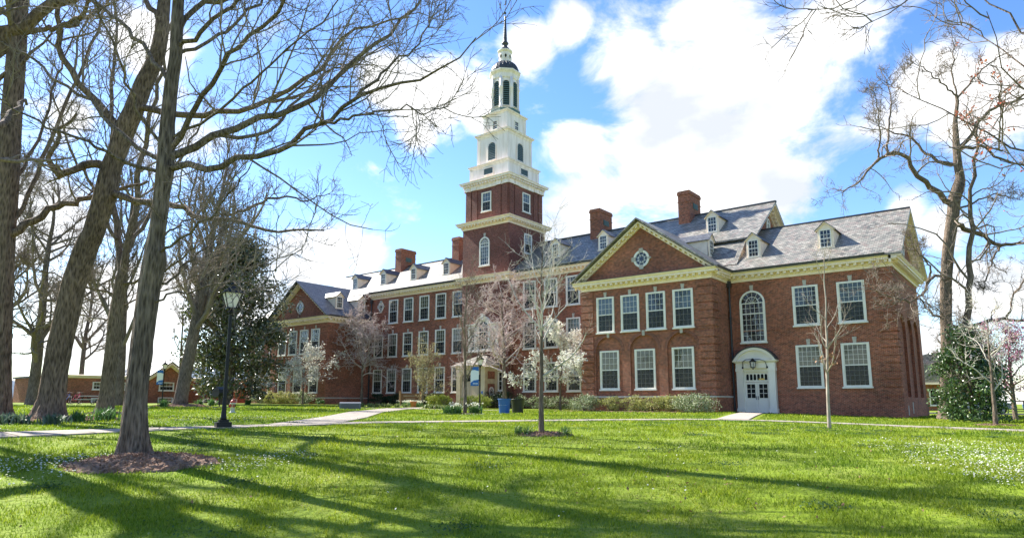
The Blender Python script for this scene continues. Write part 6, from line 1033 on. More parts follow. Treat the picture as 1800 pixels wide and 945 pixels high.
# magnolia
def leafy_tree(name, label, base, H, rad, n, size, mat, seed, zc=.55, trunk_r=.3, group=None, bk=M_BARK, gap=.5):
    rng = np.random.default_rng(seed); t, last, _ = free_tree(name, label, base, H * .92, trunk_r, seed, bk, M_TWIG, .15, .5, (22, 8, 5, 0), .15, group=group, rmin=.012, ang=(45, 80), conical=True)
    k = 150 if H > 8 else 90; cl = unit(rng.normal(size=(k, 3))); cl[:, 2] = rng.uniform(-1, 1, k); taper = np.sqrt(np.clip(1 - ((cl[:, 2] + .25) / 1.25) ** 2, .02, 1)); cl[:, :2] = unit(cl[:, :2]) * taper[:, None] * rng.uniform(.3, 1.0, (k, 1))
    i = rng.integers(0, k, n); p = cl[i] + rng.normal(size=(n, 3)) * np.array([.13, .13, .06] if H > 8 else [.17, .17, .085])
    C = np.array([0, 0, H * zc]) + p * np.array([rad, rad, H * (1 - zc)]); C = C[C[:, 2] > (.6 if H > 8 else .12)]
    V, F = leaf_quads(C, size, rng, .3); link('foliage', fast_mesh('foliage', V, F, mat, False), t); return t
leafy_tree('magnolia', 'large dark evergreen magnolia with glossy leaves in front of the far wing', (-64.2, 35.6), 16.3, 5.1, 25000, .38, M_MAG, 51, .52, .35)
def shrub_mesh(name, n, rad, size, mat, seed, flat=.3, stems=None):
    rng = np.random.default_rng(seed); C = blob_points(n, (0, 0, rad[2] * .95), rad, rng); C = C[C[:, 2] > .03]
    V, F = leaf_quads(C, size, rng, flat); return fast_mesh(name, V, F, mat, False)
def shrub(name, label, xy, rad, n, size, mat, seed, group=None, cat='shrub', core=True):
    z = gz(*xy); t = thing(name, label, cat, (xy[0], xy[1], z), group)
    link('foliage', shrub_mesh('foliage', n, rad, size, mat, seed), t)
    rng = np.random.default_rng(seed); m = 14; a = rng.uniform(0, 6.28, m); q = rng.uniform(.2, .8, m)
    P = np.zeros((m, 5, 3)); s = np.linspace(0, 1, 5)
    P[:, :, 0] = (np.cos(a) * q * rad[0])[:, None] * s; P[:, :, 1] = (np.sin(a) * q * rad[1])[:, None] * s; P[:, :, 2] = (rad[2] * 1.6 * np.sqrt(1 - q * q))[:, None] * s
    link('stems', multi_tube_mesh('stems', [(P, np.full((m, 5), .02), 4)], M_TWIG), t)
    return t
# holly by the tulip tree
leafy_tree('holly', 'dense glossy green holly at the foot of the tall tree beside the hall', (-3.0, 40.0), 4.4, 1.45, 12000, .17, M_HOLLY, 52, .47, .10)

# small trees in front of the hall
def blossoms(t, tip, rng, n, size, mat, name='blossom', jit=.05, zmin=None, half=None):
    q = tip.reshape(-1, 3)
    if half is not None: q = q[half(q)]
    sel = q[rng.integers(0, len(q), n)] + rng.normal(size=(n, 3)) * jit
    V, F = leaf_quads(sel, size, rng, .5, .9); link(name, fast_mesh(name, V, F, mat, False), t)
t, tip, rng = free_tree('ornamental_tree', 'small round tree of dense pinkish twigs before the corner by the far wing', (-57.3, 46.6), 9.6, .16, 61, M_BARK, M_TWIGP, .31, .60, (30, 10, 6, 3), .07, rmin=.017, ang=(50, 80), wob=.35)
t, tip, rng = free_tree('ornamental_tree', 'pinkish twiggy tree growing behind the blue and black bins', (-36.1, 44.6), 10.4, .20, 62, M_BARK, M_TWIGP, .27, .55, (30, 10, 6, 3), .06, rmin=.0145, ang=(45, 75), wob=.35)
t, tip, rng = free_tree('dogwood', 'white flowering dogwood in front of the near gabled wing and main wall', (-30.7, 45.0), 5.6, .10, 63, M_BARK, M_TWIGL, .36, .95, (16, 10, 6, 3), .02, rmin=.009, ang=(60, 95))
blossoms(t, tip, rng, 11000, .13, M_BLOSSOM, jit=.06, half=lambda q: q[:, 2] > 1.6)
t, tip, rng = free_tree('dogwood', 'white flowering dogwood before the far gabled wing', (-59.4, 40.8), 4.9, .10, 64, M_BARK, M_TWIGL, .48, 1.1, (13, 10, 6, 3), .02, rmin=.011, ang=(60, 95))
blossoms(t, tip, rng, 1900, .15, M_BLOSSOM, jit=.09, half=lambda q: q[:, 2] > 1.8)
t, tip, rng = free_tree('budding_tree', 'slender dark stemmed tree with yellowish buds in front of the porch', (-27.5, 30.2), 8.0, .12, 65, M_BARK, M_TWIG, .22, .42, (16, 8, 5, 3), .35, rmin=.006, ang=(35, 65))
t, tip, rng = free_tree('budding_tree', 'low shrubby tree with yellow green buds left of the porch', (-45.8, 44.4), 5.2, .10, 66, M_BARK, M_TWIGY, .18, .6, (12, 7, 5, 2), .1, rmin=.011, ang=(50, 80), stems=2)
blossoms(t, tip, rng, 1800, .09, M_BUD, 'buds', .08)
t, tip, rng = free_tree('young_tree', 'young pale branched tree in a mulch ring with daffodil leaves at its foot', (-10.84, 14.98), 5.25, .075, 67, M_BARK, M_TWIGL, .24, .44, (20, 7, 4, 0), .16, rmin=.004, ang=(40, 65), flare=.2, wob=.22)
t, tip, rng = free_tree('young_tree', 'slim young tree on the lawn in front of the side entrance windows', (-5.99, 25.06), 6.0, .06, 68, M_TWIGM, M_TWIGM, .25, .28, (13, 4, 3, 0), .20, rmin=.0045, ang=(35, 60), flare=.25, wob=.2)
blossoms(t, tip, rng, 60, .10, plain('dry_leaf', (.35, .18, .09), .8), 'dry_leaves', .02, half=lambda q: (q[:, 2] < 2.6))
t, tip, rng = free_tree('young_tree', 'small vase shaped tree with pale bare branches near the path end', (-1.83, 34.6), 4.4, .09, 69, M_BARK, M_TWIGL, .25, .6, (12, 6, 4, 2), .16, rmin=.007, ang=(40, 65))
t, tip, rng = free_tree('redbud', 'pink flowering redbud tree near the black railing', (-1.5, 45.0), 4.5, .12, 70, M_BARK, M_TWIG, .25, .65, (14, 9, 7, 3), .12, rmin=.008, ang=(45, 75))
blossoms(t, tip, rng, 3800, .09, M_PINK, jit=.07)

# ================================================================== PLANTING
def row(p, q, n): return [(p[0] + (q[0] - p[0]) * i / (n - 1), p[1] + (q[1] - p[1]) * i / (n - 1)) for i in range(n)]
shrub('shrub', 'rounded grey green shrub at the near end of the wing bed beside the dogwood', (-26.55, 42.0), (1.05, .8, .62), 3200, .10, M_GRYSH, 81)
shrub('shrub', 'low variegated shrub at the wing corner beside the side entrance', (-18.05, 42.0), (1.45, .85, .60), 4200, .10, M_GRYSH, 82)
for i, x in enumerate((-24.6, -22.9, -21.3, -19.9)):
    lab = ['lime green shrub next to the rounded grey green one', 'lime green shrub under the middle arched window of the near wing', 'sparse lime and tan shrub left of the third arched window', 'lime green shrub next to the low variegated one'][i]
    shrub('hedge_shrub', lab, (x, 42.4), (.95, .6, .58), 2100, .10, M_LIME, 83 + i, 'lime shrubs along the near wing')
for i, (x, lab) in enumerate(((-36.8, 'grey azalea shrub just right of the twiggy tree by the bins'), (-34.6, 'grey azalea shrub between two ground floor windows of the main wall'), (-32.4, 'grey azalea shrub behind the stem of the dogwood'), (-30.0, 'grey azalea shrub against the near wing side'))):
    shrub('azalea', lab, (x, 47.6), (1.15, .8, .58), 1700, .12, M_GRYSH, 90 + i, 'azaleas along the main wall')
for i, (x, y, lab, m, r_) in enumerate(((-45.3, 45.3, 'clipped yellow green yew left of the porch, farther one', M_YEW, .62), (-43.95, 45.3, 'clipped yellow green yew left of the porch, next to its wall', M_YEW, .62), (-40.1, 44.8, 'clipped yellow green yew right of the porch door', M_YEW, .66), (-38.9, 44.9, 'clipped yellow green yew between the porch lamp and the bins', M_YEW, .66), (-39.6, 46.6, 'dark green shrub under the oval porch window', M_DKSH, .8), (-37.9, 46.9, 'dark green shrub against the wall right of the porch', M_DKSH, .85))):
    shrub('clipped_yew' if m is M_YEW else 'shrub', lab, (x, y), (r_ * 1.35, r_ * 1.2, r_ * .92), 3200, .085, m, 100 + i)
shrub('shrub', 'grey green shrub at the far end of the far wing bed', (-70.1, 42.5), (1.25, .8, .68), 2200, .14, M_GRYSH, 110)
for i, x in enumerate((-67.9, -66.0, -64.2)):
    shrub('hedge_shrub', ['lime shrub next to the far grey green shrub', 'middle lime shrub of the far wing bed', 'lime shrub beside the grey shrub of the far wing corner'][i], (x, 42.5), (1.1, .7, .68), 1500, .14, M_LIME, 111 + i, 'lime shrubs along the far wing')
shrub('shrub', 'grey green shrub near the far wing corner', (-61.6, 42.4), (1.15, .8, .70), 2000, .14, M_GRYSH, 115)
shrub('shrub', 'small bright green shrub at the foot of the far wing corner', (-59.0, 42.6), (.5, .45, .32), 700, .12, M_IRIS, 116)
for i, (x, lab) in enumerate(((-56.5, 'dark ivy shrub under the windows beside the far wing'), (-53.6, 'dark ivy shrub under the main wall windows behind the sign'), (-50.8, 'dark ivy shrub under the main wall, second from the porch'), (-48.3, 'dark ivy shrub under the main wall window nearest the porch'))):
    shrub('wall_shrub', lab, (x, 48.3), (1.4, .6, .62), 1500, .16, M_DKSH, 118 + i)
# strap-leaved clumps
def clump_mesh(name, n, h, r, mat, seed, w=.035, arch=.95):
    rng = np.random.default_rng(seed); a = rng.uniform(0, 6.28, n); p0 = rng.normal(size=(n, 2)) * r * .35; L = h * rng.uniform(.6, 1.1, n)
    Vs = []; 
    ax = rng.uniform(.15, 1, n) * arch; d = np.stack([np.cos(a), np.sin(a)], 1); sd = np.stack([-d[:, 1], d[:, 0]], 1)
    for s, k in ((0, 1), (.4, 1.1), (.75, .8), (1, .12)):
        c = p0 + d * (L * ax * s ** 1.7)[:, None]; z = L * (s - .35 * ax * s * s)
        for e in (-1, 1): Vs.append(np.column_stack([c + sd * w * k * e / 2, z]))
    V = np.stack(Vs, 1).reshape(-1, 3); i = np.arange(n)[:, None] * 8
    F = np.concatenate([i + np.array([[0, 1, 3, 2]]), i + np.array([[2, 3, 5, 4]]), i + np.array([[4, 5, 7, 6]])])
    return fast_mesh(name, V, F, mat, False)
def clump(name, label, xy, n, h, r, mat, seed, group=None, w=.035, flower=None, cat='plant', nf=0):
    t = thing(name, label, cat, (xy[0], xy[1], gz(*xy)), group); link('leaves', clump_mesh('leaves', n, h, r, mat, seed, w), t)
    if flower:
        rng = np.random.default_rng(seed); C = np.column_stack([rng.normal(size=(nf, 2)) * r * .5, rng.uniform(.8, 1.1, nf) * h]); C = np.repeat(C, 6, 0) + rng.normal(size=(nf * 6, 3)) * .03
        V, F = leaf_quads(C, .08, rng, 0, .8); link('flowers', fast_mesh('flowers', V, F, flower, False), t)
    return t
M_DAFF = leafmat('daffodil_petals', [(.8, .8, .7), (.8, .78, .6)], .6, .3, .3); M_YELLOW = leafmat('yellow_petals', [(.8, .6, .05), (.85, .7, .1)], .6, .3, .3)
for i, (x, y, n, h, r, lab) in enumerate(((-24.9, 5.6, 130, .42, .6, 'dense bluish iris clump against the massive upright trunk, leftmost of the three'), (-24.3, 6.7, 130, .40, .6, 'dense bluish iris clump in front of the massive upright trunk'), (-23.8, 7.6, 80, .36, .45, 'small bluish iris clump between the two huge trunks'))):
    clump('iris_clump', lab, (x, y), n, h, r, M_IRISB, 130 + i, 'iris clumps at the big trunks', .05)
clump('iris_clump', 'green strap leaved clump in front of the leaning trunk', (-25.6, 8.9), 70, .42, .35, M_IRIS, 134, 'iris clumps at the big trunks', .04)
clump('iris_clump', 'green strap leaved clump just right of the leaning trunk', (-25.6, 9.7), 110, .55, .6, M_IRIS, 135, 'iris clumps at the big trunks', .04)
clump('iris_clump', 'green strap leaved clump right of the slim forked tree', (-33.2, 14.0), 90, .55, .4, M_IRIS, 136, None, .04)
for i, (x, y, lab) in enumerate(((-50.8, 23.1, 'green clump left of the bare tree before the annex'), (-51.6, 26.2, 'green clump right of the bare tree before the annex'), (-53.6, 28.2, 'small green clump near the pale trunk'), (-60.5, 35.5, 'green clump at the foot of the magnolia'))):
    clump('iris_clump', lab, (x, y), 70, .7, .4, M_IRIS, 137 + i, 'clumps by the annex trees', .06)
for i, (x, y, n, lab, fl) in enumerate(((-28.0, 29.3, 130, 'daffodil clump left of the slender budding tree', None), (-27.3, 29.3, 90, 'white flowering daffodil clump right in front of the slender budding tree', M_DAFF), (-27.0, 30.6, 120, 'daffodil clump right of the slender budding tree', M_DAFF))):
    clump('daffodil_clump', lab, (x, y), n, .62, .45, M_IRIS, 145 + i, 'daffodils at the budding tree', .045, fl, nf=18)
for i, (x, y, lab) in enumerate(((-11.3, 14.6, 'daffodil leaves at the left rim of the mulch ring'), (-11.0, 14.55, 'daffodil leaves next to the stem of the young tree in its mulch ring'), (-10.2, 15.2, 'daffodil leaves at the right rim of the mulch ring'))):
    clump('daffodil_clump', lab, (x, y), 45, .33, .16, M_IRIS, 150 + i, 'daffodils in the mulch ring', .016)
k = 0
for p, q, n in (((-46.5, 35.6), (-43.6, 41.0), 11), ((-40.9, 39.9), (-37.2, 41.8), 8)):
    for x, y in row(p, q, n):
        clump('border_grass', 'variegated grass clump in the low row edging the porch walk', (x + .15 * math.sin(k * 7), y + .1 * math.cos(k * 5)), 60, .42, .34, M_LIRI, 160 + k, 'grass clumps edging the walk', .05); k += 1
clump('white_tulips', 'bed of white flowers in front of the wooden sign', (-46.8, 43.9), 200, .5, 1.2, M_IRIS, 190, None, .05, M_DAFF, nf=70)
clump('white_tulips', 'second bed of white flowers beside the wooden sign', (-45.4, 43.3), 160, .5, .9, M_IRIS, 191, None, .05, M_DAFF, nf=55)

# mulch beds
def mound(name, xy, rx, ry, h, seed, rot=0.0):
    rng = np.random.default_rng(seed); nr, na = 22, 72; V = []
    ph = rng.uniform(0, 6.28, 6); ca, sa = math.cos(rot), math.sin(rot)
    for i in range(nr):
        s = i / (nr - 1)
        for j in range(na):
            a = 2 * math.pi * j / na; e = 1 + .06 * math.sin(3 * a + ph[0]) + .05 * math.sin(7 * a + ph[1]) + .03 * math.sin(13 * a + ph[2])
            u, v = rx * s * e * math.cos(a), ry * s * e * math.sin(a); x = xy[0] + u * ca - v * sa; y = xy[1] + u * sa + v * ca
            z = h * (1 - s ** 2.2) + rng.normal() * .022 * (1 if s < .97 else 0)
            V.append((x, y, gz(x, y) + z - (.03 if s > .97 else 0)))
    i = np.arange(nr * na).reshape(nr, na); A, B, Cc, D = i[:-1], np.roll(i, -1, 1)[:-1], np.roll(i, -1, 1)[1:], i[1:]
    F = np.stack([A, D, Cc, B], -1).reshape(-1, 4)
    V = np.array(V); 
    # loose chips
    n = int(900 * rx * ry); r = np.sqrt(rng.uniform(0, 1, n)) * 1.02; a = rng.uniform(0, 6.28, n); u, v = rx * r * np.cos(a), ry * r * np.sin(a)
    x = xy[0] + u * ca - v * sa; y = xy[1] + u * sa + v * ca; C = np.column_stack([x, y, gzv(x, y) + h * np.clip(1 - r ** 2.2, 0, 1) + rng.uniform(0, .035, n)])
    V2, F2 = leaf_quads(C, .075, rng, .6, .35)
    return tag(link(name, fast_mesh(name, np.concatenate([V, V2]), np.concatenate([F[:, ::-1], F2 + len(V)]), M_MULCH, False)), kind='structure')
mound('mulch_bed', (-12.35, 5.4), 1.25, .98, .15, 1, math.radians(75))
mound('mulch_bed', (-10.75, 14.95), .78, .5, .07, 2, math.radians(40))
mound('mulch_bed', (-27.2, 8.7), 2.2, 1.4, .12, 3, math.radians(70)); mound('mulch_bed', (-34.2, 13.2), 1.3, 1.0, .08, 4); mound('mulch_bed', (-51.5, 24.8), 2.3, 1.6, .2, 5, .6)
mound('mulch_bed', (-27.5, 30.0), .9, .6, .05, 6); mound('mulch_bed', (-23.0, 42.4), 6.2, 1.0, .05, 7); mound('mulch_bed', (-1.83, 34.6), .8, .6, .05, 8)

# ================================================================== LAMPS, BANNERS, FURNITURE
def lamp_post(label, xy, H=4.18):
    t = thing('street_lamp', label, 'street lamp', (xy[0], xy[1], gz(*xy)), 'black lamp posts')
    o = Vector(t.location)
    b = MB(); b.box(-.2, .2, -.2, .2, -.15, .17); b.box(-.13, .13, -.13, .13, .17, .24)
    b.v = [(x + o.x, y + o.y, z + o.z) for x, y, z in b.v]; b.build('base', M_BLACK, t)
    p = MB(); p.lathe([(.10, .24), (.08, .3), (.062, .55), (.054, 1.0), (.047, H - .95), (.047, H - .9), (.085, H - .88), (.085, H - .82), (.06, H - .8), (.10, H - .74)], 0, 0, 16)
    p.v = [(x + o.x, y + o.y, z + o.z) for x, y, z in p.v]; p.build('post', M_BLACK, t)
    l = MB(); z0, z1 = H - .72, H - .30; a, c = .115, .235
    l.box(-.14, .14, -.14, .14, z0 - .05, z0)
    for sx in (-1, 1):
        for sy in (-1, 1): l.tube([(sx * a, sy * a, z0), (sx * (a + c) / 2, sy * (a + c) / 2, (z0 + z1) / 2), (sx * c, sy * c, z1)], .016, 5)
    l.mesh([(-c - .05, -c - .05, z1), (c + .05, -c - .05, z1), (c + .05, c + .05, z1), (-c - .05, c + .05, z1), (-.05, -.05, z1 + .24), (.05, -.05, z1 + .24), (.05, .05, z1 + .24), (-.05, .05, z1 + .24)], [(3, 2, 1, 0), (0, 1, 5, 4), (1, 2, 6, 5), (2, 3, 7, 6), (3, 0, 4, 7), (4, 5, 6, 7)])
    l.lathe([(.05, z1 + .24), (.06, z1 + .28), (.03, z1 + .3), (.05, z1 + .34), (.03, z1 + .38), (.008, z1 + .42)], 0, 0, 10)
    l.v = [(x + o.x, y + o.y, z + o.z) for x, y, z in l.v]; lan = l.build('lantern', M_BLACK, t)
    g = MB(); a -= .01; c -= .012
    g.mesh([(-a, -a, z0), (a, -a, z0), (a, a, z0), (-a, a, z0), (-c, -c, z1), (c, -c, z1), (c, c, z1), (-c, c, z1)], [(0, 1, 5, 4), (1, 2, 6, 5), (2, 3, 7, 6), (3, 0, 4, 7)])
    g.v = [(x + o.x, y + o.y, z + o.z) for x, y, z in g.v]; g.build('lamp_glass', M_LAMPG, lan)
    bu = MB(); bu.lathe([(.06, z0), (.06, z0 + .12), (.03, z0 + .16)], 0, 0, 10); bu.v = [(x + o.x, y + o.y, z + o.z) for x, y, z in bu.v]; bu.build('lamp_socket', M_BLACK, lan)
    t.rotation_euler[2] = math.atan2(-xy[0], xy[1]) + .18
    return t
L1 = lamp_post('tall black lamp post on a square base at the path edge, nearest on the lawn', (-18.55, 10.15))
L2, L3 = (-33.8, 38.75), (-69.6, 31.5)
lamp_post('black lamp post in front of the porch with a blue and white banner', L2)
lamp_post('distant black lamp post with banner in front of the brick annex gable', L3)
M_BLUE = plain('banner_blue', (.03, .13, .42), .6, .3); M_BWHITE = plain('banner_white', (.72, .74, .78), .6, .3)
def banner(label, xy, seed):
    z = gz(*xy); dx_ = Vector((-.784, -.62, 0)); t = thing('banner', label, 'banner', (xy[0], xy[1], z + 1.9), 'banners on lamp posts')
    w, zb, zt = .62, .0, 1.42
    def P(u, z_, f=0): return (xy[0] + dx_.x * (.09 + u * w) + .01 * f * -.62, xy[1] + dx_.y * (.09 + u * w) + f * .01 * .784, z + 1.9 + z_)
    for nm, mt, parts_ in (('banner_cloth', M_BWHITE, [[(0, .0), (1, .0), (1, 1.42), (0, 1.42)]]), ('blue_field', M_BLUE, [[(0, 1.10), (.5, 1.18), (1, 1.16), (1, 1.425), (0, 1.425)], [(0, -.005), (1, -.005), (1, .22), (.6, .40), (0, .46)]])):
        b = MB()
        for pl in parts_:
            k = 1.0 if nm == 'banner_cloth' else 1.6
            f0 = [P(u, z_, -k) for u, z_ in pl]; f1 = [P(u, z_, k) for u, z_ in pl]; n = len(pl)
            b.mesh(f0 + f1, [tuple(range(n)), tuple(range(2 * n - 1, n - 1, -1))] + [(i, i + n, (i + 1) % n + n, (i + 1) % n) for i in range(n)])
        b.build(nm, mt, t)
    b = MB()   # small white wordmark, too small in the photo to read
    for j, (u0, u1) in enumerate(((.12, .2), (.25, .33), (.38, .44), (.49, .57), (.62, .7))): 
        q = [P(a, zz, -2.2) for a, zz in ((u0, .12), (u1, .12), (u1, .2), (u0, .2))] + [P(a, zz, 2.2) for a, zz in ((u0, .12), (u1, .12), (u1, .2), (u0, .2))]
        b.mesh(q, [(0, 1, 2, 3), (7, 6, 5, 4), (0, 4, 5, 1), (1, 5, 6, 2), (2, 6, 7, 3), (3, 7, 4, 0)])
    b.build('wordmark', M_BWHITE, t)
    b = MB()
    for zz in (.0, 1.42): b.tube([(xy[0], xy[1], z + 1.9 + zz), P(.5, zz), P(1.05, zz)], .015, 6)
    b.build('banner_arm', M_BLACK, t)
banner('blue and white banner on the lamp post before the porch', L2, 1)
banner('blue and white banner on the distant lamp post before the annex', L3, 2)

def local(t, b): o = Vector(t.location); b.v = [(x + o.x, y + o.y, z + o.z) for x, y, z in b.v]; return b
def bin_(name, label, xy, mat, r, H, rim, stripe=None):
    t = thing(name, label, 'bin', (xy[0], xy[1], gz(*xy)), None)
    b = MB(); b.lathe([(r * .8, 0), (r * .82, .02), (r * .97, H * .86), (r * 1.0, H * .88), (r, H * .93), (r * 1.06, H * .95), (r * 1.06, H), (r * .9, H), (r * .86, H * .6), (r * .8, .1)], 0, 0, 24); local(t, b).build('barrel', mat, t)
    if stripe:
        s = MB(); n = 9
        for i in range(n):
            a = math.radians(200 + i * 16); rr = r * .915; s.mesh([(rr * math.cos(a + e), rr * math.sin(a + e), z) for e, z in ((0, H * .56), (.16, H * .56), (.16, H * .63), (0, H * .63))], [(0, 1, 2, 3)])
        local(t, s).build('wordmark', stripe, t)
    q = MB(); q.lathe([(r * 1.08, H * .96), (r * 1.1, H * .98), (r * 1.08, H * 1.0)], 0, 0, 24); local(t, q).build('rim', rim, t)
    return t
bin_('recycling_bin', 'blue recycling bin standing next to the black one on the lawn', (-27.3, 33.7), plain('bin_blue', (.02, .10, .42), .45, .5), .40, .92, M_BLUE, M_BWHITE)
bin_('litter_bin', 'black litter bin right of the blue one under the twiggy tree', (-27.2, 34.95), plain('bin_black', (.03, .03, .032), .5, .5), .43, .90, M_BLACK)
# wooden sign
t = thing('wooden_sign', 'brown wooden sign between two posts behind white flowers', 'sign', (-48.0, 44.9, gz(-48, 44.9)))
M_WOOD = plain('brown_wood', (.22, .11, .055), .7, .3, noise=(.16, .08, .04), nscale=5); M_WOODP = plain('tan_post_wood', (.38, .21, .11), .7, .3)
sd_ = Vector((.70, .714, 0))
for s in (-1, 1):
    b = MB(); c = sd_ * .95 * s; b.box(c.x - .08, c.x + .08, c.y - .08, c.y + .08, 0, 1.32); b.box(c.x - .1, c.x + .1, c.y - .1, c.y + .1, 1.32, 1.40); local(t, b).build('sign_post', M_WOODP, t)
b = MB(); nn = Vector((.714, -.70, 0)); c = [(-sd_ * .9), (sd_ * .9)]
V = [tuple(p + nn * k + Vector((0, 0, z))) for z in (.35, 1.22) for p, k in ((c[0], -.03), (c[1], -.03), (c[1], .03), (c[0], .03))]
b.mesh(V, [(3, 2, 1, 0), (4, 5, 6, 7), (0, 1, 5, 4), (1, 2, 6, 5), (2, 3, 7, 6), (3, 0, 4, 7)]); sb = local(t, b).build('sign_board', M_WOOD, t)
b = MB()
rng0 = random.Random(5)
for z, L0, hh in ((.92, .62, .10), (.66, .42, .07)):
    u = -L0
    while u < L0:
        w_ = rng0.uniform(.05, .09); V = [tuple(sd_ * a + nn * k + Vector((0, 0, zz))) for k in (.03, .042) for a, zz in ((u, z), (u + w_, z), (u + w_, z + hh), (u, z + hh))]
        b.mesh(V, [(4, 5, 6, 7), (0, 1, 5, 4), (1, 2, 6, 5), (2, 3, 7, 6), (3, 0, 4, 7)]); u += w_ + .05
local(t, b).build('lettering', plain('sign_letters', (.45, .36, .24), .7), sb)
# stone plaque block, terracotta marker
t = thing('stone_block', 'low grey stone block at the side of the diagonal path', 'stone block', (-39.6, 31.2, gz(-39.6, 31.2)))
b = MB(); b.prism([(-.42, 0), (.42, 0), (.42, .42), (.36, .50), (-.42, .44)], 'x', -.75, .75); local(t, b).build('block', plain('dark_granite', (.10, .11, .135), .5, .5, noise=(.15, .16, .19), nscale=20), t); t.rotation_euler[2] = .9
b = MB(); b.box(-.62, .62, -.44, -.42, .08, .36); local(t, b).build('plaque', plain('plaque_bronze', (.07, .075, .09), .4, .5), t)
t = thing('terracotta_pot', 'orange terracotta pot beside the walk by the white flowers', 'pot', (-43.2, 40.8, gz(-43.2, 40.8)))
b = MB(); b.lathe([(.2, 0), (.27, .45), (.31, .46), (.31, .56), (.26, .56), (.24, .48), (.2, .4)], 0, 0, 18); local(t, b).build('pot', plain('terracotta', (.5, .2, .08), .7, .3), t)
b = MB(); b.lathe([(.01, .49), (.25, .50)], 0, 0, 18); local(t, b).build('soil', M_MULCH, t)
# fire hydrant
t = thing('fire_hydrant', 'red and silver fire hydrant behind the near lamp post', 'fire hydrant', (-33.6, 18.85, gz(-33.6, 18.85)))
hr = plain('hydrant_red', (.42, .05, .03), .45, .5); hs_ = plain('hydrant_silver', (.45, .45, .44), .4, .5)
b = MB(); b.lathe([(.19, 0), (.19, .05), (.13, .07), (.12, .16), (.13, .2), (.13, .52), (.17, .54), (.17, .60), (.12, .62)], 0, 0, 16); local(t, b).build('barrel', hs_, t)
b = MB(); b.lathe([(.16, .60), (.15, .68), (.10, .75), (.04, .78), (.035, .84), (.01, .85)], 0, 0, 16); local(t, b).build('bonnet', hr, t)
for k, (ax, ay) in enumerate(((1, 0), (-1, 0), (0, -1))):
    b = MB(); b.tube([(ax * .11, ay * .11, .42), (ax * .18, ay * .18, .42), (ax * .24, ay * .24, .42)], [.085, .085, .07], 10); local(t, b).build('nozzle_cap', hr, t)
t.scale = (.88, .88, .88)
# charcoal grill on a post, bench, bicycles
t = thing('park_grill', 'black charcoal grill on a post beyond the near lamp post', 'grill', (-47.5, 25.6, gz(-47.5, 25.6)))
b = MB(); b.box(-.75, .75, -.5, .5, -.1, .07); local(t, b).build('slab', M_CONC, t)
b = MB(); b.tube([(0, 0, 0), (0, 0, .4), (0, 0, .8)], .05, 8); local(t, b).build('post', M_BLACK, t)
b = MB(); b.prism([(-.4, .8), (.4, .8), (.5, 1.05), (.45, 1.32), (.1, 1.5), (-.45, 1.3), (-.5, 1.05)], 'y', -.35, .35); b.tube([(-.3, -.42, 1.2), (0, -.46, 1.22), (.3, -.42, 1.2)], .025, 6); local(t, b).build('firebox', M_BLACK, t)
t = thing('picnic_table', 'pale topped picnic table beyond the leaning trunk', 'table', (-65.1, 23.6, gz(-65.1, 23.6))); t.rotation_euler[2] = .5
M_PALE = plain('weathered_table', (.45, .44, .42), .6, .4)
for y, z, n_ in ((0, .74, 'tabletop'), (-.75, .44, 'bench'), (.75, .44, 'bench')):
    b = MB(); w_ = .38 if z > .6 else .15
    for k in range(4 if z > .6 else 2): ww = 2 * w_ / (4 if z > .6 else 2); b.box(-1.0, 1.0, y - w_ + k * ww, y - w_ + (k + .92) * ww, z - .05, z)
    local(t, b).build(n_, M_PALE, t)
for x in (-.75, .75):
    b = MB(); b.tube([(x, -.8, 0), (x, -.3, .5), (x, -.2, .7)], .035, 6); b.tube([(x, .8, 0), (x, .3, .5), (x, .2, .7)], .035, 6); b.tube([(x, -.8, .4), (x, 0, .4), (x, .8, .4)], .03, 6); local(t, b).build('leg', M_BLACK, t)
def bicycle(label, xy, rz, frame):
    t = thing('bicycle', label, 'bicycle', (xy[0], xy[1], gz(*xy)), 'bicycles at the rack', 0)
    for x in (-.52, .52):
        b = MB(); b.tube([(x + .33 * math.cos(a), 0, .34 + .33 * math.sin(a)) for a in np.linspace(0, 2 * math.pi, 21)], .022, 6)
        for a in np.linspace(0, math.pi, 6)[:-1]: b.tube([(x - .31 * math.cos(a), 0, .34 - .31 * math.sin(a)), (x, 0, .34), (x + .31 * math.cos(a), 0, .34 + .31 * math.sin(a))], .004, 3)
        local(t, b).build('wheel', M_BLACK, t)
    b = MB()
    for P in ([(-.52, 0, .34), (-.3, 0, .32), (-.05, 0, .30)], [(-.05, 0, .30), (-.12, 0, .6), (-.18, 0, .85)], [(-.05, 0, .30), (.2, 0, .58), (.40, 0, .82)], [(-.16, 0, .78), (.1, 0, .8), (.40, 0, .84)], [(-.52, 0, .34), (-.34, 0, .56), (-.16, 0, .78)], [(.38, 0, .95), (.44, 0, .66), (.52, 0, .34)]): b.tube(P, .02, 6)
    local(t, b).build('frame', frame, t)
    b = MB(); b.prism([(-.32, -.04), (-.05, -.02), (-.05, .02), (-.32, .09), (-.32, -.09)], 'z', .86, .92); local(t, b).build('saddle', M_BLACK, t)
    b = MB(); b.tube([(.42, -.28, .98), (.37, 0, 1.0), (.42, .28, .98)], .016, 6); local(t, b).build('handlebar', M_BLACK, t)
    t.rotation_euler[2] = rz
for i in range(5):
    bicycle(['dark bicycle next to the spreading tree, first at the rack', 'blue bicycle, second at the rack', 'dark grey bicycle in the middle of the rack', 'blue grey bicycle, fourth at the rack', 'pink red bicycle at the rack end by the picnic table'][i], (-66.6 + .1 * i, 19.7 + .75 * i), 2.2, [M_BLACK, M_BLUE, M_BLACK, M_BLUE, plain('bicycle_pink', (.6, .06, .14), .4, .5)][i])

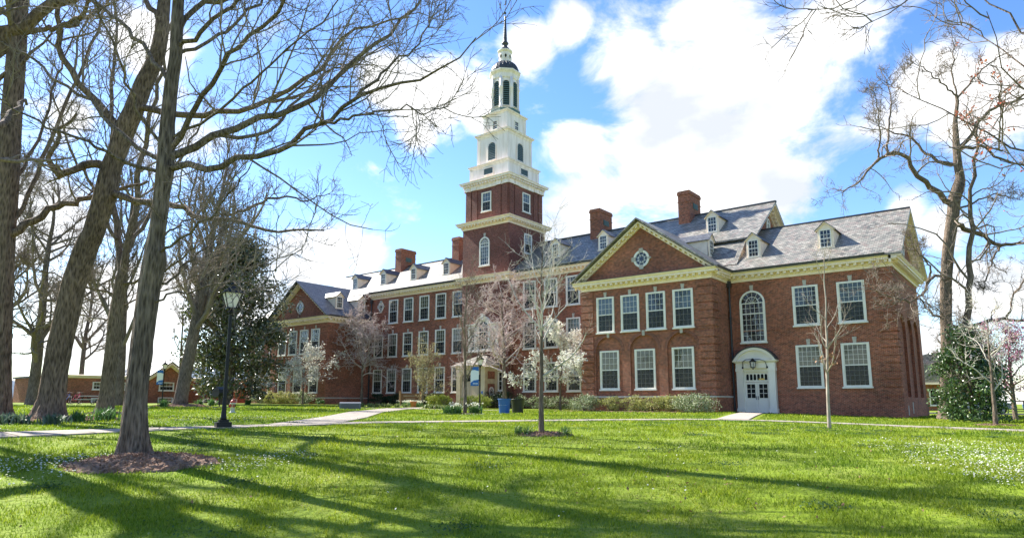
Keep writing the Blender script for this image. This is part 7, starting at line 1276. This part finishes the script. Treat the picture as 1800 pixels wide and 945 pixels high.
# ================================================================== FAR BUILDINGS, CARS, RAILING
AX = -83.0
ann = thing('brick_annex', 'low red brick annex with white windows and a cream gable beyond the lawn', 'building', (AX, 40, 1.4))
b = MB(); b.box(-97, AX, 26.5, 53, .3, 4.25); b.box(AX - 6, AX + .8, 35.6, 40.1, .3, 4.25); b.prism([(35.6, 4.25), (40.1, 4.25), (37.85, 5.85)], 'x', AX - 5, AX + .78); b.build('wall', M_BRICK, ann)
b = MB(); b.sweep([(AX, 26.5), (AX, 35.6)], [(0, -.1), (.15, -.05), (.25, .25), (0, .3)], 4.2); b.sweep([(AX, 40.1), (AX, 53)], [(0, -.1), (.15, -.05), (.25, .25), (0, .3)], 4.2); b.build('eaves', M_CREAM, ann)
raking([(35.3, 4.35), (37.85, 6.2), (40.4, 4.35)], AX + .8, 'x', soff=.4, parent=ann, dent=False)
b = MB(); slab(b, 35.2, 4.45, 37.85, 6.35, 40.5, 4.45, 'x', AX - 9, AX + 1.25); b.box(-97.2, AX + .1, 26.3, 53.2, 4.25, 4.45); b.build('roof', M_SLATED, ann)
for y0, y1, z0_, z1_, x in ((29.9, 31.0, 2.92, 3.75, AX), (32.3, 33.4, 2.92, 3.75, AX), (36.7, 38.45, 2.9, 3.87, AX + .8), (42.5, 43.6, 2.92, 3.75, AX), (46.0, 47.1, 2.92, 3.75, AX), (32.3, 33.4, 1.35, 2.0, AX), (29.9, 31.0, 1.35, 2.0, AX), (36.7, 38.45, 1.35, 2.1, AX + .8), (42.5, 43.6, 1.35, 2.0, AX), (46.0, 47.1, 1.35, 2.0, AX)):
    win(x, (y0 + y1) / 2, z0_, y1 - y0, z1_ - z0_, '+x', cols=3 if y1 - y0 < 1.5 else 4, rows=(1, 1), bl='creamdark', parent=ann, casing=.1)
fb = thing('brown_building', 'tall flat roofed brown building glimpsed between the two huge trunks', 'building', (-128, 24, 1.4))
b = MB(); b.box(-140, -125, 14, 33.0, 0, 11.2); b.build('wall', plain('brown_brick', (.27, .19, .14), .9, .2, noise=(.22, .15, .11)), fb); b = MB(); b.box(-140.2, -124.8, 13.8, 33.2, 11.2, 11.9); b.build('roof', M_STONE, fb)
for i in range(3):
    for j in range(4): win(-125, 17 + j * 4.5, 2.5 + i * 3, 1.4, 1.7, '+x', cols=2, rows=(1, 1), parent=fb)
rb = thing('slate_roofed_house', 'distant house with grey mansard roof seen past the hall end', 'house', (-9, 100, .7))
b = MB(); b.box(-17, -5.5, 100, 112, 0, 4.2); b.build('wall', M_BRICK, rb)
b = MB(); b.prism([(-17.4, 4.2), (-5.1, 4.2), (-7.4, 6.6), (-15.1, 6.6)], 'y', 99.6, 112.4); b.build('roof', M_SLATE, rb)
b = MB(); b.prism([(-14.6, 6.6), (-7.9, 6.6), (-7.6, 7.1), (-11.2, 8.1), (-14.9, 7.1)], 'y', 101, 111); b.build('roof_cap', M_SLATE, rb); b = MB(); b.box(-17.5, -5.0, 99.5, 112.5, 4.0, 4.25); b.box(-15, -7.5, 100.9, 111.1, 6.4, 6.62); b.build('eaves', M_CREAM, rb)
for x in (-14.5, -11.2, -8): win(x, 100, 1.4, 1.3, 2.0, '-y', cols=2, rows=(1, 1), parent=rb)
# railing
rl = thing('railing', 'black metal railing beyond the pink tree', 'railing', (0, 58, .73))
b = MB()
for x in np.arange(-3.2, 9, 1.8): b.tube([(x, 58, .5), (x, 58, 1.2), (x, 58, 1.85)], .04, 6)
b.build('post', M_BLACK, rl); b = MB(); b.tube([(-3.2, 58, 1.8), (3, 58, 1.8), (8.8, 58, 1.8)], .04, 6); b.tube([(-3.2, 58, 1.25), (3, 58, 1.25), (8.8, 58, 1.25)], .03, 6); b.build('rail', M_BLACK, rl)
tag(strip('road', [(-60, 74), (-6, 72), (10, 70), (60, 64)], 7, plain('asphalt', (.06, .06, .062), .9, .2, noise=(.08, .08, .08)), .05)[0], kind='structure')
def car(label, xy, rz, paint):
    t = thing('parked_car', label, 'car', (xy[0], xy[1], gz(*xy) + .05), 'cars parked beyond the railing')
    side = [(-2.1, .35), (-2.15, .75), (-1.95, .92), (-1.3, .98), (-.75, 1.42), (.55, 1.45), (1.2, 1.0), (1.95, .88), (2.15, .7), (2.15, .35)]
    b = MB(); b.prism(side, 'y', -.85, .85); local(t, b).build('body', paint, t)
    b = MB()
    for y in (-.86, .86): a_, c_ = sorted((y, y * 1.005)); b.prism([(-1.1, .98), (-.66, 1.36), (-.02, 1.38), (-.02, .98)], 'y', a_, c_); b.prism([(.06, .98), (.06, 1.38), (.5, 1.38), (1.0, .98)], 'y', a_, c_)
    for x0_, z0_, x1_, z1_ in ((1.22, 1.0, .60, 1.42), (-1.30, 1.0, -.80, 1.40)): b.poly([(x0_ + .01, -.7, z0_), (x0_ + .01, .7, z0_), (x1_ + .01, .66, z1_), (x1_ + .01, -.66, z1_)])
    local(t, b).build('car_window', M_DARK, t)
    for x in (-1.3, 1.35):
        for y in (-.8, .8):
            b = MB(); V = [(x + .32 * math.cos(a), y + e, .32 + .32 * math.sin(a)) for e in (-.1, .1) for a in np.linspace(0, 2 * math.pi, 17)[:-1]]
            b.mesh(V, [tuple(range(16)), tuple(range(31, 15, -1))] + [(i, i + 16, (i + 1) % 16 + 16, (i + 1) % 16) for i in range(16)]); w_ = local(t, b).build('wheel', M_BLACK, t)
            b = MB(); s = 1 if y > 0 else -1; V = [(x + .19 * math.cos(a), y + s * .106, .32 + .19 * math.sin(a)) for a in np.linspace(0, 2 * math.pi, 13)[:-1]]; b.poly(V); o = Vector(t.location); b.v = [(p[0] + o.x, p[1] + o.y, p[2] + o.z) for p in b.v]; b.build('rim', hs_, w_)
    for y in (-.6, .6):
        b = MB(); b.box(2.12, 2.17, y - .16, y + .16, .62, .76); local(t, b).build('headlight', M_LAMPG, t)
    t.rotation_euler[2] = rz
car('blue parked car beyond the railing, right of the pink tree', (.4, 70), .1, plain('car_blue', (.05, .14, .32), .3, .6)); car('silver grey parked car beside the blue one beyond the railing', (-4.6, 70.8), .1, plain('car_silver', (.4, .42, .44), .3, .6)); car('white parked car beyond the railing at the road end', (5.6, 69.2), .1, plain('car_white', (.7, .7, .7), .3, .6))
# hills far away
def hills():
    rng = np.random.default_rng(3); a = np.radians(np.linspace(40, 100, 90)); V = []
    prof = 46 + 16 * np.sin(np.linspace(0, 7, 90)) + 14 * np.sin(np.linspace(2, 19, 90)) + rng.normal(size=90) * 2.0
    for r_, k in ((1500, 0), (1650, .6), (1800, 1.0), (2200, .9), (2600, 0)):
        for j in range(90): V.append((-math.sin(a[j]) * r_, math.cos(a[j]) * r_, -4 + (prof[j] + 25) * k))
    i = np.arange(5 * 90).reshape(5, 90); F = np.stack([i[:-1, :-1], i[:-1, 1:], i[1:, 1:], i[1:, :-1]], -1).reshape(-1, 4)
    tag(link('hills', fast_mesh('hills', np.array(V), F, plain('hazed_wooded_hill', (.16, .19, .235), 1.0, .0, noise=(.13, .16, .19), nscale=.02))), kind='structure')  # bluish haze of distance is painted into the hill colour
hills()

# ================================================================== GRASS
def grass():
    rng = np.random.default_rng(7)
    def field(n, r0, r1):
        r = np.sqrt(rng.uniform(r0 * r0, r1 * r1, n)); th = np.radians(rng.uniform(-14, 94, n)); return np.column_stack([-np.sin(th) * r, np.cos(th) * r])
    Ps = []; Ss = []
    for r0, r1, n, h, w in ((3, 6, 30000, .055, .010), (6, 10, 95000, .055, .010), (10, 15, 120000, .060, .014), (15, 24, 130000, .065, .020), (24, 40, 115000, .075, .034), (40, 60, 75000, .09, .06)):
        p = field(n, r0, r1); Ps.append(p); Ss.append(np.column_stack([np.full(n, h), np.full(n, w)]))
    P = np.concatenate(Ps); Sz = np.concatenate(Ss)
    # uneven growth: taller, denser tufts
    g = np.sin(P[:, 0] * 2.1 + np.sin(P[:, 1] * 1.3) * 2) * np.sin(P[:, 1] * 1.7 + np.sin(P[:, 0] * .9) * 2) + .6 * np.sin(P[:, 0] * 5.3 + 1) * np.sin(P[:, 1] * 4.7 + 2)
    keep = rng.uniform(-1.3, 1.0, len(P)) < g + .45
    for Q, hw in PATHS:
        for i in range(0, len(Q), 400):
            q = Q[i:i + 400]; 
            near = np.full(len(P), False)
            lo, hi = q.min(0) - hw, q.max(0) + hw; m = (P[:, 0] > lo[0]) & (P[:, 0] < hi[0]) & (P[:, 1] > lo[1]) & (P[:, 1] < hi[1]); idx = np.where(m)[0]
            for c in range(0, len(idx), 4000):
                ii = idx[c:c + 4000]; d = np.sqrt(((P[ii][:, None] - q[None]) ** 2).sum(2)).min(1); near[ii[d < hw - .02 + .0]] = True
            keep &= ~near
    for (x, y, rx) in ((-12.35, 5.4, 1.05), (-10.75, 14.95, .58), (-27.2, 8.7, 1.7), (-34.2, 13.2, 1.0)): keep &= np.hypot(P[:, 0] - x, P[:, 1] - y) > rx * .85
    keep &= ~((P[:, 1] > YP - .2) & (P[:, 0] < -6.8)) & ~((P[:, 1] > YW - .2) & (P[:, 0] < -17.2))
    P = P[keep]; Sz = Sz[keep]; g = g[keep]; n = len(P)
    a = rng.uniform(0, 6.28, n); b = rng.uniform(0, 6.28, n); h = Sz[:, 0] * rng.uniform(.5, 1.25, n) * (1 + .28 * g); w = Sz[:, 1] * rng.uniform(.7, 1.3, n)
    z = gzv(P[:, 0], P[:, 1]) - .005; lean = rng.uniform(.1, .9, n) * h
    c = np.column_stack([P, z]); s = np.column_stack([np.cos(a) * w, np.sin(a) * w, np.zeros(n)]) * .5
    tip = c + np.column_stack([np.cos(b) * lean, np.sin(b) * lean, h])
    V = np.stack([c - s, c + s, tip], 1).reshape(-1, 3); F = np.arange(3 * n).reshape(n, 3)
    tag(link('grass', fast_mesh('grass', V, F, M_GRASS, False)), 'short bright green lawn grass around the paths and trees', 'grass', kind='stuff')
    # clover flowers and fallen leaves
    def patch(cx, cy, rx, ry, n, rot=0.0):
        r = np.sqrt(rng.uniform(0, 1, n)) ** 1.4; t = rng.uniform(0, 6.28, n); u, v = r * np.cos(t) * rx, r * np.sin(t) * ry; return np.column_stack([cx + u * math.cos(rot) - v * math.sin(rot), cy + u * math.sin(rot) + v * math.cos(rot)])
    Q = np.concatenate([patch(-13.4, 4.6, .9, 1.3, 420), patch(-12.6, 3.4, 1.3, .9, 260), patch(-11.4, 7.1, .8, 1.4, 260, .5), patch(-1.1, 16.5, 1.4, 3.4, 900), patch(-.5, 14.3, .8, 2.0, 420), patch(-2.4, 18.5, 1.3, 2.2, 300), patch(-22, 9, 3, 5, 250, .6), patch(-25, 16, 5, 3, 500, .6), patch(-26.5, 29.3, 2.5, 1.2, 260), patch(-9, 14, 7, 9, 260)])
    C = np.column_stack([Q, gzv(Q[:, 0], Q[:, 1]) + rng.uniform(.03, .075, len(Q))]); V, F = leaf_quads(C, .032, rng, 2.5, 1.0)
    tag(link('clover_flowers', fast_mesh('clover_flowers', V, F, M_BLOSSOM, False)), 'tiny white clover flowers scattered in patches over the lawn', 'flowers', kind='stuff')
    n0 = 150; cc = np.concatenate([field(n0, 7, 30)]); rr = rng.uniform(.15, .6, n0); per = 170
    Q = np.repeat(cc, per, 0) + rng.normal(size=(n0 * per, 2)) * np.repeat(rr, per)[:, None] * .6; ok = np.hypot(Q[:, 0] + 12.35, Q[:, 1] - 5.4) > 1.25; ok &= np.abs(Q[:, 0] + 18.8) > 1.0; Q = Q[ok]
    C = np.column_stack([Q, gzv(Q[:, 0], Q[:, 1]) + rng.uniform(.015, .06, len(Q))]); V, F = leaf_quads(C, .034, rng, 1.6, .9)
    tag(link('clover', fast_mesh('clover', V, F, leafmat('clover_leaves', [(.04, .09, .02), (.07, .13, .03), (.10, .17, .05)], .6, .3, .3), False)), 'dark green low clover and weeds growing in patches in the lawn', 'clover', kind='stuff')
    Q = np.concatenate([field(420, 7, 30), patch(-4, 10.5, 3, 3, 90)]); C = np.column_stack([Q, gzv(Q[:, 0], Q[:, 1]) + .05]); V, F = leaf_quads(C, .055, rng, 1.5, .6)
    tag(link('fallen_leaves', fast_mesh('fallen_leaves', V, F, leafmat('dry_leaves', [(.22, .13, .06), (.34, .23, .12), (.18, .09, .05)], .8, .2, .1), False)), 'dry brown leaves lying scattered on the lawn', 'leaves', kind='stuff')
grass()
